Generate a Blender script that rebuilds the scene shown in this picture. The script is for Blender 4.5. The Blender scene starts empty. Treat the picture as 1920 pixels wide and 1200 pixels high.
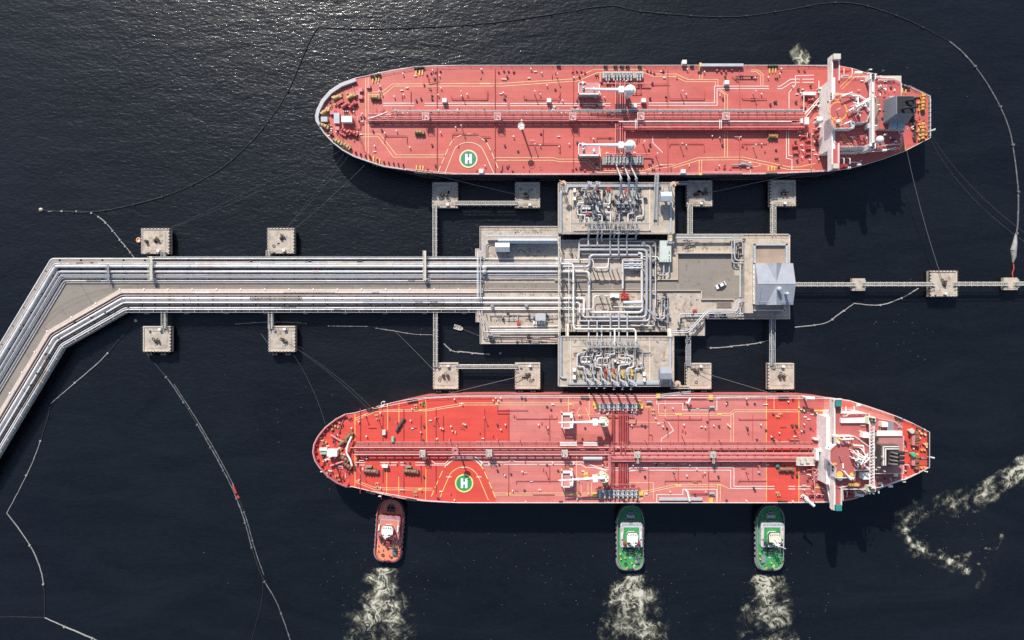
import bpy, math, random
from math import radians, sin, cos, pi, hypot, atan2
from mathutils import Vector
random.seed(11)
S = bpy.context.scene
COL = S.collection
# ------------------------------------------------------------------ camera, sky, sun, exposure
H = 286.0                  # drone height above the water, metres
F = 0.217 / 280.0          # metres per photo pixel per metre of distance
cd = bpy.data.cameras.new("camera"); cam = bpy.data.objects.new("camera", cd); COL.objects.link(cam)
cam.location = (0, 0, H); cd.sensor_width = 36.0; cd.lens = 36.0 / (1920 * F)
cd.clip_start = 1.0; cd.clip_end = 30000.0
S.camera = cam
SUN_EL = radians(40.0)
SHX, SHY = 0.33, -0.944    # direction in which shadows fall
world = bpy.data.worlds.new("World"); S.world = world; world.use_nodes = True
wn = world.node_tree; wn.nodes.clear()
wo = wn.nodes.new("ShaderNodeOutputWorld"); wb = wn.nodes.new("ShaderNodeBackground"); ws = wn.nodes.new("ShaderNodeTexSky")
ws.sky_type = 'NISHITA'; ws.sun_disc = False; ws.sun_elevation = SUN_EL
ws.sun_rotation = atan2(-SHX, -SHY)
ws.air_density = 1.0; ws.dust_density = 1.0; ws.ozone_density = 1.0
wb.inputs[1].default_value = 0.13
wn.links.new(ws.outputs[0], wb.inputs[0]); wn.links.new(wb.outputs[0], wo.inputs[0])
sl = bpy.data.lights.new("sun", 'SUN'); sl.energy = 4.7; sl.angle = radians(0.53); sl.color = (1.0, 0.95, 0.88)
sun = bpy.data.objects.new("sun", sl); COL.objects.link(sun)
sd = Vector((-SHX * cos(SUN_EL), -SHY * cos(SUN_EL), sin(SUN_EL)))
sun.rotation_euler = sd.to_track_quat('Z', 'Y').to_euler(); sun.location = (0, 0, 400)
S.cycles.use_denoising = False      # keep the fine grain of ripples and fittings
S.view_settings.view_transform = 'Standard'; S.view_settings.look = 'None'
S.view_settings.gamma = 1.0; S.view_settings.use_curve_mapping = False
S.view_settings.exposure = 0.27

# ------------------------------------------------------------------ helpers
def W(u, v, z):
    k = (H - z) * F
    return ((u - 960) * k, (600 - v) * k, z)
def WP(pts, z):
    return [W(p[0], p[1], z) for p in pts]
def crop(u0, v0, s):
    """coordinates measured in an enlarged crop of the survey picture -> picture coordinates"""
    def f(*a):
        return [(u0 + a[i] / s, v0 + a[i + 1] / s) for i in range(0, len(a), 2)]
    return f
def offs(poly, d):
    """parallel polyline at distance d to the left of travel (image axes, y down)"""
    out = []
    n = len(poly)
    for i, p in enumerate(poly):
        ns = []
        if i > 0:
            a = poly[i - 1]; dx, dy = p[0] - a[0], p[1] - a[1]; l = hypot(dx, dy); ns.append((dy / l, -dx / l))
        if i < n - 1:
            b = poly[i + 1]; dx, dy = b[0] - p[0], b[1] - p[1]; l = hypot(dx, dy); ns.append((dy / l, -dx / l))
        if len(ns) == 1: nx, ny = ns[0]; k = 1
        else:
            nx, ny = ns[0][0] + ns[1][0], ns[0][1] + ns[1][1]; l = hypot(nx, ny); nx /= l; ny /= l
            k = 1 / max(.3, nx * ns[0][0] + ny * ns[0][1])
        out.append((p[0] + nx * d * k, p[1] + ny * d * k))
    return out
def resample(path, step):
    out = []
    for a, b in zip(path, path[1:]):
        l = (Vector(b) - Vector(a)).length; n = max(1, int(l / step))
        out += [tuple(Vector(a).lerp(Vector(b), i / n)) for i in range(n)]
    out.append(tuple(path[-1])); return out
def smooth_path(pts, per=6):
    """Catmull-Rom through the points"""
    out = []
    n = len(pts)
    for i in range(n - 1):
        p0 = pts[max(0, i - 1)]; p1 = pts[i]; p2 = pts[i + 1]; p3 = pts[min(n - 1, i + 2)]
        for k in range(per):
            t = k / per
            out.append(tuple(.5 * (2 * b + (c - a) * t + (2 * a - 5 * b + 4 * c - d) * t * t + (3 * b - a - 3 * c + d) * t ** 3)
                             for a, b, c, d in zip(p0, p1, p2, p3)))
    out.append(tuple(pts[-1])); return out

class MB:
    """collects shapes for ONE mesh object; world coordinates"""
    def __init__(s): s.v = []; s.f = []; s.m = []; s.sm = []; s.k = 0
    def add(s, vs, fs, smooth=False):
        n = len(s.v); s.v += [tuple(p) for p in vs]; s.f += [tuple(i + n for i in f) for f in fs]
        s.m += [s.k] * len(fs); s.sm += [smooth] * len(fs); return s
    def prism(s, poly, z0, z1, poly0=None):
        a = sum(p[0] * q[1] - q[0] * p[1] for p, q in zip(poly, poly[1:] + poly[:1]))
        if a < 0:
            poly = poly[::-1]; poly0 = poly0[::-1] if poly0 else None
        b = poly0 or poly
        n = len(poly)
        s.add([(p[0], p[1], z0) for p in b] + [(p[0], p[1], z1) for p in poly],
              [tuple(range(n))[::-1], tuple(range(n, 2 * n))] + [(i, (i + 1) % n, n + (i + 1) % n, n + i) for i in range(n)])
        return s
    def box(s, x0, y0, x1, y1, z0, z1):
        return s.prism([(x0, y0), (x1, y0), (x1, y1), (x0, y1)], z0, z1)
    def cbox(s, x, y, sx, sy, z0, z1, rot=0):
        c, n = cos(rot), sin(rot)
        return s.prism([(x + c * a * sx / 2 - n * b * sy / 2, y + n * a * sx / 2 + c * b * sy / 2) for a, b in ((-1, -1), (1, -1), (1, 1), (-1, 1))], z0, z1)
    def pbox(s, u0, v0, u1, v1, z0, z1):
        """box whose top covers the picture rectangle (u0,v0)-(u1,v1)"""
        x0, y0, _ = W(u0, v1, z1); x1, y1, _ = W(u1, v0, z1)
        return s.box(x0, y0, x1, y1, z0, z1)
    def ppoly(s, pts, z0, z1):
        return s.prism([W(p[0], p[1], z1)[:2] for p in pts], z0, z1)
    def sheet(s, poly, z):
        a = sum(p[0] * q[1] - q[0] * p[1] for p, q in zip(poly, poly[1:] + poly[:1]))
        if a < 0: poly = poly[::-1]
        return s.add([(p[0], p[1], z) for p in poly], [tuple(range(len(poly)))])
    def cyl(s, x, y, z0, z1, r0, r1=None, n=10, cap=True):
        r1 = r0 if r1 is None else r1
        vs = [(x + r0 * cos(2 * pi * i / n), y + r0 * sin(2 * pi * i / n), z0) for i in range(n)] + \
             [(x + r1 * cos(2 * pi * i / n), y + r1 * sin(2 * pi * i / n), z1) for i in range(n)]
        s.add(vs, [(i, (i + 1) % n, n + (i + 1) % n, n + i) for i in range(n)], True)
        if cap: s.add(vs, [tuple(range(n))[::-1], tuple(range(n, 2 * n))])
        return s
    def dome(s, x, y, z, r, hh, n=12, m=4):
        vs = []; fs = []
        for j in range(m):
            t = j / m * pi / 2
            vs += [(x + r * cos(t) * cos(2 * pi * i / n), y + r * cos(t) * sin(2 * pi * i / n), z + hh * sin(t)) for i in range(n)]
        vs.append((x, y, z + hh))
        for j in range(m - 1):
            fs += [(j * n + i, j * n + (i + 1) % n, (j + 1) * n + (i + 1) % n, (j + 1) * n + i) for i in range(n)]
        fs += [((m - 1) * n + i, (m - 1) * n + (i + 1) % n, m * n) for i in range(n)]
        return s.add(vs, fs, True)
    def tube(s, path, r, n=8, fil=0.0, r2=None):
        """round bar along a 3-D path, corners filleted with radius fil"""
        P = [Vector(p) for p in path]
        if fil > 0 and len(P) > 2:
            Q = [P[0]]
            for a, b, c in zip(P, P[1:], P[2:]):
                d1 = (a - b); d2 = (c - b); l = min(fil, d1.length * .45, d2.length * .45)
                d1.normalize(); d2.normalize(); p = b + d1 * l; q = b + d2 * l
                for t in (0, .33, .67, 1):
                    Q.append(p * (1 - t) ** 2 + b * 2 * t * (1 - t) + q * t * t)
            Q.append(P[-1]); P = Q
        m = len(P); rings = []
        up = Vector((0, 0, 1))
        for i in range(m):
            t = (P[min(i + 1, m - 1)] - P[max(i - 1, 0)])
            if t.length < 1e-9: t = Vector((1, 0, 0))
            t.normalize()
            ref = up if abs(t.z) < .95 else Vector((0, 1, 0))
            a = t.cross(ref)
            if i:
                pa = rings[-1][1]; q = pa - t * pa.dot(t)
                if q.length > .2: a = q
            a.normalize(); b = a.cross(t).normalized()
            k = 1.0
            if 0 < i < m - 1:
                e1 = (P[i] - P[i - 1]).normalized(); k = 1 / max(.5, t.dot(e1))
            rr = r if r2 is None else r + (r2 - r) * i / (m - 1)
            rings.append((P[i], a, b, rr, k))
        vs = []
        for p, a, b, rr, k in rings:
            for j in range(n):
                w = 2 * pi * j / n
                vs.append(p + a * (rr * k * cos(w)) + b * (rr * sin(w)))
        fs = []
        for i in range(m - 1):
            fs += [(i * n + (j + 1) % n, i * n + j, (i + 1) * n + j, (i + 1) * n + (j + 1) % n) for j in range(n)]
        s.add(vs, fs, n > 4)
        s.add(vs, [tuple(range(n)), tuple(range((m - 1) * n, m * n))[::-1]])
        return s
    def ptube(s, pts, z, r, fil=.0, n=8):
        return s.tube([W(p[0], p[1], z) for p in pts], r, n, fil)
    def ribbon(s, path, w, z, closed=False):
        """flat painted strip"""
        P = [tuple(p[:2]) for p in path]
        if closed: P = P + [P[0]]
        L = offs(P, w / 2); R_ = offs(P, -w / 2); n = len(P)
        if closed:
            pass
        vs = [(p[0], p[1], z) for p in L] + [(p[0], p[1], z) for p in R_]
        return s.add(vs, [(i, i + 1, n + i + 1, n + i) for i in range(n - 1)])
    def pline(s, pts, wpx, z):
        return s.ribbon([W(p[0], p[1], z) for p in pts], wpx * F * (H - z), z)
    def torus(s, x, y, z, R_, r, n=14, m=5, ax='z'):
        vs = []
        for i in range(n):
            a = 2 * pi * i / n
            for j in range(m):
                b = 2 * pi * j / m
                q = R_ + r * cos(b)
                if ax == 'z': vs.append((x + q * cos(a), y + q * sin(a), z + r * sin(b)))
                elif ax == 'y': vs.append((x + q * cos(a), y + r * sin(b), z + q * sin(a)))
                else: vs.append((x + r * sin(b), y + q * cos(a), z + q * sin(a)))
        fs = [(i * m + j, ((i + 1) % n) * m + j, ((i + 1) % n) * m + (j + 1) % m, i * m + (j + 1) % m) for i in range(n) for j in range(m)]
        return s.add(vs, fs, True)
    def rail(s, path, h=1.1, r=.05, step=2.2, mid=True):
        """guard rail: posts, top bar and middle bar along a world path (z of path = foot)"""
        up = [(p[0], p[1], p[2] + h) for p in path]
        s.tube(up, r, 4)
        if mid: s.tube([(p[0], p[1], p[2] + h * .5) for p in path], r * .7, 4)
        for p in resample(path, step):
            s.tube([p, (p[0], p[1], p[2] + h)], r, 4)
        return s
    def rotz(s, a, cx=0, cy=0):
        c, n = cos(a), sin(a)
        s.v = [(cx + (x - cx) * c - (y - cy) * n, cy + (x - cx) * n + (y - cy) * c, z) for x, y, z in s.v]; return s
    def shift(s, dx, dy, dz=0):
        s.v = [(x + dx, y + dy, z + dz) for x, y, z in s.v]; return s

WL = {}
def mesh_of(name, mb, mats, org):
    me = bpy.data.meshes.new(name)
    me.from_pydata([(x - org[0], y - org[1], z - org[2]) for x, y, z in mb.v], [], mb.f)
    for m in (mats if isinstance(mats, (list, tuple)) else [mats]): me.materials.append(m)
    me.polygons.foreach_set('material_index', mb.m)
    me.polygons.foreach_set('use_smooth', mb.sm)
    me.update(); return me
def link(o, parent, wloc):
    COL.objects.link(o); WL[o.name] = Vector(wloc)
    if parent is not None:
        o.parent = parent; o.location = Vector(wloc) - WL[parent.name]
    else: o.location = wloc
    return o
def mk(name, mb, mats, parent=None, label=None, kind=None):
    xs = [p[0] for p in mb.v]; ys = [p[1] for p in mb.v]; zs = [p[2] for p in mb.v]
    org = ((min(xs) + max(xs)) / 2, (min(ys) + max(ys)) / 2, min(zs))
    o = bpy.data.objects.new(name, mesh_of(name, mb, mats, org))
    if label: o['label'] = label
    if kind: o['kind'] = kind
    return link(o, parent, org)
def pieces(name, mb, mats, parent=None, label=None):
    """every loose piece of the collected shapes becomes a part of its own"""
    n = len(mb.v); par = list(range(n))
    def find(a):
        while par[a] != a: par[a] = par[par[a]]; a = par[a]
        return a
    for f in mb.f:
        r = find(f[0])
        for i in f[1:]: par[find(i)] = r
    grp = {}
    for k, f in enumerate(mb.f): grp.setdefault(find(f[0]), []).append(k)
    out = []
    for ks in grp.values():
        q = MB(); ids = {}
        for k in ks:
            for i in mb.f[k]:
                if i not in ids: ids[i] = len(q.v); q.v.append(mb.v[i])
            q.f.append(tuple(ids[i] for i in mb.f[k])); q.m.append(mb.m[k]); q.sm.append(mb.sm[k])
        out.append(mk(name, q, mats, parent, label))
    return out
def reps(name, mb, mats, parent, locs, rots=None, label=None):
    """alike parts that share one mesh built around the origin"""
    me = mesh_of(name, mb, mats, (0, 0, 0)); out = []
    for i, l in enumerate(locs):
        o = bpy.data.objects.new(name, me)
        if rots: o.rotation_euler = (0, 0, rots[i])
        if label: o['label'] = label
        out.append(link(o, parent, l))
    return out
def thing(name, label, cat, loc, group=None):
    o = bpy.data.objects.new(name, None); o.empty_display_size = 1.0
    o['label'] = label; o['category'] = cat
    if group: o['group'] = group
    return link(o, None, loc)
def tag(o, label, cat, group=None):
    o['label'] = label; o['category'] = cat
    if group: o['group'] = group
    return o

# ------------------------------------------------------------------ materials
MATS = {}
def mat(name, c, rough=.6, metal=0.0, var=.12, sc=.35, c2=None, amt=.0, sc2=.12, streak=None, bump=0.0, plates=False, grime=0.0):
    """paint / concrete / steel with tonal variation and irregular stains of colour c2"""
    if name in MATS: return MATS[name]
    m = bpy.data.materials.new(name); m.use_nodes = True; nt = m.node_tree; N = nt.nodes; L = nt.links
    b = N['Principled BSDF']; b.inputs['Roughness'].default_value = rough; b.inputs['Metallic'].default_value = metal
    g = N.new('ShaderNodeNewGeometry')
    mp = N.new('ShaderNodeMapping'); L.new(g.outputs['Position'], mp.inputs['Vector'])
    if streak: mp.inputs['Scale'].default_value = streak
    n1 = N.new('ShaderNodeTexNoise'); n1.inputs['Scale'].default_value = sc; n1.inputs['Detail'].default_value = 6; n1.inputs['Roughness'].default_value = .65
    L.new(mp.outputs[0], n1.inputs['Vector'])
    mr = N.new('ShaderNodeMapRange'); mr.inputs[1].default_value = .3; mr.inputs[2].default_value = .7
    mr.inputs[3].default_value = 1 - var; mr.inputs[4].default_value = 1 + var; L.new(n1.outputs[0], mr.inputs[0])
    mx = N.new('ShaderNodeMix'); mx.data_type = 'RGBA'; mx.blend_type = 'MULTIPLY'; mx.inputs[0].default_value = 1
    mx.inputs[6].default_value = (*c, 1); L.new(mr.outputs[0], mx.inputs[7])
    out = mx.outputs[2]
    if c2 and amt > 0:
        n2 = N.new('ShaderNodeTexNoise'); n2.inputs['Scale'].default_value = sc2; n2.inputs['Detail'].default_value = 8; n2.inputs['Roughness'].default_value = .7
        n2.inputs['Distortion'].default_value = .6
        L.new(mp.outputs[0], n2.inputs['Vector'])
        r2 = N.new('ShaderNodeMapRange'); r2.inputs[1].default_value = .5; r2.inputs[2].default_value = .72; r2.inputs[3].default_value = 0; r2.inputs[4].default_value = amt
        L.new(n2.outputs[0], r2.inputs[0])
        m2 = N.new('ShaderNodeMix'); m2.data_type = 'RGBA'; L.new(r2.outputs[0], m2.inputs[0]); L.new(out, m2.inputs[6]); m2.inputs[7].default_value = (*c2, 1)
        out = m2.outputs[2]
    if grime:    # dark run-off and scuffs, stretched fore and aft
        mg = N.new('ShaderNodeMapping'); mg.inputs['Scale'].default_value = (.35, 1.0, 1.0); L.new(g.outputs['Position'], mg.inputs['Vector'])
        ng = N.new('ShaderNodeTexNoise'); ng.inputs['Scale'].default_value = .55; ng.inputs['Detail'].default_value = 9; ng.inputs['Roughness'].default_value = .75; ng.inputs['Distortion'].default_value = .8
        L.new(mg.outputs[0], ng.inputs['Vector'])
        rg = N.new('ShaderNodeMapRange'); rg.inputs[1].default_value = .52; rg.inputs[2].default_value = .78; rg.inputs[4].default_value = grime; L.new(ng.outputs[0], rg.inputs[0])
        m3 = N.new('ShaderNodeMix'); m3.data_type = 'RGBA'; L.new(rg.outputs[0], m3.inputs[0]); L.new(out, m3.inputs[6]); m3.inputs[7].default_value = (c[0] * .42, c[1] * .5, c[2] * .5, 1); out = m3.outputs[2]
    if plates:   # welded deck plating: every plate a shade apart, thin seams
        br = N.new('ShaderNodeTexBrick'); br.inputs['Scale'].default_value = 1.0; br.inputs['Brick Width'].default_value = 11.0; br.inputs['Row Height'].default_value = 2.6
        br.inputs['Mortar Size'].default_value = .07; br.inputs['Color1'].default_value = (.93, .93, .93, 1); br.inputs['Color2'].default_value = (1.06, 1.06, 1.06, 1); br.inputs['Mortar'].default_value = (.86, .84, .84, 1)
        L.new(g.outputs['Position'], br.inputs['Vector'])
        m4 = N.new('ShaderNodeMix'); m4.data_type = 'RGBA'; m4.blend_type = 'MULTIPLY'; m4.inputs[0].default_value = .8; L.new(out, m4.inputs[6]); L.new(br.outputs['Color'], m4.inputs[7]); out = m4.outputs[2]
    L.new(out, b.inputs['Base Color'])
    if bump:
        bp = N.new('ShaderNodeBump'); bp.inputs['Strength'].default_value = bump; bp.inputs['Distance'].default_value = .1
        n3 = N.new('ShaderNodeTexNoise'); n3.inputs['Scale'].default_value = 3; n3.inputs['Detail'].default_value = 5
        L.new(g.outputs['Position'], n3.inputs['Vector']); L.new(n3.outputs[0], bp.inputs['Height']); L.new(bp.outputs[0], b.inputs['Normal'])
    MATS[name] = m; return m

CONC = mat('pale_concrete', (.47, .395, .315), .85, var=.2, sc=.3, c2=(.22, .175, .13), amt=.7, sc2=.22, bump=.3, grime=.55)
CONC2 = mat('grey_concrete', (.31, .28, .25), .88, var=.12, sc=.2, c2=(.18, .16, .145), amt=.5, sc2=.1, bump=.3, grime=.5)
ROADM = mat('road_concrete', (.25, .215, .18), .9, var=.1, sc=.15, c2=(.14, .12, .105), amt=.55, sc2=.07, streak=(.25, 1, 1), grime=.55)
KERB = mat('kerb_concrete', (.55, .46, .38), .85, var=.12, sc=.8)
PIPEW = mat('white_pipe_cladding', (.60, .58, .56), .45, .0, var=.16, sc=.3, c2=(.30, .27, .24), amt=.55, sc2=.35)
PIPEG = mat('grey_pipe_cladding', (.42, .42, .44), .4, .2, var=.14, sc=.3, c2=(.22, .21, .21), amt=.4, sc2=.25)
PIPEP = mat('pinkish_pipe_paint', (.52, .41, .37), .5, .0, var=.15, sc=.3, c2=(.26, .17, .13), amt=.4, sc2=.3)
STEELD = mat('dark_steel', (.07, .068, .072), .6, .3, var=.25, sc=.8)
STEELG = mat('galvanised_steel', (.38, .385, .39), .5, .4, var=.15, sc=.9)
GRATE = mat('steel_grating', (.22, .22, .215), .65, .3, var=.3, sc=2.0)
CREAM = mat('cream_painted_steel', (.60, .55, .45), .55, var=.1, sc=.6)
WHITE = mat('white_paint', (.80, .78, .73), .45, var=.1, sc=.5, c2=(.45, .36, .28), amt=.5, sc2=.35, grime=.3)
BLUEG = mat('blue_grey_sheet_metal', (.335, .345, .375), .45, .1, var=.1, sc=.3, c2=(.25, .26, .28), amt=.4, sc2=.2)
BLUEG2 = mat('pale_blue_trim', (.44, .47, .495), .45, .1, var=.1, sc=.4)
ORANGE = mat('orange_paint', (.74, .32, .09), .5, var=.2, sc=1.0)
YELLOW = mat('yellow_paint', (.70, .48, .10), .5, var=.2, sc=1.0)
PALEY = mat('faded_yellow_marking', (.78, .58, .30), .6, var=.2, sc=.6)
REDP = mat('signal_red_paint', (.50, .055, .04), .5, var=.2, sc=1.0)
GREENP = mat('green_marking', (.05, .22, .13), .6, var=.2, sc=.9, c2=(.16, .25, .17), amt=.5, sc2=.8)
GREEND = mat('green_deck_paint', (.045, .29, .085), .6, var=.25, sc=.5, c2=(.04, .16, .06), amt=.6, sc2=.35, grime=.5)
GREENH = mat('dark_green_hull_paint', (.03, .12, .075), .5, var=.15, sc=.5)
TEAL = mat('teal_paint', (.03, .22, .19), .5, var=.1, sc=.5)
BLACK = mat('black_rubber', (.022, .022, .024), .8, var=.2, sc=1.0)
ROPE = mat('mooring_rope', (.13, .13, .125), .9, var=.15, sc=2)
BOOMD = mat('dark_boom_rubber', (.012, .013, .016), .8, var=.3, sc=.6, c2=(.16, .16, .16), amt=.2, sc2=.5)
BOOML = mat('grey_boom_fabric', (.29, .28, .265), .8, var=.3, sc=.5, c2=(.10, .10, .10), amt=.7, sc2=.45)
DECK1 = mat('weathered_red_deck_paint', (.515, .112, .088), .43, var=.08, sc=.12, c2=(.59, .19, .155), amt=.6, sc2=.035, streak=(.45, 1, 1), plates=True, grime=.5)
DECK1B = mat('darker_red_deck_paint', (.45, .095, .085), .62, var=.09, sc=.3, c2=(.5, .15, .13), amt=.3, sc2=.08, grime=.5)
DECK2 = mat('faded_pink_red_deck_paint', (.56, .165, .138), .5, var=.08, sc=.14, c2=(.64, .25, .21), amt=.6, sc2=.04, streak=(.4, 1, 1), plates=True, grime=.45)
DECK2F = mat('fresh_red_deck_paint', (.60, .068, .046), .5, var=.06, sc=.2, c2=(.64, .12, .09), amt=.4, sc2=.05, streak=(.5, 1, 1), plates=True, grime=.3)
PIPER = mat('red_deck_pipe_paint', (.42, .07, .065), .5, var=.15, sc=.5, c2=(.55, .25, .22), amt=.5, sc2=.3)
PIPERP = mat('pale_red_pipe_paint', (.54, .21, .195), .5, var=.15, sc=.5)
HULLB = mat('black_hull_paint', (.025, .027, .035), .5, var=.15, sc=.3)
HULLR = mat('red_antifouling_paint', (.46, .12, .11), .6, var=.15, sc=.2, c2=(.5, .24, .21), amt=.5, sc2=.1)
GREYW = mat('pale_grey_steel', (.44, .45, .46), .5, var=.1, sc=.4)
FUNG = mat('slate_grey_funnel_paint', (.20, .225, .255), .5, var=.1, sc=.3)
SOOT = mat('sooty_black', (.018, .018, .02), .8, var=.3, sc=.8)
BEIGEW = mat('beige_superstructure_paint', (.55, .50, .42), .5, var=.1, sc=.4, c2=(.4, .3, .22), amt=.3, sc2=.3)
TUGO = mat('orange_red_tug_deck', (.70, .23, .14), .55, var=.15, sc=.4, c2=(.72, .36, .25), amt=.5, sc2=.2)
TUGR = mat('dark_red_tug_paint', (.42, .085, .085), .5, var=.12, sc=.5)
GLASS = mat('dark_window_glass', (.02, .03, .04), .1, var=.05, sc=1)
TYRE = mat('grey_tyre_fender', (.19, .19, .2), .8, var=.3, sc=1.5)
# ================================================================== WATER
def water_material():
    m = bpy.data.materials.new('dark_sea_water'); m.use_nodes = True; nt = m.node_tree; N = nt.nodes; L = nt.links
    b = N['Principled BSDF']; b.inputs['Base Color'].default_value = (.0085, .0105, .0145, 1)
    b.inputs['Roughness'].default_value = .3; b.inputs['IOR'].default_value = 1.33
    g = N.new('ShaderNodeNewGeometry')
    def noise(rot, scl, sc, det, rough, dist=0.0):
        mp = N.new('ShaderNodeMapping'); mp.inputs['Rotation'].default_value = (0, 0, radians(rot)); mp.inputs['Scale'].default_value = scl
        L.new(g.outputs['Position'], mp.inputs['Vector'])
        n = N.new('ShaderNodeTexNoise'); n.inputs['Scale'].default_value = sc; n.inputs['Detail'].default_value = det
        n.inputs['Roughness'].default_value = rough; n.inputs['Distortion'].default_value = dist
        L.new(mp.outputs[0], n.inputs['Vector']); return n.outputs[0]
    def math(op, a, b_):
        n = N.new('ShaderNodeMath'); n.operation = op
        for i, x in enumerate((a, b_)):
            if isinstance(x, (int, float)): n.inputs[i].default_value = x
            else: L.new(x, n.inputs[i])
        return n.outputs[0]
    # wind waves run from the north-west; the water in the lee of the jetty is smoother
    swell = noise(24, (.5, 1.3, 1), .13, 3, .5, .4)
    wave = noise(27, (.6, 1.3, 1), .7, 3, .55, .5)
    rip = noise(22, (.8, 1.2, 1), 2.4, 3, .6, .3)
    h = math('ADD', math('MULTIPLY', swell, .9), math('ADD', math('MULTIPLY', wave, .55), math('MULTIPLY', rip, .15)))
    sep = N.new('ShaderNodeSeparateXYZ'); L.new(g.outputs['Position'], sep.inputs[0])
    lee = N.new('ShaderNodeMapRange'); lee.interpolation_type = 'SMOOTHSTEP'
    lee.inputs[1].default_value = -110; lee.inputs[2].default_value = 90; lee.inputs[3].default_value = .75; lee.inputs[4].default_value = 1.0
    ax = math('ADD', sep.outputs[1], math('MULTIPLY', sep.outputs[0], -.28))
    patch = noise(10, (1, 1.6, 1), .012, 4, .6, .5)
    L.new(math('ADD', ax, math('MULTIPLY', math('SUBTRACT', patch, .5), 55)), lee.inputs[0])
    cl = N.new('ShaderNodeMix'); cl.data_type = 'RGBA'; cm = N.new('ShaderNodeMapRange'); cm.inputs[1].default_value = .35; cm.inputs[2].default_value = .65; L.new(math('ADD', math('MULTIPLY', noise(20, (.5, 1.5, 1), .03, 7, .72, 1.2), .72), math('MULTIPLY', wave, .28)), cm.inputs[0]); L.new(cm.outputs[0], cl.inputs[0])
    cl.inputs[6].default_value = (.0030, .0042, .0064, 1); cl.inputs[7].default_value = (.0080, .0101, .0136, 1); L.new(cl.outputs[2], b.inputs['Base Color'])
    bp = N.new('ShaderNodeBump'); bp.inputs['Distance'].default_value = 1.0
    L.new(math('MULTIPLY', lee.outputs[0], WAVE), bp.inputs['Strength']); L.new(h, bp.inputs['Height'])
    L.new(bp.outputs[0], b.inputs['Normal'])
    b.inputs['Coat Weight'].default_value = .4; b.inputs['Coat Roughness'].default_value = .1; b.inputs['Coat IOR'].default_value = 1.33; L.new(bp.outputs[0], b.inputs['Coat Normal'])
    return m
WAVE = .34
w_ = MB(); gx = [-6000, -2500, -1000] + list(range(-480, 481, 40)) + [1000, 2500, 6000]; gn = len(gx)
w_.add([(x, y, 0) for y in gx for x in gx], [(j * gn + i, j * gn + i + 1, (j + 1) * gn + i + 1, (j + 1) * gn + i) for j in range(gn - 1) for i in range(gn - 1)])
o = mk('water', w_, water_material()); o['kind'] = 'structure'
# ================================================================== JETTY LEVELS
ZT = 5.0      # trestle and jetty head deck
ZP = 9.5      # loading platforms
ZD = 3.8      # dolphins
# ---------------------------------------------------------------- approach trestle
DIR1 = (-.515, .857)
def ext(p, l): return (p[0] + DIR1[0] * l, p[1] + DIR1[1] * l)
NB = [(905, 486.0), (97, 486.0), ext((97, 486.0), 1500)]                    # north pipe bank base line
SBL = [(905, 542.3), (225.3, 542.3), (88.8, 620.6), ext((88.8, 620.6), 1400)]   # south pipe bank base line
def npath(d): return offs(NB, d)
def spath(d): return offs(SBL, d)
T = thing('approach_trestle', 'long concrete trestle, grey roadway between two pipe banks, bending down to the left edge', 'trestle', W(500, 535, ZT))
mb = MB(); o1 = npath(-1.2); o2 = spath(44.2)
mb.ppoly(npath(-.8) + spath(44)[::-1], ZT - 1.6, ZT - .25); mk('deck_slab', mb, CONC2, T)
# roadway: cast slabs with open joints
top = [(905, 530.0), (124.2, 530.0), ext((124.2, 530.0), 380)]
xs = [905, 824, 743, 662, 581, 500, 420, 339, 258]
for a, b in zip(xs, xs[1:]):
    mb = MB(); mb.pbox(b + .35, 529.5, a - .35, 541.5, ZT - .2, ZT + .02); mk('road_slab', mb, ROADM, T)
for quad in ([(257.6, 529.5), (257.6, 541.8), (225.6, 541.8), (174, 571.2), (150, 529.5)],
             [(149.5, 529.5), (173.4, 571.6), (89.2, 620), (78, 606.5), (124.4, 529.5)]):
    mb = MB(); mb.ppoly(quad, ZT - .2, ZT + .02); mk('road_slab', mb, ROADM, T)
for k in range(22):
    a, b = 62 * k, 62 * k + 61.4
    q = [ext((78, 607.2), a), ext((88.6, 621), a), ext((88.6, 621), b), ext((78, 607.2), b)]
    mb = MB(); mb.ppoly(q, ZT - .2, ZT + .02); mk('road_slab', mb, ROADM, T)
# tyre marks sweeping round the bend
mb = MB()
for d in (0, 3.2, 9.5, 12.7):
    c = smooth_path([(70, 628 - d * .6), (92, 603 - d), (128, 577 - d), (180, 556 - d * .8), (235, 541 - d * .35), (300, 538 - d * .25), (420, 537.5 - d * .22), (700, 537.3 - d * .22), (900, 537.3 - d * .22)], 6)
    mb.pline(c, 1.1, ZT + .032 + d * .001)
mk('tyre_mark', mb, mat('tyre_darkened_concrete', (.205, .178, .15), .9, var=.2, sc=.4, c2=(.25, .215, .18), amt=.9, sc2=.2), T)
# assumed steel grating under the pipes, colour darkened to stand for their shade
GRD = mat('shade_darkened_grating', (.16, .15, .145), .75, .1, var=.35, sc=1.2)
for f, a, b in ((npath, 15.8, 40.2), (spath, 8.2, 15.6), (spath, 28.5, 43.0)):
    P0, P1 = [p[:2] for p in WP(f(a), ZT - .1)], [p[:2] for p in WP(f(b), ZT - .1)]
    for i in range(len(P0) - 1): mb = MB(); mb.prism([P0[i], P0[i + 1], P1[i + 1], P1[i]], ZT - .24, ZT - .1); mk('under_pipe_shaded_grating', mb, GRD, T)
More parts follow.
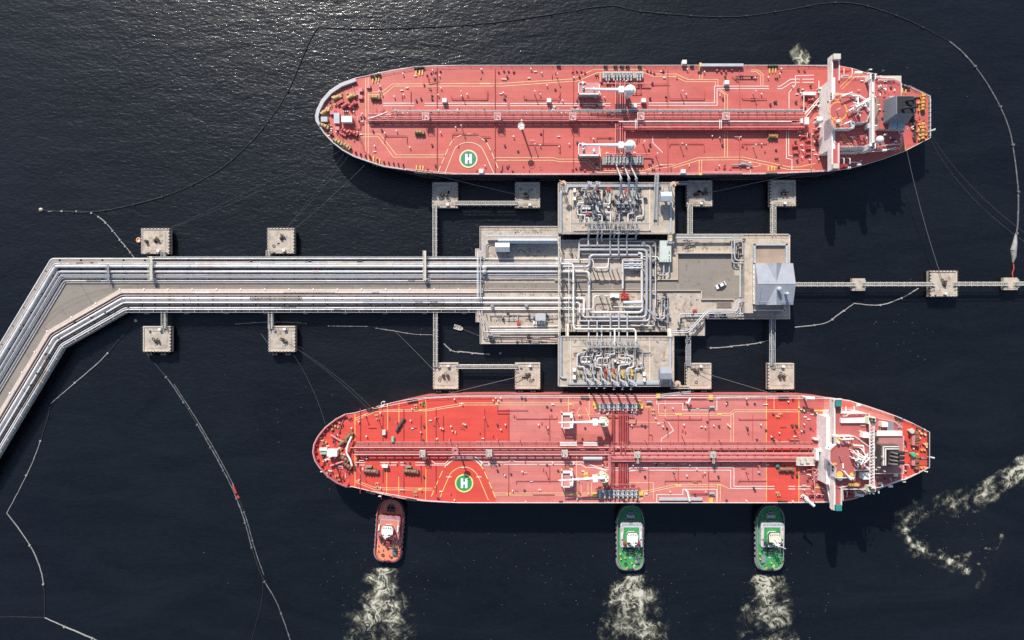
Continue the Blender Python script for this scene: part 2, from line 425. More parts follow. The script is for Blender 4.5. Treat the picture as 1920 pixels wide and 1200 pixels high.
# kerbs along the road
mb = MB()
for pth, w, h in ((spath(.2), .35, .55), (spath(2.9), 1.0, .75), (npath(43.2), .7, .5)):
    P = WP(pth, ZT + h); L_, R_ = offs([p[:2] for p in P], w / 2), offs([p[:2] for p in P], -w / 2)
    for i in range(len(P) - 1): mb.prism([L_[i], L_[i + 1], R_[i + 1], R_[i]], ZT - .2, ZT + h)
pieces('road_kerb', mb, KERB, T)
mb = MB()
P = WP(spath(.2), ZT + .55)
for p in resample(P, 9.6): mb.cbox(p[0], p[1], .55, .7, ZT + .5, ZT + .95)
pieces('kerb_post', mb, WHITE, T)
# walkway and guard rails at both edges
mb = MB()
Lp = [(905, 483.6), (279, 483.6)]; P = WP(Lp, ZT + .4); A, B = offs([p[:2] for p in P], .62), offs([p[:2] for p in P], -.62)
mb.prism([A[0], A[1], B[1], B[0]], ZT - .1, ZT + .4); mk('side_walkway', mb, GRATE, T)
mb = MB(); mb.rail(WP([(905, 481.6), (279, 481.6)], ZT + .4), 1.1, .07, 3.5); mk('guard_rail', mb, STEELG, T)
mb = MB(); mb.rail(WP(spath(43.6), ZT), 1.1, .09, 3.2); mk('guard_rail', mb, STEELG, T)
mb = MB()
for p in spath(38), spath(43.2):
    P = WP(p, ZT + .25)
    for a, b in zip(P, P[1:]): pass
P1 = resample(WP(spath(35.5), ZT + 1.0), 5.4); P2 = resample(WP(spath(43.3), ZT + 1.0), 5.4)
for a, b in zip(P1, P2[:len(P1)]):
    if hypot(a[0] - b[0], a[1] - b[1]) < 3.5: mb.tube([a, b], .13, 5)
pieces('rail_bracket', mb, STEELG, T)
# bents under the deck
bent = MB(); bent.box(-.9, -11.5, .9, 11.5, -3.0, -1.62)
for yy in (-9, -3, 3, 9): bent.cyl(0, yy, -ZT - 2, -2.9, .6, n=10)
reps('pile_bent', bent, CONC2, T, [W(u, 536, ZT) for u in range(120, 900, 75)])

NB_ = thing('north_pipe_bank', 'row of white and grey pipelines along the upper edge of the trestle', 'pipelines', W(500, 505, ZT))
#          offset px, radius m, height, material
for d, r, z, m in ((-1.5 + .5, .30, .9, PIPEW), (5, .17, .8, PIPEP), (7.9, .30, .95, PIPEW), (13.2, .68, 1.25, PIPEW), (23.6, .56, 1.15, PIPEG),
                   (29.4, .16, .9, PIPEW), (32.5, .14, 1.1, STEELG), (35.0, .14, .9, PIPEG), (40.6, .28, .7, PIPEG)):
    pth = npath(d)
    pth[0] = (1046 if d < 38 else 905, pth[0][1])
    mb = MB(); mb.tube(WP(pth, ZT + z), r, 12, 1.2); mk('pipe', mb, m, NB_)
mb = MB()
for k in range(3):
    P = WP(npath((30.5 + k * 1.1)), ZT + 1.0)
    mb.tube(P, .07, 4)
pieces('cable_tray', mb, STEELG, NB_)
mb = MB()
for u in range(110, 900, 40):
    mb.pbox(u, 486, u + 1.4, 526, ZT - .2, ZT + .42)
for k in range(35):
    c = ext((97, 486), 25 + 40 * k); q = (c[0] + 33.5, c[1] + 20.5)
    a, b = W(*c, ZT + .3), W(*q, ZT + .3); mb.tube([a, b], .2, 4)
pieces('pipe_sleeper', mb, STEELD, NB_)
# flange and valve clusters (dark specks along the pipes)
mb = MB()
for u, v in ((133, 496.5), (172, 492.5), (173, 497), (236, 497), (265, 496), (350, 496.8), (344, 496.6), (432, 496.5), (580, 489), (673, 496.7), (676, 489.5), (671, 488.8), (752, 496.5), (633, 496.5), (860, 495.5), (470, 489)):
    x, y, _ = W(u, v, ZT + 1.2); mb.box(x - .5, y - .22, x + .5, y + .22, ZT + .5, ZT + 1.3)
pieces('pipe_clamp', mb, STEELD, NB_)

PIPEB = mat('bright_white_pipe_cladding', (.72, .69, .66), .4, .0, var=.12, sc=.3, c2=(.42, .38, .34), amt=.4, sc2=.3)
SB_ = thing('south_pipe_bank', 'row of bright white pipelines along the lower edge of the trestle', 'pipelines', W(500, 565, ZT))
for d, r, z, m, ue in ((6.6, .32, .75, PIPEP, 905), (11.3, .20, .8, PIPEP, 905), (17.0, .50, 1.1, PIPEB, 1090), (21.4, .2, .8, PIPEG, 905), (25.0, .36, 1.1, PIPEB, 1080),
                       (34.6, .22, .9, PIPEB, 1078), (38.1, .24, .9, PIPEB, 1078)):
    pth = spath(d); pth[0] = (ue, pth[0][1])
    if d == 17.0: pth = [(1095, 594), (1095, 561), (1090, 559.3)] + pth[1:]
    if d == 25.0: pth = [(1087, 601.5), (1087, 569.5), (1083, 567.3)] + pth[1:]
    mb = MB(); mb.tube(WP(pth, ZT + z), r, 12, 1.2); mk('pipe', mb, m, SB_)
mb = MB()
for d in (28, 29.3, 30.6): mb.tube(WP(spath(d), ZT + .7), .07, 4)
pieces('cable_tray', mb, STEELD, SB_)
mb = MB()
for k, u in enumerate(range(262, 900, 27)):
    mb.pbox(u, 545.5, u + 1.0, 585, ZT - .2, ZT + .45)
    if k % 2 == 0: mb.pbox(u + 3 + (k * 7) % 5, 571, u + 9 + (k * 3) % 6, 574.5, ZT - .1, ZT + .75)
Q1 = resample(WP(spath(3.5), ZT + .3), 6.0); Q2 = resample(WP(spath(42), ZT + .3), 6.0)
P3 = [p for p in Q1 if p[0] < W(226, 0, ZT)[0]]
for p in P3:
    q = min(Q2, key=lambda t: hypot(t[0] - p[0], t[1] - p[1])); mb.tube([p, q], .17, 4)
pieces('pipe_sleeper', mb, STEELD, SB_)
for u, v in ((265, 571), (240, 575), (198, 586), (171, 595), (140, 604), (111, 634), (92, 648), (86, 664), (215, 583), (70, 700), (58, 722)):
    x, y, _ = W(u, v, ZT + 1.2); mb = MB(); mb.cbox(x, y, .7, .5, ZT + .6, ZT + 1.5, .5); mb.cyl(x, y, ZT + 1.5, ZT + 1.8, .08, n=5); mb.torus(x, y, ZT + 1.8, .35, .06, 10, 4); mk('valve', mb, STEELD, SB_)

# stairs bridging the pipe banks
def crossover(u, v0, v1, w, label):
    t = thing('pipe_crossover', label, 'footbridge', W(u + w / 2, v0, ZT))
    h = ZT + 2.9
    mb = MB(); mb.pbox(u, v0, u + w, v1, h - .18, h); mk('platform_plate', mb, CREAM, t)
    for du in (0, w):
        mb = MB(); mb.rail(WP([(u + du, v0), (u + du, v1)], h), 1.0, .06, 1.5); mk('hand_rail', mb, CREAM, t)
    for vv in (v0 + .5, v1 - .5):
        mb = MB(); mb.pbox(u + .4, vv - .4, u + 1.4, vv + .4, ZT - .2, h - .2); mb.pbox(u + w - 1.4, vv - .4, u + w - .4, vv + .4, ZT - .2, h - .2); pieces('leg', mb, STEELG, t)
    mb = MB()
    for k in range(10):
        uu = u + w + .6 + k * .9; zz = h - .25 - k * .27
        mb.pbox(uu, v1 - 3.5, uu + .8, v1, zz - .06, zz)
    pieces('stair_tread', mb, CREAM, t)
    return t
crossover(279.5, 481, 525, 6.0, 'cream steel footbridge over the upper pipes near the left bend of the trestle')
crossover(793.5, 470, 525, 5.5, 'cream steel footbridge over the upper pipes beside the long walkway to a dolphin')
t = thing('pipe_crossover', 'narrow steel step frame over the upper pipes, leftmost of the crossings', 'footbridge', W(202, 510, ZT))
mb = MB(); mb.pbox(200.5, 497, 204, 527, ZT + 2.1, ZT + 2.25); mk('platform_plate', mb, STEELG, t)
mb = MB(); mb.rail(WP([(200.5, 497), (200.5, 527)], ZT + 2.25), 1, .05, 1.6); mb.rail(WP([(204, 497), (204, 527)], ZT + 2.25), 1, .05, 1.6); mk('hand_rail', mb, STEELG, t)
mb = MB()
for v in (497.5, 512, 526.5): mb.pbox(201.5, v - .3, 203, v + .3, ZT - .2, ZT + 2.1)
pieces('leg', mb, STEELG, t)

# ---------------------------------------------------------------- jetty head (middle level)
J = thing('jetty_head', 'pale concrete jetty head crowded with grey pipework between the two tankers', 'jetty', W(1180, 530, ZT))
mb = MB()
mb.ppoly([(899, 424), (1047, 424), (1047, 449.5), (1258, 449.5), (1258, 438.3), (1481.5, 438.3), (1481, 598.5), (1321, 598.5), (1321, 629.5), (1258, 629.5), (1258, 622), (1047, 622), (1047, 645), (899.5, 645), (899.5, 604), (892, 604), (892, 586.5), (905.5, 586.5), (905.5, 487), (891, 487), (891, 466), (899, 466)], ZT - 2.2, ZT - .02)
mk('deck_slab', mb, CONC, J)
# surfacing panels a little proud of the slab, joints between them
def panels(lst, m, z0=ZT - .018, z1=ZT + .05):
    for a in lst:
        mb = MB(); mb.pbox(*a, z0, z1); mk('paving_panel', mb, m, J)
panels([(906.5, 427, 947.5, 446), (949, 427, 997.5, 446), (999, 427, 1045, 446), (914, 462, 950, 486), (951, 462, 1000, 486), (1001, 462, 1045, 486),
        (1060, 451, 1100, 484), (1101, 451, 1145, 484), (1146, 451, 1190, 484), (1191, 451, 1232, 484)], CONC)
panels([(915, 548, 955, 557), (956, 548, 1000, 557), (1001, 548, 1040, 557), (915, 593, 955, 602.2), (956, 593, 996, 602.2), (914, 603, 955, 611.5), (956, 603, 1002, 611.5), (905, 637.5, 960, 643.5), (961, 637.5, 1044, 643.5)], CONC)
panels([(1100, 545.8, 1144, 585), (1145, 545.8, 1196, 585), (1262, 547, 1281, 588), (1282, 547, 1315, 585), (1270, 600, 1319, 628)], CONC)
panels([(906.5, 530, 985, 541.5), (986, 530, 1066, 541.5), (1067, 530, 1147, 541.5), (1148, 530, 1228, 541.5), (1229, 525, 1271, 543.5)], ROADM)
# turning area
for quad in ([(1272, 481.5), (1316, 481.5), (1316, 543.5), (1272, 543.5)], [(1316.5, 481.5), (1376.5, 481.5), (1376.5, 561), (1316.5, 561)], [(1272, 475.5), (1376.5, 475.5), (1376.5, 481), (1272, 481)], [(1377, 516), (1386, 516), (1386, 561), (1377, 561)]):
    mb = MB(); mb.ppoly(quad, ZT - .018, ZT + .055); mk('road_slab', mb, ROADM, J)
for a, b in ((1270, 1296), (1297.5, 1317.5), (1318.5, 1346), (1347.5, 1372)):
    mb = MB(); mb.pbox(a, 450, b, 473.5, ZT - .018, ZT + .05); mk('paving_panel', mb, CONC, J)
# walls and kerbs of the turning area
mb = MB()
mb.pbox(1271, 473.3, 1377, 475.2, ZT, ZT + 1.9); mb.pbox(1270, 474, 1271.4, 524.5, ZT, ZT + 1.2)
mb.pbox(1230, 523.4, 1271.4, 524.6, ZT, ZT + .8); mb.pbox(1229, 544, 1316, 545.2, ZT, ZT + .9)
mb.pbox(1314.8, 544, 1316.4, 562, ZT, ZT + .9); mb.pbox(1316.4, 560.6, 1376, 562, ZT, ZT + .9)
mb.pbox(906, 541.4, 1229, 542.0, ZT, ZT + .6); mb.pbox(906, 543.4, 1229, 545.4, ZT, ZT + .75)
mb.pbox(1040, 524.0, 1232, 524.9, ZT, ZT + .8); mb.pbox(1040, 526, 1232, 526.6, ZT, ZT + .8)
pieces('parapet_wall', mb, KERB, J)
# edge kerbs
mb = MB()
for a in ((899, 424, 1047, 425.4), (899, 424, 900.6, 466), (891, 466, 892.4, 487), (892, 587, 893.2, 604), (899.5, 604, 901, 645), (899.5, 643.6, 1046, 645), (1266, 438.3, 1481.5, 440.3), (1478.5, 438.3, 1481.5, 598.5), (1326, 596.8, 1478, 598.5), (1319, 598, 1321, 629.5)):
    mb.pbox(*a, ZT - .1, ZT + .35)
pieces('edge_kerb', mb, KERB, J)
mb = MB()
for pth in ([(899.6, 424.6), (1046, 424.6)], [(899.6, 424.6), (899.6, 466)], [(899.9, 644.6), (1046, 644.6)], [(899.9, 605), (899.9, 644.6)], [(1266, 439), (1478, 439)], [(1327, 597.6), (1480, 597.6)], [(1050, 451), (1256, 451)], [(1050, 621), (1256, 621)], [(1320.4, 599), (1320.4, 629)]):
    mb.rail(WP(pth, ZT + .3), 1.1, .06, 3.2)
mk('guard_rail', mb, STEELG, J)
bent = MB(); bent.box(-.8, -15, .8, 15, -3.4, -2.22)
for yy in (-13, -4.5, 4.5, 13): bent.cyl(0, yy, -ZT - 2, -3.3, .6, n=10)
reps('pile_bent', bent, CONC2, J, [W(u, 530, ZT) for u in range(925, 1475, 60)])

# jetty head pipework: (path, z above deck, radius, material)
g7 = crop(1040, 430, 15); g8 = crop(1150, 430, 15); d1 = crop(1040, 500, 15); d2 = crop(1150, 500, 15); e1 = crop(1040, 570, 15); e2 = crop(1150, 570, 15)
PP = [
 ([(1190, 447.8), (1086, 447.8), (1085.6, 486)], 1.6, .30, PIPEW),
 ([(1087, 460.7), (1219.7, 460.7), (1219.5, 577), (1217.5, 601.8), (1087, 601.8)], 2.2, .42, PIPEG),
 ([(1087, 468.3), (1212.7, 468.3), (1212.5, 577), (1211, 595), (1095, 595)], 2.2, .55, PIPEG),
 ([(1047, 500.7), (1105.4, 500.7), (1105.6, 478.4), (1196, 478.4)], 1.9, .58, PIPEG),
 ([(1047, 509.2), (1104.6, 509.2), (1104.4, 586), (1204.4, 586), (1203.7, 560), (1203.4, 475.5), (1196, 475)], 2.0, .55, PIPEW),
 ([(1236, 488), (1232.7, 481), (1141, 481), (1140.6, 502), (1112.6, 502), (1112.6, 486.7), (1042, 486.7)], 1.4, .22, WHITE),
 ([(1042, 494.2), (1075, 494.2), (1075, 616.8), (1192, 616.8), (1192, 631)], 4.0, .36, WHITE),
 ([(1152.6, 616.8), (1152.6, 632)], 4.0, .34, WHITE),
 ([(1080, 610.8), (1226.8, 610.8), (1227.2, 604)], 1.4, .22, PIPEW),
 ([(1042, 579.8), (1112.5, 579.8), (1112.7, 554.6), (1141, 554.6)], 3.0, .16, WHITE),
 ([(1042, 490.4), (1085, 490.4)], 1.2, .25, PIPEW), ([(1042, 497), (1088, 497)], 1.0, .14, PIPEW),
 ([(1149, 453), (1229.3, 453), (1229.0, 577)], 1.7, .24, PIPEW),
 ([(1237, 451), (1236.6, 490)], 2.4, .16, PIPEW),
 ([(1167.6, 487), (1167.8, 541)], 3.2, .40, PIPEW), ([(1167.5, 486.5), (1206, 485.5)], 2.6, .25, PIPEP),
 ([(1166, 498), (1206, 497.5)], 2.4, .30, PIPEW), ([(1168, 566), (1206, 565)], 2.2, .34, PIPEW), ([(1150, 575), (1206, 575.5)], 2.0, .30, PIPEW),
 ([(1213, 580), (1231, 597.5), (1238, 597.8)], 2.8, .34, PIPEG), ([(1218.8, 582), (1229, 592)], 2.8, .28, PIPEG),
 ([(1234, 600), (1234, 613), (1248, 613.3)], 1.6, .28, PIPEG), ([(1237.5, 556), (1237.8, 597)], 1.6, .18, PIPEW), ([(1241, 556), (1241, 590), (1228, 590.6), (1228, 560)], 1.5, .16, PIPEW),
 ([(1244.5, 495), (1244.6, 512)], 2.0, .36, PIPEG), ([(1254.8, 495), (1254.8, 511), (1249.5, 516), (1236, 516)], 1.8, .28, PIPEG),
 ([(1246, 562), (1246, 597), (1240, 598)], 1.7, .30, PIPEG), ([(1252, 556), (1252.5, 606)], 1.6, .22, PIPEG),
 # service lines round the west end
 ([(1046, 439.6), (905.3, 439.6), (905.3, 470), (897.5, 472), (897.5, 557)], 3.2, .16, BLUEG2), ([(1046, 442.6), (908.6, 442.6), (908.6, 470.5), (903, 472), (901, 473), (901, 557)], 3.2, .22, BLUEG2),
 ([(895, 473), (895, 557)], 3.0, .15, WHITE),
 ([(895, 582), (895.5, 591), (902, 601), (903.5, 620)], 2.0, .17, PIPEP), ([(898.5, 582), (898.5, 588), (906, 600), (907, 622), (912, 622.5)], 2.2, .17, PIPEW), ([(902.5, 582), (904, 588), (913.5, 610), (916, 622)], 2.4, .2, PIPEP),
 ([(912, 622.5), (1047, 622.3)], 1.8, .40, BLUEG2), ([(920, 618.5), (1047, 618.3)], 1.8, .2, PIPEW),
 ([(917, 612.5), (1004, 612), (1046, 611)], .6, .16, WHITE), ([(918, 591), (992, 590)], .6, .18, PIPEP), ([(925, 631), (1040, 631)], 1.0, .18, PIPEP), ([(925, 638), (1044, 638)], .9, .14, PIPEP),
 # north-east and south-east service racks
 ([(1266, 446.3), (1377, 446), (1377.5, 488), (1396, 488.5)], 2.4, .3, BLUEG2), ([(1266, 442.8), (1395, 442.6)], 2.4, .2, BLUEG2), ([(1372, 452), (1372.5, 493), (1396, 493.4)], 2.2, .2, GREYW),
 ([(1388, 496), (1388, 557)], 1.8, .38, BLUEG2), ([(1393, 455), (1393, 478)], 1.6, .28, BLUEG2),
 ([(1274, 608), (1274.5, 589), (1282, 588.3), (1395, 588.4)], 1.6, .28, BLUEG2), ([(1286, 593), (1395, 592.6)], 1.8, .22, BLUEG2), ([(1258, 620.5), (1290, 620.3), (1326, 581.5), (1378, 580.6), (1381, 561.5), (1396, 561)], 3.4, .20, GREYW),
 ([(1258, 624), (1291.5, 623.8), (1328, 584), (1383, 583.6), (1385, 565), (1396, 564.6)], 3.4, .26, GREYW), ([(1388, 562), (1388, 590)], 1.6, .32, BLUEG2),
]
for pth, z, r, m in PP:
    mb = MB(); mb.ptube(pth, ZT + z, r, 1.1 + r, 10); mk('pipe', mb, m, J)
# cross pipes rising to the loading platforms
NX = [(1104, 460, 1.8), (1121, 459.5, 1.8), (1129, 451, 1.6), (1145, 477, 2.2), (1161, 476.5, 2.2), (1176.6, 476.5, 2.2), (1193.6, 447, 1.7), (1152.5, 446, 1.4)]
for u, v, z in NX:
    a, b, c = W(u, 428, ZP + 1.0), W(u, 440, ZP + .9), W(u, 446 if v > 446.5 else v, ZT + z + .9); d = W(u - .6, v, ZT + z + .9)
    mb = MB(); mb.tube([a, b, (b[0], b[1] - .8, c[2]), d, (d[0], d[1] - .3, ZT + z - .2)], .32, 10, .7); mk('pipe', mb, PIPEG if u > 1140 else PIPEW, J)
SX = [(1103.8, 602, 2.4), (1119.7, 602, 2.4), (1128.2, 611, 1.6), (1144.6, 587, 2.8), (1160.5, 587, 2.8), (1176.2, 587, 2.8)]
for u, v, z in SX:
    a = W(u, v, ZT + z + .4); b = W(u, 626, ZT + z + .4); c = W(u, 629, ZP + .9); d = W(u, 645, ZP + .9)
    mb = MB(); mb.tube([(a[0], a[1] + .2, ZT + z - .3), a, b, c, d], .32, 10, .7); mk('pipe', mb, PIPEG, J)
for u in (1152.6, 1192.3):
    mb = MB(); mb.tube([W(u, 630, ZT + 4.0), W(u, 633.5, ZP + 1.0), W(u, 648, ZP + 1.0)], .36, 10, .7); mk('pipe', mb, WHITE, J)
# valves with bonnets and hand wheels
valve = MB(); valve.cyl(0, 0, .2, 1.5, .42, n=10); valve.box(-.7, -.35, .7, .35, .4, 1.2); valve.cyl(0, 0, 1.5, 2.6, .12, n=6); valve.torus(0, 0, 2.6, .5, .07, 12, 4)
reps('valve', valve, STEELG, J, [W(u, v, ZT + .9) for u, v in ((908, 502), (908, 510), (1094, 500.5), (1133, 461.5), (1205, 457), (1225, 461), (1225, 489), (1224, 548), (1204, 556), (1203.5, 507), (1083.5, 587), (1222, 603), (1203, 609), (1218, 614.5), (1238, 600), (1249, 578), (1253, 590), (1243, 558), (923, 574), (987, 573))])
valve = MB(); valve.dome(0, 0, 1.2, 1.0, .8); valve.cyl(0, 0, 0, 1.2, 1.0, n=12)
reps('surge_pot', valve, PIPEW, J, [W(908.5, 502, ZT + 1), W(908.5, 510, ZT + 1)])
# metering skids: framed groups of horizontal vessels
def skid(u0, v0, u1, v1, vs, m, label):
    t = thing('metering_skid', label, 'pipe skid', W((u0 + u1) / 2, (v0 + v1) / 2, ZT + .05))
    mb = MB()
    for a in ((u0, v0, u1, v0 + .9), (u0, v1 - .9, u1, v1), (u0, v0, u0 + .9, v1), (u1 - .9, v0, u1, v1)): mb.pbox(*a, ZT + 1.6, ZT + 1.9)
    for u in (u0 + .5, (u0 + u1) / 2, u1 - .5):
        for v in (v0 + .5, v1 - .5): mb.pbox(u - .4, v - .4, u + .4, v + .4, ZT + .05, ZT + 1.6)
    mk('frame', mb, PIPEP, t)
    for v in vs:
        mb = MB(); a, b = W(u0 + 2, v, ZT + 2.4), W(u1 - 1.5, v, ZT + 2.4)
        mb.tube([a, b], .42, 10); mb.tube([Vector(a).lerp(b, .3), Vector(a).lerp(b, .55)], .62, 10); mb.tube([Vector(a).lerp(b, .72), Vector(a).lerp(b, .8)], .6, 10)
        mk('meter_run', mb, m, t)
    return t
skid(1167, 484.5, 1205, 507, (489, 495, 502.5), GREYW, 'upper metering skid with three thick silver runs inside the bent pipes')
skid(1167, 565, 1205, 579, (568, 576), GREYW, 'lower metering skid with two silver runs below the red unit')
t = thing('red_skid_unit', 'red painted valve unit standing beside the thick grey pipes', 'pump unit', W(1167, 556, ZT + .05))
mb = MB(); mb.pbox(1163.5, 549, 1178.5, 561, ZT + .05, ZT + .5); mk('base', mb, PIPEP, t)
mb = MB()
for v in (551.5, 555, 558.5): mb.tube([W(1164, v, ZT + 1.3), W(1178, v, ZT + 1.3)], .42, 8)
mb.pbox(1166, 550, 1170, 560, ZT + 1, ZT + 2.3); mk('pump_body', mb, REDP, t)
mb = MB()
for u, v in ((1168, 551), (1173, 553), (1176, 557), (1171, 559)): mb.torus(*W(u, v, ZT + 2.6), .4, .08, 10, 4); mb.cyl(*W(u, v, 0)[:2], ZT + 1.2, ZT + 2.6, .1, n=6)
pieces('hand_wheel', mb, REDP, t)
mb = MB(); mb.pbox(1144, 551, 1161, 558.5, ZT + .05, ZT + 1.0); mb.pbox(1147, 552, 1152, 557, ZT + 1, ZT + 2.2); mk('motor', mb, WHITE, t)
t = thing('rack_of_meters', 'dark rack of thin upright tubes in front of the red unit', 'rack', W(1150, 570, ZT + .05))
mb = MB()
for k in range(5):
    for j in range(3): x, y, _ = W(1146 + k * 2.6 + j * .8, 563 + j * 5, ZT + 1.6); mb.tube([(x, y, ZT + .05), (x, y, ZT + 2.4)], .12, 5); mb.tube([(x - .5, y, ZT + 1.8), (x + .5, y, ZT + 1.8)], .08, 4)
mk('tube_set', mb, STEELD, t)
# gantry pipe bridges seen as long pale beams (west end of the head)
t = thing('pipe_gantry', 'tall pale steel gantry beam crossing the pipes at the left of the jetty head', 'gantry', W(1048.5, 530, ZT))
mb = MB(); mb.pbox(1046.6, 443, 1047.9, 630, ZT + 5.2, ZT + 5.6); mb.pbox(1049.4, 443, 1050.6, 630, ZT + 5.2, ZT + 5.6)
for v in range(446, 630, 9): mb.pbox(1047.8, v, 1049.5, v + .8, ZT + 5.25, ZT + 5.5)
mk('beam', mb, CREAM, t)
for v in (446, 484, 524, 545.5, 584, 627):
    mb = MB(); mb.pbox(1047.2, v - .8, 1050, v + .8, ZT, ZT + 5.2); pieces('leg', mb, STEELG, t)
t = thing('pipe_gantry', 'thin white single-beam gantry just right of the pale gantry beam', 'gantry', W(1066.5, 540, ZT))
mb = MB(); mb.pbox(1066.1, 496, 1067, 616, ZT + 4.6, ZT + 4.85); mk('beam', mb, WHITE, t)
mb = MB()
for v in (497, 535, 575, 615): mb.pbox(1066.1, v - .4, 1067, v + .4, ZT, ZT + 4.6)
pieces('leg', mb, WHITE, t)
# pipe stanchions cast long shadows over the deck
mb = MB()
for u, v in ((1110, 504), (1118, 507), (1127, 505), (1140, 505), (1147, 507), (1156, 505), (1124, 555), (1136, 557), (1100, 520), (1058, 524), (1070, 528), (1083, 528)):
    x, y, _ = W(u, v, ZT); mb = MB(); mb.cbox(x, y, .35, .35, ZT, ZT + 4.89); mb.cbox(x + .2, y, 2.0, .3, ZT + 4.9, ZT + 5.15); mk('stanchion', mb, STEELG, J)
# white transformer container, sheds, roofed building
def gable_roof(mb, u0, v0, u1, v1, ze, zr, ridge='u', ov=0):
    a = W(u0, v0, ze); c = W(u1, v1, ze); x0, x1 = a[0] - ov, c[0] + ov; y0, y1 = c[1] - ov, a[1] + ov
    if ridge == 'u':
        ym = (y0 + y1) / 2
        vs = [(x0, y0, ze), (x1, y0, ze), (x1, y1, ze), (x0, y1, ze), (x0, ym, zr), (x1, ym, zr)]
        fs = [(0, 1, 5, 4), (2, 3, 4, 5), (0, 4, 3), (1, 2, 5), (3, 2, 1, 0)]
    else:
        xm = (x0 + x1) / 2
        vs = [(x0, y0, ze), (x1, y0, ze), (x1, y1, ze), (x0, y1, ze), (xm, y0, zr), (xm, y1, zr)]
        fs = [(1, 2, 5, 4), (3, 0, 4, 5), (0, 1, 4), (2, 3, 5), (3, 2, 1, 0)]
    return mb.add(vs, fs)
t = thing('equipment_container', 'pale grey-green flat-roofed equipment container beside the grey pipes', 'container', W(1247, 471, ZT + .05))
mb = MB(); mb.pbox(1237.6, 450.5, 1258.5, 491, ZT + .05, ZT + 3.6); mk('body', mb, mat('pale_green_grey_paint', (.52, .56, .50), .5, var=.08), t)
mb = MB()
for v in (471, 474, 480, 485, 487.5): mb.pbox(1254, v, 1256, v + 1, ZT + 3.6, ZT + 3.95)
for u in (1241, 1245, 1249): mb.pbox(u, 486, u + .6, 489, ZT + 3.6, ZT + 3.8)
pieces('roof_vent', mb, STEELG, t)
mb = MB(); mb.pbox(1250, 453, 1264, 456.5, ZT + 4.2, ZT + 4.4); mk('canopy', mb, STEELG, t)
t = thing('access_bridge', 'short cream steel bridge from the jetty head up to the upper loading platform', 'footbridge', W(1256, 445, ZT))
mb = MB(); a, b = W(1252.5, 452, ZT + 4.4), W(1259.5, 437, ZP); mb.add([(a[0], a[1], a[2]), (b[0], a[1], a[2]), (b[0], b[1], b[2] + .05), (a[0], b[1], b[2] + .05)], [(0, 1, 2, 3)])
mb.tube([a, (a[0], b[1], b[2])], .12, 4); mb.tube([(b[0], a[1], a[2]), b], .12, 4); mk('deck', mb, CREAM, t)
mb = MB(); mb.rail([(a[0], a[1], a[2]), (a[0], b[1], b[2])], 1, .06, 1.2); mb.rail([(b[0], a[1], a[2]), b], 1, .06, 1.2); mk('hand_rail', mb, YELLOW, t)
t = thing('access_bridge', 'short cream steel bridge from the jetty head up to the lower loading platform, right side', 'footbridge', W(1256, 622, ZT))
mb = MB(); a, b = W(1251.5, 616, ZT + 3.6), W(1258.5, 632, ZP); mb.add([(a[0], a[1], a[2]), (a[0], b[1], b[2] + .05), (b[0], b[1], b[2] + .05), (b[0], a[1], a[2])], [(0, 1, 2, 3)]); mb.tube([a, (a[0], b[1], b[2])], .12, 4); mb.tube([(b[0], a[1], a[2]), b], .12, 4); mk('deck', mb, CREAM, t)
mb = MB(); mb.rail([(a[0], a[1], a[2]), (a[0], b[1], b[2])], 1, .06, 1.2); mb.rail([(b[0], a[1], a[2]), b], 1, .06, 1.2); mk('hand_rail', mb, CREAM, t)
t = thing('access_bridge', 'narrow cream bridge from the jetty head to the lower loading platform, left side', 'footbridge', W(1063, 622, ZT))
mb = MB(); a, b = W(1061, 607, ZT + 3.6), W(1066, 634, ZP); mb.add([(a[0], a[1], a[2]), (a[0], b[1], b[2] + .05), (b[0], b[1], b[2] + .05), (b[0], a[1], a[2])], [(0, 1, 2, 3)]); mb.tube([a, (a[0], b[1], b[2])], .12, 4); mb.tube([(b[0], a[1], a[2]), b], .12, 4); mk('deck', mb, CREAM, t)
mb = MB(); mb.rail([(a[0], a[1], a[2]), (a[0], b[1], b[2])], 1, .06, 1.2); mb.rail([(b[0], a[1], a[2]), b], 1, .06, 1.2); mk('hand_rail', mb, CREAM, t)
# long low building in the north-west corner
t = thing('pump_house', 'long low blue-grey shed with a wider block at its left end', 'shed', W(985, 455, ZT))
mb = MB(); mb.pbox(935, 448.5, 1044.5, 455.5, ZT, ZT + 4.4); mb.pbox(929.5, 456.5, 955, 471, ZT, ZT + 4.0); mk('wall', mb, BLUEG, t)
mb = MB(); gable_roof(mb, 934, 447, 1045, 456.5, ZT + 4.4, ZT + 5.3); mk('roof', mb, BLUEG2, t)
mb = MB(); gable_roof(mb, 928.5, 455, 955.5, 472.3, ZT + 4.6, ZT + 5.6); mk('roof', mb, BLUEG2, t)
mb = MB(); mb.pbox(956, 460, 968, 468, ZT + .05, ZT + .5); mb.rail(WP([(956.5, 460.5), (967, 460.5), (967, 468)], ZT + .5), 1.1, .06, 1.2); mk('doorstep', mb, STEELG, t)
mb = MB(); mb.pbox(914, 449, 936, 451, ZT, ZT + 1.2); mk('low_wall', mb, PIPEP, t)
t = thing('cargo_shelter', 'small shelter with grey panels and silver cylinders by the lower pipes of the jetty head', 'shelter', W(1015, 597, ZT + .05))
mb = MB(); mb.pbox(1004, 588, 1023, 601, ZT + 2.8, ZT + 3.0); mk('roof', mb, GREYW, t)
mb = MB()
for u in (1005, 1013, 1022):
    for v in (588.6, 600.4): mb.pbox(u - .3, v - .3, u + .3, v + .3, ZT + .05, ZT + 2.8)
pieces('post', mb, STEELG, t)
mb = MB()
for k in range(5): x, y, _ = W(1003.5 + k * 4.8, 605, ZT + 1); mb.tube([(x - .45, y - .7, ZT + .8), (x - .45, y + .7, ZT + .8)], .45, 10)
pieces('cylinder_rack', mb, WHITE, t)
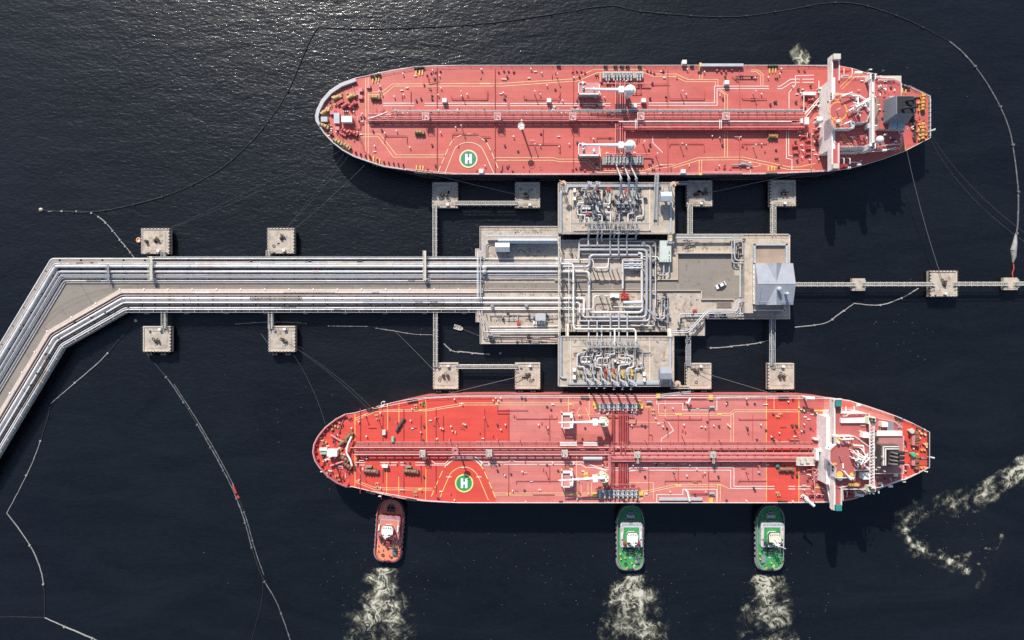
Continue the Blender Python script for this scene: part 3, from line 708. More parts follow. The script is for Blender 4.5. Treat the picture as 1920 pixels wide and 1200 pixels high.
t = thing('red_hose_cart', 'small red hose cart on the pale paving left of the shelter', 'cart', W(972, 606, ZT + .05))
mb = MB(); mb.pbox(969, 603.4, 975, 609, ZT + .3, ZT + 1.1); mb.tube([W(972, 600.5, ZT + .9), W(972, 604, ZT + .8)], .08, 4); mk('body', mb, REDP, t)
mb = MB()
for u in (969.4, 974.6): x, y, _ = W(u, 607, ZT); mb.torus(x, y, ZT + .33, .25, .08, 10, 4, 'x')
pieces('wheel', mb, BLACK, t)
t = thing('red_fire_box', 'low red hydrant box on the pale paving right of the lower pipe corner', 'hydrant box', W(1303, 582, ZT + .05))
mb = MB(); mb.pbox(1299.5, 580, 1306.5, 583.6, ZT + .05, ZT + 1.0); mk('case', mb, REDP, t); mb = MB(); mb.pbox(1299.2, 579.7, 1306.8, 583.9, ZT + 1.0, ZT + 1.1); mk('lid', mb, REDP, t)
t = thing('drain_sump', 'dark rusty grating over a sump beside the turning area', 'grating', W(1358, 572, ZT + .05))
mb = MB(); mb.pbox(1344, 566, 1372, 577, ZT + .03, ZT + .22); mk('frame', mb, CONC2, t)
mb = MB()
for k in range(22): mb.pbox(1345 + k * 1.2, 566.8, 1345.6 + k * 1.2, 576.2, ZT + .22, ZT + .3)
pieces('grating_bar', mb, mat('rusty_steel', (.16, .095, .06), .85, var=.3, sc=1.5), t)
for v0, lab in ((455, 'ring-shaped hose coil beside the service rack, upper of two'), (467, 'ring-shaped hose coil beside the service rack, lower of two')):
    x, y, _ = W(1385, v0 + 4, ZT); t = thing('hose_coil', lab, 'hose', (x, y, ZT + .05)); mb = MB(); mb.torus(x, y, ZT + 1.2, 1.0, .16, 18, 6); mb.torus(x, y, ZT + .9, 1.0, .16, 18, 6); mk('hose', mb, STEELD, t)
    mb = MB()
    for q in range(3): mb.cyl(x + 1.0 * cos(q * 2.1), y + 1.0 * sin(q * 2.1), ZT + .05, ZT + .9, .08, n=5)
    pieces('stand', mb, STEELG, t)
t = thing('valve_assembly', 'dark tangle of valves and hand wheels behind the turning area wall', 'valves', W(1292, 456, ZT + .05))
mb = MB()
for u, v in ((1284, 452), (1288, 457), (1292, 453), (1297, 459), (1286, 461), (1301, 456)): x, y, _ = W(u, v, ZT); mb.tube([(x - 1.1, y, ZT + 1.0), (x + 1.1, y + .3, ZT + 1.0)], .2, 6); mb.cyl(x, y, ZT + .05, ZT + 2, .14, n=6)
mk('manifold', mb, STEELG, t)
mb = MB()
for u, v in ((1287, 459), (1294, 462), (1290, 463)): mb.torus(*W(u, v, ZT + 2), .8, .1, 14, 4)
pieces('hand_wheel', mb, STEELD, t)

# control building at the east end
t = thing('control_building', 'control building with a grey hipped metal roof, cross gables and a walled flat roof behind', 'building', W(1448, 520, ZT))
mb = MB(); mb.pbox(1396, 455, 1412, 587, ZT, ZT + 3.6); mk('gallery_block', mb, CONC, t)
mb = MB(); mb.pbox(1415, 458, 1476, 583, ZT, ZT + 4.6); mk('lower_block', mb, CONC, t)
mb = MB()
for a in ((1414, 457, 1477, 460), (1414, 457, 1417, 493), (1473.5, 457, 1477, 493), (1414, 580.5, 1472, 583), (1470, 572, 1473, 583)): mb.pbox(*a, ZT + 4.6, ZT + 5.9)
pieces('parapet', mb, BLUEG2, t)
mb = MB(); mb.pbox(1417.2, 460.2, 1473.3, 494, ZT + 4.62, ZT + 4.7); mk('roof_screed', mb, mat('brown_roof_screed', (.33, .25, .19), .9, var=.12, sc=.3), t)
ze, zr = ZT + 8.6, ZT + 11.2
mb = MB(); mb.pbox(1418.5, 495, 1483, 570, ZT, ze); mk('upper_wall', mb, BEIGEW, t)
mb = MB(); gable_roof(mb, 1416.5, 493.5, 1487, 571.5, ze, zr); mk('roof', mb, BLUEG, t)
x0, y1, _ = W(1416.5, 493.5, ze); x1, y0, _ = W(1487, 571.5, ze); xm, ym = (x0 + x1) / 2, (y0 + y1) / 2
for sgn, yy in ((1, y1), (-1, y0)):
    mb = MB(); hw = 3.1
    vs = [(xm - hw, yy + sgn * .05, ze), (xm + hw, yy + sgn * .05, ze), (xm, yy + sgn * .05, zr - .25), (xm, ym + sgn * .6, zr - .22)]
    mb.add(vs, [(0, 1, 2), (1, 3, 2), (2, 3, 0)] if sgn < 0 else [(1, 0, 2), (2, 3, 1), (0, 3, 2)]); mk('cross_gable', mb, BLUEG, t)
mb = MB(); mb.tube([(x0, ym, zr), (x1, ym, zr)], .12, 6); mk('ridge_cap', mb, BLUEG2, t)
mb = MB(); mb.rail([(x0 + 1.2, y0 + 1.2, ze + .3), (x1 - 1.2, y0 + 1.2, ze + .3)], .7, .05, 2); mb.rail([(x0 + 1.2, y0 + 1.2, ze + .3), (x0 + 1.2, ym - 1, zr - .4)], .7, .05, 2); mk('snow_guard', mb, BLUEG2, t)
for u, v, r in ((1462, 541.5, .95), (1477, 550.5, .7)):
    x, y, _ = W(u, v, zr + 1.2); mb = MB(); mb.cyl(x, y, ze + .5, zr + 1.0, r * .7, n=12); mb.cyl(x, y, zr + 1.0, zr + 1.3, r, r * .9, n=14); mb.dome(x, y, zr + 1.3, r * .9, .4); mk('roof_ventilator', mb, GREYW, t)
mb = MB()
for k in range(7): mb.pbox(1412.6, 497 + k * 10, 1417.6, 503 + k * 10, ZT + 5.6, ZT + 5.8)
mb.rail(WP([(1412.8, 496), (1412.8, 570)], ZT + 5.8), 1.1, .07, 1.6); mb.pbox(1413, 496, 1415, 570, ZT + 5.3, ZT + 5.6); mk('balcony', mb, WHITE, t)
mb = MB()
for k in range(6): mb.pbox(1417.3, 500 + k * 11.5, 1418.6, 506 + k * 11.5, ZT + 5.8, ZT + 7.4)
pieces('window', mb, GLASS, t)

# ---------------------------------------------------------------- loading platforms
def platform(name_label, u0, v0, u1, v1, north):
    t = thing('loading_platform', name_label, 'platform', W((u0 + u1) / 2, (v0 + v1) / 2, ZP))
    mb = MB(); mb.pbox(u0, v0, u1, v1, ZP - 2.4, ZP); mk('deck_slab', mb, CONC, t)
    mb = MB()
    for a in ((u0, v0, u1, v0 + 1.6), (u0, v1 - 1.6, u1, v1), (u0, v0, u0 + 1.8, v1), (u1 - 1.8, v0, u1, v1)): mb.pbox(*a, ZP, ZP + .35)
    pieces('edge_kerb', mb, KERB, t)
    mb = MB(); mb.rail(WP([(u0 + 1, v0 + 1), (u1 - 1, v0 + 1), (u1 - 1, v1 - 1), (u0 + 1, v1 - 1), (u0 + 1, v0 + 1)], ZP + .35), 1.1, .07, 2.6); mk('guard_rail', mb, STEELG, t)
    mb = MB(); mb.pbox(u0 + 22.6, v0 + 3, u0 + 24, v1 - 3, ZP, ZP + .3); mb.pbox(u0 + 171, v0 + 3, u0 + 173, v1 - 6, ZP, ZP + .3)
    fv = v0 + 20 if north else v1 - 20
    pieces('drain_kerb', mb, mat('cream_kerb', (.66, .56, .44), .8, var=.08), t)
    # paved bays with joints
    for a, b in ((u0 + 3, u0 + 22), (u0 + 24.6, u0 + 60), (u0 + 60.6, u0 + 98), (u0 + 98.6, u0 + 136), (u0 + 136.6, u0 + 170.5), (u0 + 173.6, u1 - 12)):
        for c, d in ((v0 + 14, (v0 + v1) / 2 - .3), ((v0 + v1) / 2 + .3, v1 - 3)) if north else ((v0 + 3, (v0 + v1) / 2 - .3), ((v0 + v1) / 2 + .3, v1 - 14)):
            mb = MB(); mb.pbox(a, c, b, d, ZP + .004, ZP + .06); mk('paving_bay', mb, CONC, t)
    # service lines along west and berth side
    e = 1 if north else -1; vb = v0 if north else v1
    for k, (dd, m) in enumerate(((4.5, BLUEG2), (6.3, GREYW), (8.0, BLUEG2))):
        mb = MB(); mb.ptube([(u0 + 3 + k * 1.6, vb + e * 95), (u0 + 3 + k * 1.6, vb + e * (18 - k)), (u0 + 17, vb + e * (18 - k)), (u0 + 17 + k, vb + e * dd), (u1 - 22 - k, vb + e * dd), (u1 - 22 - k, vb + e * 16)], ZP + .9, .16, .6, 8); mk('pipe', mb, m, t)
    mb = MB(); mb.pbox(u1 - 9, v0 + 3, u1 - 5.5, v1 - 3, ZP + .3, ZP + .8); mb.pbox(u0 + 112, vb + (6 if north else -12), u1 - 60 + (0 if north else 30), vb + (12 if north else -6), ZP + .06, ZP + .5); mk('cable_cover', mb, BLUEG2, t)
    bent = MB(); bent.box(-.8, -9.5, .8, 9.5, -3.6, -2.42)
    for yy in (-8, 0, 8): bent.cyl(0, yy, -ZP - 2, -3.5, .6, n=10)
    reps('pile_bent', bent, CONC2, t, [W(u, (v0 + v1) / 2, ZP) for u in range(1060, 1260, 38)])
    return t
PN = platform('upper loading platform, concrete deck with zigzag pipes beside the tanker at the top', 1046.5, 342, 1265, 438.5, True)
PS = platform('lower loading platform, concrete deck with zigzag pipes beside the tanker below', 1046.5, 630, 1264, 725, False)
n5 = crop(1040, 335, 10.909); n6 = crop(1150, 335, 10.909); s7 = crop(1040, 640, 12.632); s8 = crop(1150, 640, 12.632)
def zig(t, lst, r=.30):
    for k, pth in enumerate(lst):
        mb = MB(); mb.ptube(pth, ZP + 1.1 + .12 * (k % 3), r, .7, 10); mk('pipe', mb, (PIPEW, PIPEG, PIPEP)[k % 3] if k % 3 != 2 else PIPEW, t)
zig(PN, [n5(615, 300, 610, 495, 470, 500, 470, 740, 620, 745, 620, 900), n5(790, 300, 785, 560, 545, 560, 540, 695, 795, 690, 800, 800, 885, 800, 885, 1060),
         n5(965, 250, 965, 480, 855, 485, 850, 740, 970, 740, 970, 900), n5(1135, 300, 1130, 520, 890, 525, 885, 685, 1145, 690, 1145, 900),
         n6(110, 250, 110, 520, 350, 520, 355, 670, 125, 675, 120, 900), n6(290, 290, 290, 460, 430, 465, 430, 705, 300, 715, 300, 900), n6(475, 280, 475, 420, 605, 425, 615, 770, 470, 780, 470, 900),
         n6(395, 210, 398, 420, 440, 500), n5(640, 800, 700, 800, 700, 900)], .33)
zig(PS, [s7(810, 90, 805, 240, 710, 245, 705, 290, 540, 300, 530, 600, 700, 600, 705, 880), s7(1010, 90, 1005, 240, 910, 245, 905, 365, 625, 370, 625, 530, 900, 545, 905, 890),
         s7(1105, 150, 1100, 335, 965, 345, 960, 610, 1105, 620, 1105, 890), s7(1310, 90, 1310, 390, 1015, 400, 1015, 560, 1290, 565, 1300, 890), s7(1420, 130, 1415, 300, 1320, 310),
         s8(130, 100, 130, 400, 400, 400, 400, 540, 130, 570, 120, 890), s8(325, 100, 325, 340, 485, 360, 480, 610, 325, 640, 320, 890), s8(540, 100, 540, 200, 690, 215, 690, 640, 515, 650, 515, 925), s8(30, 120, 30, 200, 25, 310)], .32)
# valve manifold with grating above
for t, v0, v1 in ((PN, 416, 431.5), (PS, 636.5, 650)):
    for u0, u1 in ((1100, 1149), (1164, 1196)):
        mb = MB(); 
        for a in ((u0, v0, u1, v0 + .8), (u0, v1 - .8, u1, v1), (u0, v0, u0 + .8, v1), (u1 - .8, v0, u1, v1)): mb.pbox(*a, ZP + 2.2, ZP + 2.4)
        for k in range(int((u1 - u0) / 3.4)): mb.pbox(u0 + 1 + k * 3.4, v0 + 1, u0 + 2.1 + k * 3.4, v1 - 1, ZP + 2.22, ZP + 2.34)
        mk('manifold_grating', mb, GREYW, t)
        mb = MB(); mb.rail(WP([(u0, v0), (u1, v0), (u1, v1), (u0, v1), (u0, v0)], ZP + 2.4), 1.0, .06, 2); mk('hand_rail', mb, CREAM, t)
    valve = MB(); valve.cyl(0, 0, .1, 1.3, .4, n=8); valve.cyl(0, 0, 1.3, 2.9, .13, n=6); valve.torus(0, 0, 2.9, .45, .08, 10, 4); valve.box(-.3, -.8, .3, .8, .4, 1.2)
    us = (1104, 1112.5, 1121, 1129, 1136, 1145, 1153, 1161, 1168, 1176.6, 1185, 1193.6)
    reps('valve', valve, STEELG, t, [W(u, v0 + 5 + (k % 3) * 3, ZP + .1) for k, u in enumerate(us)])
# catwalk with rail across the piping
for t, v in ((PN, 420.5), (PS, 651)):
    mb = MB(); mb.pbox(1072, v - 2, 1218, v, ZP + 2.5, ZP + 2.6); mk('catwalk', mb, GRATE, t); mb = MB(); mb.rail(WP([(1072, v - 2), (1218, v - 2)], ZP + 2.6), 1, .06, 2.5); mb.rail(WP([(1072, v), (1218, v)], ZP + 2.6), 1, .06, 2.5); mk('hand_rail', mb, CREAM, t)
# small pale equipment blocks among the zigzags
eq = MB(); eq.box(-.42, -.36, .42, .36, 0, 1.9)
reps('junction_box', eq, WHITE, PN, [p and W(p[0][0], p[0][1], ZP + 2) [:2] + (ZP + .06,) for p in [n5(590, 605), n5(648, 605), n5(710, 605), n5(1103, 573), n6(120, 570), n6(190, 570), n6(215, 570), n6(305, 570)]])
reps('junction_box', eq, WHITE, PS, [W(p[0][0], p[0][1], ZP + 2)[:2] + (ZP + .06,) for p in [s7(665, 487), s7(735, 487), s7(810, 487), s7(1435, 470), s8(110, 505), s8(205, 503), s8(250, 503), s8(330, 503)]])
for t, l in ((PN, ((1077.6, 356.5, 4.6, 7), (1077.6, 372, 4.6, 6))), (PS, ((1077, 694, 5, 6), (1077, 707.5, 5, 7.5), (1208, 701.5, 4.6, 7), (1208.5, 712, 4, 7)))):
    for u, v, a, b in l:
        mb = MB(); mb.pbox(u - a / 2, v - b / 2, u + a / 2, v + b / 2, ZP + .05, ZP + 2.4); mk('switch_cabinet', mb, WHITE, t)
mb = MB(); mb.pbox(1206.5, 362.5, 1212.5, 370, ZP + .05, ZP + 2.2); mk('switch_cabinet', mb, PIPEP, PN)
red = MB(); red.cyl(0, 0, 0, 1.7, .4, n=8); red.torus(0, 0, 1.8, .6, .1, 12, 4)
reps('red_valve', red, REDP, PN, [W(p[0][0], p[0][1], ZP + 1)[:2] + (ZP + .06,) for p in [n5(1085, 215), n5(1120, 225), n6(250, 280), n6(240, 440), n5(670, 720), n5(860, 220), n6(270, 240)]])
reps('yellow_valve', red, YELLOW, PS, [W(p[0][0], p[0][1], ZP + 1)[:2] + (ZP + .06,) for p in [s8(200, 720), s8(230, 830), s8(430, 700), s8(440, 780), s7(1385, 830), s8(220, 780)]])
reps('red_valve', red, REDP, PS, [W(p[0][0], p[0][1], ZP + 1)[:2] + (ZP + .06,) for p in [s7(1195, 690), s7(1200, 800), s8(10, 680)]])

def fine_pipes(t, u0, u1, v0, v1, seed, n):
    rnd = random.Random(seed)
    for k in range(n):
        u = u0 + (u1 - u0) * rnd.random(); v = v0 + (v1 - v0) * rnd.random(); z = ZP + rnd.uniform(.5, 1.9); a = rnd.choice((6, 9, 14, 18)); b = rnd.choice((-7, -4, 4, 7))
        pth = [(u, v), (u, min(v1, v + a))] if rnd.random() < .55 else [(u, v), (u + b, v), (u + b, min(v1, v + a * .7))]
        mb = MB(); mb.ptube(pth, z, rnd.choice((.1, .13, .18, .22)), .4, 6)
        for q in pth[::len(pth) - 1]: x, y, _ = W(q[0], q[1], z); mb.cyl(x, y, ZP + .06, z + .05, .1, n=5)
        mk('small_pipe', mb, rnd.choice((PIPEG, GREYW, PIPEP, STEELG, PIPEW)), t)
    q = MB(); q.box(-.45, -.35, .45, .35, 0, .9); q.cyl(.1, 0, .9, 1.7, .22, n=6)
    reps('actuator', q, STEELD, t, [W(u0 + (u1 - u0) * rnd.random(), v0 + (v1 - v0) * rnd.random(), ZP + 1)[:2] + (ZP + .06,) for k in range(n // 2)])
fine_pipes(PN, 1082, 1204, 352, 412, 5, 90)
fine_pipes(PS, 1080, 1206, 652, 704, 6, 90)
def head_clutter(u0, u1, v0, v1, seed, n):
    rnd = random.Random(seed)
    for k in range(n):
        u = u0 + (u1 - u0) * rnd.random(); v = v0 + (v1 - v0) * rnd.random(); z = ZT + rnd.uniform(.5, 1.6); a = rnd.choice((5, 8, 12)); s = rnd.random() < .5
        pth = [(u, v), (u, min(v1, v + a))] if s else [(u, v), (min(u1, u + a * 1.6), v)]
        mb = MB(); mb.ptube(pth, z, rnd.choice((.09, .13, .18)), 0, 6)
        for q in pth: x, y, _ = W(q[0], q[1], z); mb.cyl(x, y, ZT + .06, z + .05, .1, n=5)
        mk('small_pipe', mb, rnd.choice((PIPEG, GREYW, PIPEP, STEELD, STEELD)), J)
    q = MB(); q.box(-.5, -.4, .5, .4, 0, 1.1); q.cyl(0, 0, 1.1, 2.0, .25, n=6)
    reps('actuator', q, STEELD, J, [W(u0 + (u1 - u0) * rnd.random(), v0 + (v1 - v0) * rnd.random(), ZT + 1)[:2] + (ZT + .06,) for k in range(n // 3)])
head_clutter(1228, 1252, 545, 612, 1, 34); head_clutter(1222, 1240, 455, 522, 2, 22); head_clutter(1080, 1205, 588, 620, 3, 40); head_clutter(1166, 1206, 482, 512, 4, 16)
head_clutter(905, 1044, 586, 600, 5, 22); head_clutter(905, 1044, 628, 642, 6, 24); head_clutter(1270, 1318, 588, 626, 7, 14); head_clutter(1372, 1396, 446, 500, 8, 16); head_clutter(1055, 1200, 452, 478, 9, 18); head_clutter(1282, 1392, 586, 596, 10, 18); head_clutter(1050, 1078, 560, 618, 11, 16)

# stains with a shape of their own: oil, rust and bird droppings
OILM = mat('oil_stain', (.25, .21, .17), .8, var=.25, sc=.8, c2=(.36, .3, .24), amt=.8, sc2=.5)
RUSTM = mat('rust_stain', (.32, .20, .12), .85, var=.25, sc=.8, c2=(.42, .33, .25), amt=.8, sc2=.6)
DROPM = mat('bird_droppings', (.66, .62, .56), .9, var=.1, sc=2)
DAMPM = mat('damp_concrete', (.39, .33, .265), .8, var=.2, sc=.5, c2=(.45, .38, .31), amt=.8, sc2=.4)
def blotch(mb, x, y, z, r, rnd):
    k = 11; a0 = rnd.random() * 6; st = rnd.uniform(1, 2.2); ro = rnd.random() * 3
    pts = []
    for i in range(k):
        a = a0 + 2 * pi * i / k; q = r * rnd.uniform(.45, 1.15); px, py = q * cos(a) * st, q * sin(a); pts.append((x + px * cos(ro) - py * sin(ro), y + px * sin(ro) + py * cos(ro)))
    mb.sheet(pts, z)
ROADS = mat('road_oil_stain', (.185, .158, .132), .85, var=.2, sc=.6, c2=(.235, .2, .168), amt=.9, sc2=.5)
def stains(t, u0, v0, u1, v1, z, n, seed, road=False):
    rnd = random.Random(seed)
    for m, f, r0, r1 in ((DAMPM, .9, .4, 1.6), (OILM, .6, .2, .8), (RUSTM, .35, .2, .7), (DROPM, .5, .08, .22)) if not road else ((ROADS, .8, .15, .6),):
        mb = MB()
        for k in range(max(1, int(n * f * rnd.uniform(.5, 1.4)))):
            r = rnd.uniform(r0, r1); e = r * 1.6 / (F * 280)
            if u1 - u0 < 2 * e + 1 or v1 - v0 < 2 * e + 1: continue
            x, y, _ = W(rnd.uniform(u0 + e, u1 - e), rnd.uniform(v0 + e, v1 - e), z); blotch(mb, x, y, z + .0006 * len(mb.f), r, rnd)
        if mb.v: mk('stain', mb, m, t, kind='stuff')
zz_ = ZP + .066
stains(PN, 1070, 352, 1215, 436, zz_, 34, 1); stains(PN, 1050, 360, 1068, 436, zz_, 8, 2); stains(PN, 1221, 378, 1252, 436, zz_, 8, 3); stains(PS, 1072, 634, 1215, 708, zz_, 34, 4); stains(PS, 1221, 634, 1252, 685, zz_, 9, 5)
zz_ = ZT + .062
for k, q in enumerate(((907, 428, 1044, 445, 20), (915, 463, 1044, 485, 22), (915, 548, 1040, 557, 12), (915, 594, 1000, 611, 16), (906, 638, 1044, 643, 14), (1101, 547, 1195, 584, 22), (1062, 453, 1230, 483, 30), (1264, 548, 1312, 585, 12), (1274, 483, 1375, 541, 26), (1318, 543, 1374, 559, 8), (1272, 451, 1370, 472, 14), (910, 531, 1225, 541, 34))): stains(J, *q[:4], zz_, q[4], 40 + k, k in (8, 9, 11))
stains(T, 130, 532, 900, 541, ZT + .036, 40, 77, True); stains(T, 100, 545, 150, 600, ZT + .036, 8, 78, True)
# replaced cladding sleeves and flanges along the pipelines
rnd = random.Random(9)
for bank, fn, rows in ((NB_, npath, ((5, .17, .8), (7.9, .30, .95), (13.2, .68, 1.25), (23.6, .56, 1.15), (29.4, .16, .9), (40.6, .28, .7))), (SB_, spath, ((6.6, .32, .75), (17.0, .50, 1.1), (25.0, .36, 1.1), (34.6, .22, .9), (38.1, .24, .9)))):
    for d, r, z in rows:
        P = resample(WP(fn(d), ZT + z), 3.0)
        for k in range(9):
            i = rnd.randrange(2, max(3, int(len(P) * .62))); n = rnd.choice((1, 2, 4, 7))
            seg = P[i:i + n + 1]
            if len(seg) < 2: continue
            mb = MB(); mb.tube(seg, r * 1.06, 12); mk('cladding_sleeve', mb, rnd.choice((PIPEW, PIPEG, PIPEP, GREYW, BEIGEW)), bank)
        q = []
        for i in range(3, len(P) - 2, 9):
            a, b = Vector(P[i]), Vector(P[i]).lerp(Vector(P[i + 1]), .06); mb = MB(); mb.tube([a, b], r * 1.3, 12); mk('flange', mb, STEELG, bank)
# ================================================================== DOLPHINS AND CATWALKS
def hook_unit(t, u, v, rot=0.0, big=True):
    x, y, _ = W(u, v, ZD)
    mb = MB(); mb.cyl(x, y, ZD + .05, ZD + .5, .75, n=10); mb.cyl(x, y, ZD + .5, ZD + 1.3, .38, n=8)
    if big:
        for k in range(3):
            a = rot + (k - 1) * .55
            mb.tube([(x, y, ZD + .8), (x + 1.5 * cos(a), y + 1.5 * sin(a), ZD + .9)], .2, 6); mb.cbox(x + 1.5 * cos(a), y + 1.5 * sin(a), .5, .4, ZD + .6, ZD + 1.25, a)
    else: mb.cyl(x, y, ZD + 1.3, ZD + 1.5, .6, n=10)
    mk('mooring_hook', mb, mat('rusty_dark_iron', (.085, .055, .045), .7, .3, var=.3, sc=2), t)
def dolphin(label, u0, v0, u1, v1, hooks, group, berth=None, rails=True, dots='lrtb'):
    uc, vc = (u0 + u1) / 2, (v0 + v1) / 2
    t = thing('mooring_dolphin', label, 'dolphin', W(uc, vc, 0), group)
    mb = MB(); mb.pbox(u0, v0, u1, v1, ZD - 2.5, ZD); mk('cap_slab', mb, CONC, t)
    mb = MB(); mb.pbox(u0 + 7, v0 + 7, u1 - 7, v1 - 7, ZD + .004, ZD + .1); mk('raised_pad', mb, CONC, t)
    mb = MB()
    for a in ((u0 + 2, v0 + .2, u1 - 2, v0 + 2.4), (u0 + 2, v1 - 2.4, u1 - 2, v1 - .2), (u0 + .2, v0 + .2, u0 + 2, v1 - .2), (u1 - 2, v0 + .2, u1 - .2, v1 - .2)): mb.pbox(*a, ZD, ZD + .3)
    pieces('edge_kerb', mb, KERB, t)
    # edge timbers / fender chains show as dark dashes
    x0, y1, _ = W(u0, v0, ZD); x1, y0, _ = W(u1, v1, ZD)
    L = []
    n = 8
    for k in range(n):
        f = (k + .5) / n
        if 't' in dots: L.append((x0 + (x1 - x0) * f, y1, ZD - .6))
        if 'b' in dots: L.append((x0 + (x1 - x0) * f, y0, ZD - .6))
        if 'l' in dots: L.append((x0, y0 + (y1 - y0) * f, ZD - .6))
        if 'r' in dots: L.append((x1, y0 + (y1 - y0) * f, ZD - .6))
    q = MB(); q.box(-.26, -.26, .26, .26, 0, 1.0)
    reps('edge_block', q, STEELD, t, L)
    for i, h in enumerate(hooks): hook_unit(t, h[0], h[1], h[2] if len(h) > 2 else 0, len(h) > 2)
    bx = MB(); bx.pbox(uc + 2, v1 - 8 if berth != 'b' else v0 + 4, uc + 7, v1 - 4 if berth != 'b' else v0 + 8, ZD + .1, ZD + 1.5); mk('switch_box', bx, WHITE, t)
    rl = MB()
    vv = v1 - 3 if berth != 'b' else v0 + 3
    rl.rail(WP([(u0 + 8, vv), (u1 - 5, vv)], ZD + .3), 1.1, .07, 1.8); mk('guard_rail', rl, STEELD, t)
    rb = MB(); rb.pbox(u0 + 9, vv - 1 if berth != 'b' else vv + 4, u0 + 13, vv + .5 if berth != 'b' else vv + 7, ZD + .1, ZD + .9); mk('locker', rb, STEELG, t)
    stains(t, u0 + 8, v0 + 8, u1 - 8, v1 - 8, ZD + .106, 7, int(u0 * 7 + v0))
    rnd = random.Random(int(u0 + v0 * 3)); xx, yy_, _ = W(rnd.uniform(u0 + 11, u1 - 11), rnd.uniform(v0 + 11, v1 - 11), ZD); rc = MB()
    for q_ in range(3): rc.torus(xx, yy_, ZD + .16 + .1 * q_, .5 + .1 * (q_ % 2), .07, 14, 4)
    mk('rope_coil', rc, ROPE, t)
    pile = MB(); pile.cyl(0, 0, -6, ZD - 2.45, .7, n=10)
    reps('pile', pile, CONC2, t, [(x0 + (x1 - x0) * a, y0 + (y1 - y0) * b, 0) for a in (.2, .5, .8) for b in (.2, .5, .8)])
    if berth:
        s = 1 if berth == 't' else -1
        yy = y1 if berth == 't' else y0
        fp = MB(); fp.box(-1.1, -.35, 1.1, .35, -2.6, 0); fp.cyl(0, -s * .65, -1.4, -1.0, .7, n=8)
        reps('fender_panel', fp, BLACK, t, [(x0 + (x1 - x0) * a, yy + s * 1.05, ZD - .4) for a in (.22, .72)])
    return t
G1 = 'square concrete dolphins'
dolphin('grey dolphin in the upper tanker\'s shade, two dark bollards, left of the upper row', 810.5, 341.5, 858.5, 389.5, [(829, 365.5), (837, 365.5)], G1, 't', dots='lrt')
dolphin('upper-row dolphin at the right end of the short walkway, one dark hook', 965.5, 341.5, 1012.5, 389.5, [(988, 368, 2.6)], G1, 't', dots='lrtb')
dolphin('upper-row dolphin just right of the upper loading platform, rust stained', 1287.5, 338, 1335.5, 387, [(1303, 365, .4), (1318, 363, .3)], G1, 't', dots='lrtb')
dolphin('upper-row dolphin above the control building, two dark bollards', 1444, 337.5, 1492, 386.5, [(1466, 363), (1473, 363)], G1, 't', dots='lrtb')
dolphin('lower-row dolphin with two small bollards at the left end of the walkway', 812, 680, 859.5, 729.5, [(831.5, 704.5), (839.5, 704.5)], G1, 'b', dots='lrb')
dolphin('lower-row dolphin left of the lower loading platform, one dark hook with rope', 965.5, 680, 1013, 729.5, [(992, 702, 3.4)], G1, 'b', dots='lrb')
dolphin('lower-row dolphin just right of the lower loading platform', 1286, 681, 1334, 729.5, [(1302, 694, -.3)], G1, 'b', dots='lrb')
dolphin('lower-row dolphin at the far right, two bollards, below the control building', 1440, 681, 1489, 730, [(1461, 706), (1468, 706)], G1, 'b', dots='lrb')
dolphin('dolphin above the trestle with an orange ring buoy on its left side', 265, 428, 317.5, 476, [(292, 451, .5), (276, 453)], G1, dots='lrtb')
dolphin('dolphin above the trestle without a ring buoy, three ropes at its hook', 501.5, 427.5, 551.5, 475.5, [(528, 447, 1.0)], G1, dots='lrtb')
dolphin('dolphin below the trestle nearest the left bend', 268, 611.5, 320, 659.5, [(293, 640, .3)], G1, 'b', dots='lrb')
dolphin('dolphin below the trestle with dark tangled hooks near its centre', 503.5, 611, 553.5, 659.5, [(531, 637, -.6)], G1, 'b', dots='lrb')
dolphin('lone big dolphin in the walkway far right, with a rope to the upper tanker', 1744, 507.5, 1795, 556, [(1770, 534, 1.8)], G1, dots='lrtb')
for lab, a in (('small square walkway support nearest the control building', (1598, 522, 1622, 545)), ('small square walkway support near the right edge of the view', (1882, 520.5, 1908, 543.5))):
    t = thing('walkway_support', lab, 'dolphin', W((a[0] + a[2]) / 2, 533, 0))
    mb = MB(); mb.pbox(*a, ZD - 1.6, ZD); mk('cap_slab', mb, CONC, t)
    mb = MB(); mb.pbox(a[0] + 3, a[1] + 3, a[2] - 3, a[3] - 3, ZD + .004, ZD + .12); mk('raised_pad', mb, CONC, t)
    p = MB(); p.cyl(0, 0, -6, ZD - 1.55, .6, n=10); x0, y1, _ = W(a[0], a[1], 0); x1, y0, _ = W(a[2], a[3], 0)
    reps('pile', p, CONC2, t, [(x0 + (x1 - x0) * q, y0 + (y1 - y0) * r, 0) for q in (.25, .75) for r in (.25, .75)])

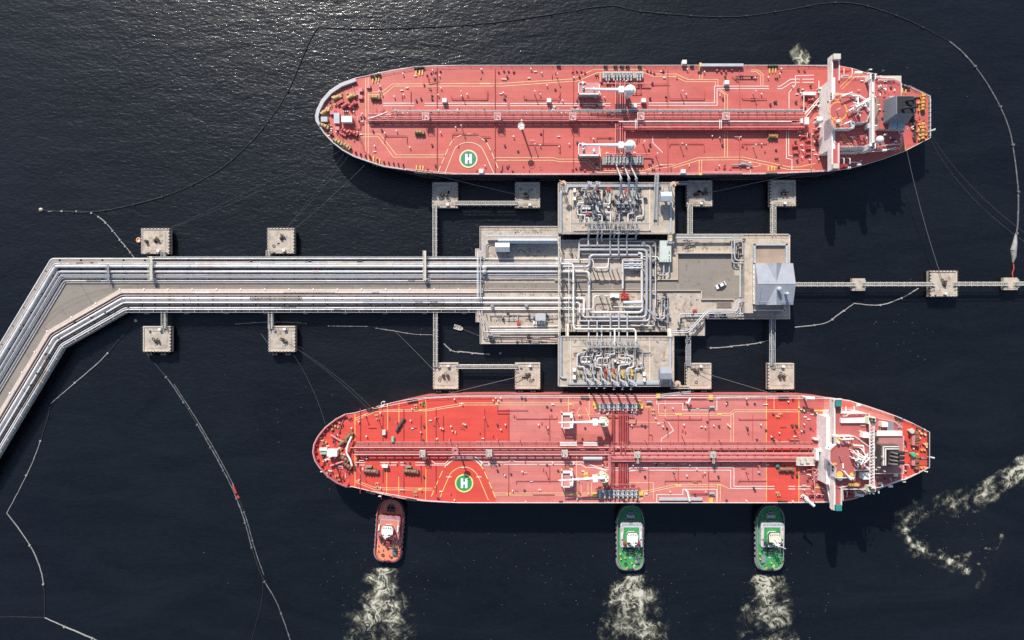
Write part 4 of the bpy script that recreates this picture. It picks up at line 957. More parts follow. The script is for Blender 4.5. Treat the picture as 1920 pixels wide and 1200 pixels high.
def catwalk(label, p, q, w, za, zb, m=CREAM, step=2.4):
    """truss walkway: grating between two top chords with posts"""
    A, B = Vector(W(*p, za)), Vector(W(*q, zb)); d = (B - A); l = d.length; d.normalize(); n = Vector((-d.y, d.x, 0)).normalized()
    hw = w * F * 281 / 2
    t = thing('catwalk', label, 'footbridge', A.lerp(B, .5), 'steel catwalks between dolphins and jetty')
    mb = MB(); c = [A + n * hw, B + n * hw, B - n * hw, A - n * hw]
    mb.add(c + [v - Vector((0, 0, .12)) for v in c], [(0, 3, 2, 1), (4, 5, 6, 7), (0, 1, 5, 4), (1, 2, 6, 5), (2, 3, 7, 6), (3, 0, 4, 7)]); mk('grating', mb, GRATE, t)
    for s in (1, -1):
        o = n * (hw * s)
        mb = MB(); up = Vector((0, 0, 1.15))
        mb.tube([A + o + up, B + o + up], .13, 6); mb.tube([A + o - Vector((0, 0, .9)), B + o - Vector((0, 0, .9))], .13, 6)
        k = max(2, int(l / step))
        for i in range(k + 1):
            c0 = A.lerp(B, i / k) + o; mb.tube([c0 - Vector((0, 0, .9)), c0 + up], .07, 4)
            if i < k: c1 = A.lerp(B, (i + 1) / k) + o; mb.tube([c0 - Vector((0, 0, .9)), c1 + up] if i % 2 else [c0 + up, c1 - Vector((0, 0, .9))], .06, 4)
        mk('side_truss', mb, m, t)
    k = max(2, int(l / step)); mb = MB()
    for i in range(k + 1):
        c0 = A.lerp(B, i / k) - Vector((0, 0, .05)); mb.tube([c0 - n * (hw + .35), c0 + n * (hw + .35)], .1, 4)
    pieces('cross_bar', mb, m, t)
    if step < 4:
        mb = MB(); k = max(3, int(l / .75))
        for i in range(k): c0 = A.lerp(B, (i + .5) / k) + Vector((0, 0, .02)); mb.tube([c0 - n * hw, c0 + n * hw], .07, 4)
        o = mk('deck_bar', mb, m, t); o['kind'] = 'stuff'
    return t
zc = ZD + .7
catwalk('long upright catwalk from the trestle up to the leftmost upper-row dolphin', (815.6, 485), (815.6, 384), 6.6, zc, zc)
catwalk('level catwalk between the two left dolphins of the upper row', (853, 381.5), (970, 381.5), 6.4, zc, zc)
catwalk('long upright catwalk from the trestle down to the leftmost lower-row dolphin', (816.8, 585), (816.8, 688), 6.6, zc, zc)
catwalk('level catwalk between the two left dolphins of the lower row', (855, 687.3), (970, 687.3), 6.4, zc, zc)
catwalk('upright catwalk from the jetty head to the dolphin right of the upper platform', (1293.5, 441), (1293.5, 383), 6.8, zc, zc)
catwalk('upright catwalk from behind the control building to the upper right dolphin', (1449.5, 443), (1449.5, 382), 6.8, zc, zc)
catwalk('upright catwalk from the jetty head to the dolphin right of the lower platform', (1290.2, 628), (1290.2, 686), 6.8, zc, zc, GREYW)
catwalk('upright catwalk from the control building to the lower right dolphin', (1448, 597), (1448, 685), 7.0, zc, zc, GREYW, 5)
catwalk('short catwalk from the trestle to the dolphin with the ring buoy', (307.5, 483), (307.5, 472), 5.5, zc, zc)
catwalk('short catwalk from the trestle to the upper dolphin with three ropes', (503.5, 484), (503.5, 470), 5.0, zc, zc)
catwalk('short catwalk from the trestle to the lower dolphin nearest the left bend', (308.3, 585), (308.3, 616), 6.4, zc, zc)
catwalk('short catwalk from the trestle to the lower dolphin with tangled hooks', (508.2, 585), (508.2, 616), 6.4, zc, zc)
catwalk('catwalk leaving the control building to the right', (1486, 533.4), (1604, 533.4), 6.0, zc, zc)
catwalk('catwalk leading to the lone big dolphin from the left', (1617, 533), (1752, 533), 6.0, zc, zc)
catwalk('catwalk right of the lone big dolphin', (1788, 532.5), (1890, 532.5), 6.0, zc, zc)
catwalk('last bit of catwalk at the right edge of the view', (1902, 532), (1990, 532), 6.0, zc, zc)
catwalk('plain cream gangplank from the lower platform to the dolphin on its right', (1258, 726), (1292, 726), 4.0, ZP - 1, ZD + .9, CREAM, 6)
catwalk('plain grey gangplank from the upper platform to the dolphin on its right', (1262, 343.5), (1294, 343.5), 4.0, ZP - 1, ZD + .9, GREYW, 6)

# ================================================================== LOADING ARMS, TOWERS, CABINS
def sheave(mb, p, r, ax): mb.torus(p[0], p[1], p[2], r, .12, 14, 5, ax)
def arm_stowed(u, v, s, label, m=GREYW, tall=11.0, grp='loading arms folded upright'):
    """s = +1 leans north, -1 leans south"""
    x, y, _ = W(u, v, ZP); t = thing('marine_loader', label, 'loading arm', (x, y, ZP + .06), grp)
    mb = MB(); mb.cyl(x, y, ZP + .06, ZP + .5, .8, n=12); mb.cyl(x, y, ZP + .5, ZP + 5.6, .38, n=12); mk('riser', mb, m, t)
    top = (x + .4, y + s * .5, ZP + tall + 1.5); piv = (x, y, ZP + 5.8)
    mb = MB(); mb.tube([piv, top], .46, 10); mb.tube([(piv[0] + .5, piv[1], piv[2]), (top[0] + .35, top[1], top[2])], .09, 5); mk('inboard_arm', mb, m, t)
    mb = MB(); e = (x + .9, y + s * 2.4, ZP + 4.6); mb.tube([(top[0] + .3, top[1] + s * .45, top[2]), e], .42, 10); mb.tube([e, (e[0], e[1] + s * .5, e[2] - .8), (e[0], e[1] + s * 1.3, e[2] - .9)], .26, 8); mb.cbox(e[0], e[1] + s * 1.3, .9, .25, e[2] - 1.35, e[2] - .45); mk('outboard_arm', mb, m, t)
    mb = MB(); c = (x - .5, y - s * 2.6, ZP + 3.4); mb.tube([(piv[0] - .35, piv[1], piv[2]), c], .22, 6); mb.cbox(c[0], c[1], 1.5, 1.2, c[2] - 1.2, c[2] + .5); mk('counterweight', mb, STEELG, t)
    mb = MB(); sheave(mb, (piv[0] - .4, piv[1], piv[2]), .85, 'x'); sheave(mb, (top[0] - .4, top[1], top[2]), .75, 'x'); pieces('sheave', mb, m, t)
    return t
def arm_out(u, v, uu, vv, zz, label):
    x, y, _ = W(u, v, ZP); t = thing('marine_loader', label, 'loading arm', (x, y, ZP + .06), 'loading arms reaching to the upper tanker')
    X, Y, _ = W(uu, vv, zz); piv = (x, y, ZP + 6); el = (x + (X - x) * .5 + .3, y + 5.2, ZP + 10.5)
    mb = MB(); mb.cyl(x, y, ZP + .06, ZP + .5, .8, n=12); mb.cyl(x, y, ZP + .5, ZP + 5.8, .38, n=12); mk('riser', mb, GREYW, t)
    mb = MB(); mb.tube([piv, el], .34, 10); mb.tube([(x + .45, y, piv[2] + .3), (el[0] + .3, el[1], el[2] + .3)], .1, 5); mk('inboard_arm', mb, GREYW, t)
    e = (X, Y - 1.2, zz + 1.4); mb = MB(); mb.tube([el, e], .3, 10); mb.tube([e, (X, Y - .2, zz + .4), (X, Y + .7, zz + .2)], .3, 8); mb.cbox(X, Y + .7, 1.0, .35, zz - .3, zz + .75); mk('outboard_arm', mb, GREYW, t)
    mb = MB(); c = (x - .4, y - 3.0, ZP + 4.0); mb.tube([piv, c], .22, 6); mb.cbox(c[0], c[1], 1.5, 1.3, c[2] - 1.1, c[2] + .5); mk('counterweight', mb, STEELG, t)
    mb = MB(); sheave(mb, (piv[0] - .4, piv[1], piv[2]), .85, 'x'); sheave(mb, (el[0] - .4, el[1], el[2]), .7, 'x'); pieces('sheave', mb, GREYW, t)
arm_out(1158, 369, 1155.8, 309.5, 12.6, 'leftmost of three loading arms reaching over to the upper tanker')
arm_out(1172.5, 369, 1170, 309.5, 12.6, 'middle of three loading arms reaching over to the upper tanker')
arm_out(1187, 369, 1182.5, 309.5, 12.6, 'rightmost of three loading arms reaching over to the upper tanker')
arm_stowed(1097.5, 360, .9, 'left of two upright folded loading arms on the upper platform', mat('lilac_grey_paint', (.44, .43, .50), .5), 13)
arm_stowed(1112.5, 360, .9, 'right of two upright folded loading arms on the upper platform', GREYW, 13)
ords = ['first', 'second', 'third', 'fourth', 'fifth', 'sixth']
for k, u in enumerate((1098.5, 1113, 1127, 1144.5, 1160.5, 1176)):
    arm_stowed(u, 709 + (2 if k > 2 else 0), -1, ords[k] + ' folded loading arm from the left along the lower platform edge', GREYW, 13.2 + (k % 2) * .6)
def monitor_tower(u, v, label, h=7.5, ang=.5):
    x, y, _ = W(u, v, ZP); t = thing('fire_monitor_tower', label, 'fire monitor', (x, y, ZP + .06))
    mb = MB()
    for a, b in ((-.5, -.5), (.5, -.5), (.5, .5), (-.5, .5)): mb.tube([(x + a, y + b, ZP + .06), (x + a * .6, y + b * .6, ZP + h)], .09, 5)
    for k in range(1, 5): mb.torus(x, y, ZP + h * k / 5, .62 - .04 * k, .05, 8, 4)
    mk('lattice_mast', mb, STEELG, t)
    mb = MB(); mb.cyl(x, y, ZP + h, ZP + h + .15, 1.2, n=10); mk('platform_plate', mb, PIPEP, t)
    mb = MB(); mb.cyl(x, y, ZP + h + .15, ZP + h + 1.0, .35, n=8); mb.tube([(x, y, ZP + h + 1), (x + 1.9 * cos(ang), y + 1.9 * sin(ang), ZP + h + 1.3)], .22, 8, 0, .14); mb.torus(x - .5, y, ZP + h + .8, .35, .07, 10, 4); mk('water_cannon', mb, ORANGE, t)
monitor_tower(1053.8, 351, 'orange fire monitor tower on the upper platform, left corner', 7.5, 2.6)
monitor_tower(1255, 352, 'orange fire monitor tower on the upper platform, right corner by the cabin', 6.5, .4)
monitor_tower(1265, 717, 'cream-topped monitor tower on the lower platform, right corner by the blue cabin', 5.0, -.5)
def cabin(u0, v0, u1, v1, s, label):
    t = thing('operator_cabin', label, 'cabin', W((u0 + u1) / 2, (v0 + v1) / 2, ZP + .06))
    z0, z1 = ZP + 3.6, ZP + 6.0
    mb = MB(); mb.pbox(u0 + .6, v0 + .6, u1 - .6, v1 - .6, z0, z1); mk('cabin_wall', mb, BLUEG, t)
    mb = MB(); gable_roof(mb, u0, v0, u1, v1, z1 + .02, z1 + .7); mk('roof', mb, BLUEG2 if s > 0 else BLUEG, t)
    mb = MB(); uc = (u0 + u1) / 2; vc = (v0 + v1) / 2; mb.pbox(uc - 2, vc - 2, uc + 2, vc + 2, ZP + .06, z0); mk('stem', mb, BLUEG, t)
    mb = MB(); mb.pbox(u0 - 3.5, v0 + 6, u0, v1, z0 - .1, z0); mb.rail(WP([(u0 - 3.4, v0 + 6), (u0 - 3.4, v1)], z0), 1.1, .06, 1); mk('landing', mb, STEELG, t)
    mb = MB()
    for k in range(3): mb.pbox(u0 + 2 + k * 6, v0 + .3 if s > 0 else v1 - 1, u0 + 6.5 + k * 6, v0 + .9 if s > 0 else v1 - .4, z0 + 1, z0 + 2)
    pieces('window', mb, GLASS, t)
cabin(1238.8, 359.5, 1259.8, 377, 1, 'blue-grey operator cabin on a stem at the upper platform\'s right end')
cabin(1237.6, 688, 1258.6, 711, -1, 'blue-grey operator cabin on a stem at the lower platform\'s right end')
t = thing('gangway', 'long ladder-like gangway from the upper platform onto the upper tanker\'s deck', 'gangway', W(1230, 400, ZP + .06))
A, B = Vector(W(1228, 412, ZP + .9)), Vector(W(1231.3, 325, 13.2))
d = (B - A).normalized(); n = Vector((-d.y, d.x, 0)).normalized()
for s in (1, -1):
    mb = MB(); mb.tube([A + n * .62 * s + Vector((0, 0, 1)), B + n * .62 * s + Vector((0, 0, 1))], .11, 5); mb.tube([A + n * .62 * s, B + n * .62 * s], .14, 5); mk('side_rail', mb, GREYW, t)
mb = MB(); k = 52
for i in range(k): c = A.lerp(B, (i + .5) / k); mb.tube([c - n * .6, c + n * .6], .13, 4)
pieces('tread', mb, GREYW, t)
mb = MB(); mb.pbox(1225.5, 345, 1234, 350, ZP + .06, ZP + 2.4); mb.pbox(1226, 409, 1230.5, 412, ZP + .06, ZP + .9); pieces('support', mb, STEELG, t)
# ================================================================== CAR, DINGHY
t = thing('parked_car', 'white car parked at an angle on the grey turning area', 'car', W(1351.5, 534.5, ZT + .055))
cx, cy, _ = W(1351.5, 534.5, ZT + .8); zb = ZT + .06; ca = radians(27)
mb = MB(); prof = [(-2.15, .35), (-2.2, .62), (-1.9, .85), (-.95, .92), (.95, .98), (1.95, .95), (2.15, .7), (2.15, .35)]
for i in range(1): pass
vs = [(a, -.86, zb + b) for a, b in prof] + [(a, .86, zb + b) for a, b in prof]; k = len(prof)
mb.add(vs, [tuple(range(k)), tuple(range(k, 2 * k))[::-1]] + [((i + 1) % k, i, k + i, k + (i + 1) % k) for i in range(k)])
mb.rotz(ca).shift(cx, cy); CARW = mat('white_car_paint', (.78, .76, .74), .3, var=.03); mk('body', mb, CARW, t)
mb = MB(); mb.prism([(-.55, -.62), (1.05, -.62), (1.05, .62), (-.55, .62)], zb + .93, zb + 1.45, [(-1.15, -.8), (1.7, -.8), (1.7, .8), (-1.15, .8)]); mb.rotz(ca).shift(cx, cy); mk('cabin_glass', mb, GLASS, t)
mb = MB(); mb.prism([(-.5, -.62), (1.0, -.62), (1.0, .62), (-.5, .62)], zb + 1.452, zb + 1.52); mb.rotz(ca).shift(cx, cy); mk('roof', mb, CARW, t)
for a in (-1.35, 1.35):
    for b in (-.8, .8):
        mb = MB(); mb.torus(a, b, zb + .31, .2, .11, 12, 6, 'y'); mb.rotz(ca).shift(cx, cy); mk('wheel', mb, BLACK, t)
for b in (-.6, .6):
    mb = MB(); mb.cbox(-2.16, b, .12, .36, zb + .58, zb + .75); mb.rotz(ca).shift(cx, cy); mk('headlight', mb, GREYW, t)
def boat_ring(L_, B_, n=9, bow=.5):
    pts = []
    for i in range(n + 1):
        f = i / n; y = -L_ / 2 + L_ * f; w = B_ / 2 * (1 if f < 1 - bow else math.sqrt(max(0, 1 - ((f - 1 + bow) / bow) ** 2)) ** .9); pts.append((w, y))
    return pts + [(-a, b) for a, b in pts[::-1][1:]]
cx, cy, _ = W(860, 614.5, .4)
t = thing('dinghy', 'small cream open boat moored by a line left of the jetty head', 'boat', (cx, cy, 0))
r0 = boat_ring(3.7, 1.7); rr = radians(-90 - 17)
mb = MB(); mb.prism(r0, -.2, .75, [(a * .8, b * .92) for a, b in r0]); mb.rotz(rr).shift(cx, cy); mk('hull', mb, CREAM, t)
mb = MB(); r1 = [(a * .8, b * .86) for a, b in r0]; mb.sheet(r1, .77); mb.rotz(rr).shift(cx, cy); mk('inside_floor', mb, mat('tan_boat_floor', (.34, .28, .2), .8), t)
mb = MB(); mb.tube([(a, b, .8) for a, b in r0] + [(r0[0][0], r0[0][1], .8)], .08, 5); mb.rotz(rr).shift(cx, cy); mk('gunwale', mb, WHITE, t)
for b in (-.9, .1):
    mb = MB(); mb.cbox(0, b, 1.3, .35, .79, .86); mb.rotz(rr).shift(cx, cy); mk('thwart', mb, CREAM, t)
mb = MB(); mb.cbox(0, -1.85, .35, .4, .2, 1.1); mb.rotz(rr).shift(cx, cy); mk('outboard_motor', mb, STEELD, t)
# ================================================================== MOORING LINES, BOOMS, BUOYS
def rope(label, a, b, sag=1.0, r=.075, m=ROPE, grp='mooring lines'):
    A, B = Vector(a), Vector(b); pts = []
    for i in range(13):
        f = i / 12; p = A.lerp(B, f); p.z -= sag * 4 * f * (1 - f); pts.append(p)
    mb = MB(); mb.tube(pts, r, 5); o = mk('mooring_line', mb, m); tag(o, label, 'rope', grp); return o
# ================================================================== TANKERS
def ring_inset(pts, d):
    q = offs(pts + [pts[0], pts[1]], d)
    return [q[-2]] + q[1:-2]
class Ship:
    """one tanker; all pictures coordinates are given on the main deck at height z"""
    def __init__(s, z, label, outline, deckm, railm, ca):
        s.z = z; s.ol = outline
        us = [p[0] for p in outline]; vs = [p[1] for p in outline]
        s.vc = (min(vs) + max(vs)) / 2
        s.t = thing('oil_tanker', label, 'tanker', W((min(us) + max(us)) / 2, s.vc, 0))
        s.marks = {}
    def w(s, p, dz=0): return W(p[0], p[1], s.z + dz)
    def foot(s, p, dz=0):
        x, y, _ = W(p[0], p[1], s.z); return (x, y, s.z + dz)
    def hull(s, bands, dm, railm):
        top = [W(p[0], p[1], s.z)[:2] for p in s.ol]
        xs = [p[0] for p in top]; ys = [p[1] for p in top]; x0, x1 = min(xs), max(xs); yc = (min(ys) + max(ys)) / 2
        def lower(f):
            out = []
            for x, y in top:
                a = max(0, (x0 + 42 - x) / 42); b = max(0, (x - x1 + 48) / 48)
                k = 1 - f * (.22 * a + .38 * b * b)
                out.append((x + f * (3.5 * a - 9 * b * (1 if b > .8 else .2)), yc + (y - yc) * k))
            return out
        for nm, za, zb, m in bands:
            mb = MB(); fa, fb = (s.z - za) / s.z, (s.z - zb) / s.z; P0, P1 = lower(fa), lower(fb)
            mb.prism(P1, za, zb, P0); mk(nm, mb, m, s.t)
        mb = MB(); mb.prism([(x, y) for x, y in top], s.z - .3, s.z); mk('main_deck', mb, dm, s.t)
        mb = MB(); mb.tube([(x, y, s.z + .12) for x, y in top] + [(*top[0], s.z + .12)], .16, 5); mk('gunwale_bar', mb, railm, s.t)
        s.top = top
    def mark(s, m, pts, w=.8):
        s.marks.setdefault(m.name, []).append((m, pts, w))
    def flush(s):
        for i, (k, l) in enumerate(s.marks.items()):
            mb = MB()
            for j, (m, pts, w) in enumerate(l): mb.pline(pts, w, s.z + .045 + .006 * (j % 5) + .035 * i)
            mk('painted_line', mb, l[0][0], s.t)
    def pipe(s, pts, dz, r, m, fil=.5, name='deck_pipe'):
        mb = MB(); mb.ptube(pts, s.z + dz, r, fil, 8); return mk(name, mb, m, s.t)
    def many(s, name, mb, m, pts, dz=0, rots=None):
        return reps(name, mb, m, s.t, [s.foot(p, dz) for p in pts], rots)
    def helipad(s, c, r, disc, edge, arcs, dashes):
        x, y, _ = W(c[0], c[1], s.z); k = F * (H - s.z); zz = s.z + .14
        mb = MB(); ring = [(x + r * k * cos(2 * pi * i / 40), y + r * k * sin(2 * pi * i / 40)) for i in range(40)]
        mb.sheet(ring, zz); mk('helipad_disc', mb, disc, s.t)
        mb = MB(); R_ = [(x + (r + 1.2) * k * cos(2 * pi * i / 40), y + (r + 1.2) * k * sin(2 * pi * i / 40)) for i in range(41)]
        mb.ribbon(R_, 2.6 * k, zz + .02); mk('helipad_ring', mb, edge, s.t)
        mb = MB(); h = r * .62 * k; q = r * .42 * k; a = r * .30 * k
        mb.sheet([(x - q, y - h), (x - q + a, y - h), (x - q + a, y + h), (x - q, y + h)], zz + .045)
        mb.sheet([(x + q - a, y - h), (x + q, y - h), (x + q, y + h), (x + q - a, y + h)], zz + .045)
        mb.sheet([(x - q + a, y - a * .5), (x + q - a, y - a * .5), (x + q - a, y + a * .5), (x - q + a, y + a * .5)], zz + .045)
        mk('helipad_letter', mb, mat('white_marking', (.78, .76, .72), .6, var=.05), s.t)
        mb = MB(); mb.pline(smooth_path(arcs, 5), 1.2, s.z + .13); mk('helipad_line', mb, edge, s.t)
        P = resample([W(*p, s.z) for p in smooth_path(dashes, 5)], .5); mb = MB(); i = 0
        while i < len(P) - 6:
            mb.ribbon(P[i:i + 6], .3, s.z + .13); i += 7
        mk('helipad_dash', mb, edge, s.t)
    def wall_block(s, name, pts, z0, z1, m, taper=None):
        mb = MB(); mb.ppoly(pts, z0, z1); return mk(name, mb, m, s.t)
def rect(u0, v0, u1, v1): return [(u0, v0), (u1, v0), (u1, v1), (u0, v1)]
DZ = lambda *a: a
# shared small fittings, built about the origin
def f_vent():
    m = MB(); m.cyl(0, 0, 0, 1.0, .16, n=8); m.cyl(0, 0, 1.0, 1.2, .33, .26, n=10); return m
def f_bollard():
    m = MB()
    m.box(-.7, -.28, .7, .28, 0, .15)
    for a in (-.42, .42): m.cyl(a, 0, .15, .8, .18, n=8); m.cyl(a, 0, .8, .9, .25, n=8)
    return m
def f_fairlead():
    m = MB(); m.box(-.75, -.3, .75, .3, 0, .25); m.box(-.75, -.3, -.45, .3, .25, .85); m.box(.45, -.3, .75, .3, .25, .85); m.box(-.75, -.3, .75, .3, .85, 1.05); return m
def f_pole(h=4.5):
    m = MB(); m.cyl(0, 0, 0, h, .17, .12, n=7); m.cyl(0, 0, h, h + .4, .3, .22, n=8); return m
def f_hatch():
    m = MB(); m.cyl(0, 0, 0, .7, .36, n=10); m.cyl(0, 0, .7, .82, .44, n=10); return m
def f_cone():
    m = MB(); m.prism([(-.12, -1.0), (.12, -1.0), (.32, 1.0), (-.32, 1.0)], 0, .45); return m
def f_roller():
    m = MB(); m.cyl(0, 0, 0, .7, .42, .3, n=10); m.cyl(0, 0, .7, .9, .45, n=10); return m
def f_winch():
    m = MB(); m.box(-1.6, -1.2, 1.6, 1.2, 0, .25)
    m.tube([(-1.2, 0, 1.0), (1.2, 0, 1.0)], .75, 10)
    for a in (-1.25, -.1, 1.25): m.tube([(a - .08, 0, 1.0), (a + .08, 0, 1.0)], 1.05, 12)
    m.box(1.35, -.7, 2.3, .7, .2, 1.5); return m
def f_box(a, b, h):
    m = MB(); m.box(-a / 2, -b / 2, a / 2, b / 2, 0, h); return m
def f_drum():
    m = MB(); m.tube([(-.9, 0, .55), (.9, 0, .55)], .5, 8); m.box(-1.1, -.6, -.9, .6, 0, 1.1); m.box(.9, -.6, 1.1, .6, 0, 1.1); return m

def crane(s, ped, tip, dz, rp, label_m, jib_r=(.85, .3), cap=None):
    x, y, _ = W(ped[0], ped[1], s.z + dz)
    mb = MB(); mb.cyl(x, y, s.z + .01, s.z + dz, 1.15, n=14); mb.cyl(x, y, s.z + dz, s.z + dz + .4, rp, n=20); mk('crane_pedestal', mb, label_m, s.t)
    if cap:
        mb = MB(); mb.torus(x, y, s.z + dz + .55, rp * .92, .14, 20, 5)
        for q in range(6): mb.cbox(x + rp * .6 * cos(q), y + rp * .6 * sin(q), .5, .5, s.z + dz + .4, s.z + dz + .9, q)
        mk('crane_ring_rail', mb, cap, s.t)
    else:
        mb = MB(); mb.dome(x, y, s.z + dz + .4, rp * .8, 1.2, 16); mk('crane_cap', mb, label_m, s.t)
    a, b = W(ped[0], ped[1], s.z + dz + 1.1), W(tip[0], tip[1], s.z + dz + .9)
    c = Vector(a).lerp(Vector(b), .2)
    mb = MB(); mb.tube([a, c], jib_r[0] * .9, 8); mb.tube([c, b], jib_r[0] * .75, 8, 0, jib_r[1]); mk('crane_jib', mb, label_m, s.t)
    mb = MB(); mb.cbox(c[0], c[1], 1.9, 2.4, c[2] - 1.3, c[2] + 1.0); mk('crane_cab', mb, label_m, s.t)
def rack(s, u0, u1, v_list, dz, r, m=None):
    for k, v in enumerate(v_list):
        s.pipe([(u0, v), (u1, v)], dz + .1 * (k % 2), r, m or (PIPERP if k % 2 == 0 else PIPER), name='cargo_pipe')
def supports(s, u0, u1, step, v0, v1, h, m=None):
    q = MB(); d = (v1 - v0) * F * (H - s.z)
    q.box(-.12, -d / 2, .12, d / 2, h - .25, h); q.box(-.14, -d / 2, .14, -d / 2 + .25, 0, h - .25); q.box(-.14, d / 2 - .25, .14, d / 2, 0, h - .25)
    L = []; u = u0
    while u < u1: L.append((u, (v0 + v1) / 2)); u += step
    s.many('pipe_support', q, m or PIPER, L)
def railing(s, pts, z, m=None, h=1.1, name='railing', step=2.5):
    mb = MB(); mb.rail([W(p[0], p[1], z) for p in pts], h, .07, step); return mk(name, mb, m or WHITE, s.t)
def stack_pipes(s, lst):
    for x, y, z0, z1, r in lst: pass


def deck_clutter(s, regs, seed, pm, zd=0.0):
    rnd = random.Random(seed)
    box = [f_box(.7, .5, .7), f_box(.4, .9, .5), f_box(1.1, .35, .45)]
    cyl = MB(); cyl.cyl(0, 0, 0, .9, .16, n=6); cyl.cyl(0, 0, .9, 1.05, .28, n=8)
    L = {0: [], 1: [], 2: [], 3: []}
    for u0, v0, u1, v1, n in regs:
        for k in range(n):
            u, v = u0 + (u1 - u0) * rnd.random(), v0 + (v1 - v0) * rnd.random(); q = rnd.randrange(5)
            if q < 4: L[q].append((u, v))
            else:
                a, b = rnd.choice(((5, 0), (0, 5), (9, 0), (0, 8))); pts = [(u, v), (min(u1, u + a), min(v1, v + b))]
                if a and rnd.random() < .5: pts.append((pts[-1][0], min(v1, v + 4)))
                if hypot(pts[0][0] - pts[1][0], pts[0][1] - pts[1][1]) > .5: s.pipe(pts, zd + rnd.uniform(.3, .9), rnd.choice((.08, .12, .16)), rnd.choice(pm), 0, 'small_pipe')
    for q in range(4):
        if L[q]: s.many('deck_fitting', cyl if q == 3 else box[q], (STEELD, pm[0], pm[-1], pm[-1])[q], L[q], zd)
# ------------------------------------------------------------------ the upper tanker
a1, b1, c1, q1 = crop(560, 90, 4.617), crop(900, 90, 4.617), crop(1160, 90, 4.617), crop(1440, 80, 4.615)
OL1 = a1(145, 590, 160, 530, 200, 450, 270, 370, 360, 310, 490, 262, 580, 245, 700, 215, 830, 190, 1000, 165, 1150, 156, 1400, 151) + [(1000, 122.7), (1200, 122.7), (1400, 122.5)] + \
    c1(1550, 152) + q1(530, 205, 620, 205, 730, 225, 930, 290, 1090, 335, 1200, 375, 1395, 465, 1395, 830, 1180, 940, 1000, 1005, 840, 1055, 700, 1090, 540, 1112, 0, 1136) + \
    [(1300, 327.6), (1000, 327.6)] + a1(1300, 1092, 1090, 1077, 900, 1052, 730, 1027, 610, 987, 480, 942, 380, 887, 290, 817, 220, 742, 180, 682, 150, 632)
A = Ship(11.0, 'weathered red tanker at the top, grey funnel block, moored above the jetty', OL1, DECK1, WHITE, None)
A.hull([('lower_hull', -1.0, .7, HULLR), ('upper_hull', .7, 10.9, HULLB)], DECK1, mat('pink_white_rail_paint', (.66, .48, .45), .5))
# grey bow bulwark
i0 = A.ol.index(a1(490, 262)[0]); 
bow = A.ol[-9:] + A.ol[:i0 + 1]
mb = MB(); P = [W(p[0], p[1], 11.0 + 1.3)[:2] for p in bow]; I0, I1 = offs(P, 1.15), offs(P, .45); I = [i0_ if b_[1] < 232 else i1_ for i0_, i1_, b_ in zip(I0, I1, bow)]
for i in range(len(P) - 1):
    mb.prism([P[i], P[i + 1], I[i + 1], I[i]], 11.0, 12.3)
mk('bow_bulwark', mb, GREYW, A.t)
LY = PALEY; LW = mat('off_white_marking', (.76, .68, .63), .6, var=.15)
for pts in (a1(600, 380, 720, 380, 810, 312, 1660, 305), a1(600, 405, 735, 405, 825, 330, 1660, 330), a1(520, 770, 690, 768, 820, 945, 1250, 945), a1(520, 745, 705, 745, 845, 925, 1260, 925), a1(580, 262, 580, 980), a1(602, 258, 602, 985),
            b1(0, 310, 200, 305, 800, 268, 990, 185, 1420, 185, 1520, 225, 1700, 225), b1(0, 330, 200, 330, 850, 285, 1020, 212, 1420, 212, 1500, 245, 1700, 245), b1(130, 948, 630, 948, 680, 962, 930, 962, 1050, 1060, 1420, 1060, 1560, 1010, 1690, 1005), b1(130, 972, 630, 972, 690, 985, 920, 985, 1020, 1078, 1450, 1078),
            c1(490, 222, 600, 272, 860, 272, 860, 330), c1(480, 244, 580, 292, 838, 292, 838, 330), c1(700, 160, 700, 270), c1(722, 160, 722, 270), c1(250, 1058, 450, 1028, 690, 948, 1080, 945, 1480, 1030, 1560, 1030, 1700, 1000), c1(470, 1040, 700, 970, 1070, 967, 1470, 1052, 1700, 1052), c1(860, 360, 918, 400, 918, 945), c1(870, 352, 942, 405, 942, 945), c1(697, 970, 697, 1085), c1(719, 968, 719, 1085),
            c1(1145, 205, 1195, 205, 1230, 235, 1230, 325), c1(1145, 190, 1205, 190, 1250, 228, 1250, 325), c1(1140, 1030, 1225, 1020, 1220, 1000), c1(1140, 1050, 1140, 1085), b1(1040, 210, 1040, 290), b1(1045, 870, 1045, 1050)):
    A.mark(LY, pts, .95)
for pts in (a1(730, 478, 1000, 478), a1(730, 500, 1000, 500), a1(1090, 478, 1660, 478), a1(1090, 500, 1660, 500), b1(0, 480, 235, 480), b1(0, 500, 235, 500), b1(260, 480, 860, 480), b1(260, 500, 860, 500), b1(870, 480, 1130, 480), b1(870, 500, 1130, 500), b1(1290, 480, 1390, 480), b1(1290, 500, 1390, 500),
            c1(260, 475, 830, 475, 830, 330, 1300, 330), c1(260, 497, 852, 497, 852, 352, 1300, 352), c1(1375, 330, 1400, 330, 1490, 270, 1570, 270), c1(1375, 352, 1415, 352, 1500, 297, 1570, 297), c1(1590, 270, 1690, 270), c1(1590, 297, 1690, 297), c1(1452, 700, 1452, 955, 1500, 965, 1500, 1060), c1(1472, 700, 1472, 930, 1545, 940), c1(1475, 525, 1475, 385, 1530, 320, 1530, 240, 1690, 235), c1(295, 760, 295, 820, 380, 905)):
    A.mark(LW, pts, 1.25)
A.flush()
A.helipad((878.4, 297.9), 14.6, GREENP, mat('pale_yellow_marking', (.72, .63, .36), .6), a1(1265, 1088, 1345, 890, 1375, 848, 1420, 825, 1470, 818, 1520, 825, 1565, 848, 1600, 890, 1690, 1088), a1(1205, 1080, 1300, 860, 1345, 790, 1410, 755, 1470, 745, 1540, 757, 1600, 795, 1650, 860, 1745, 1088))
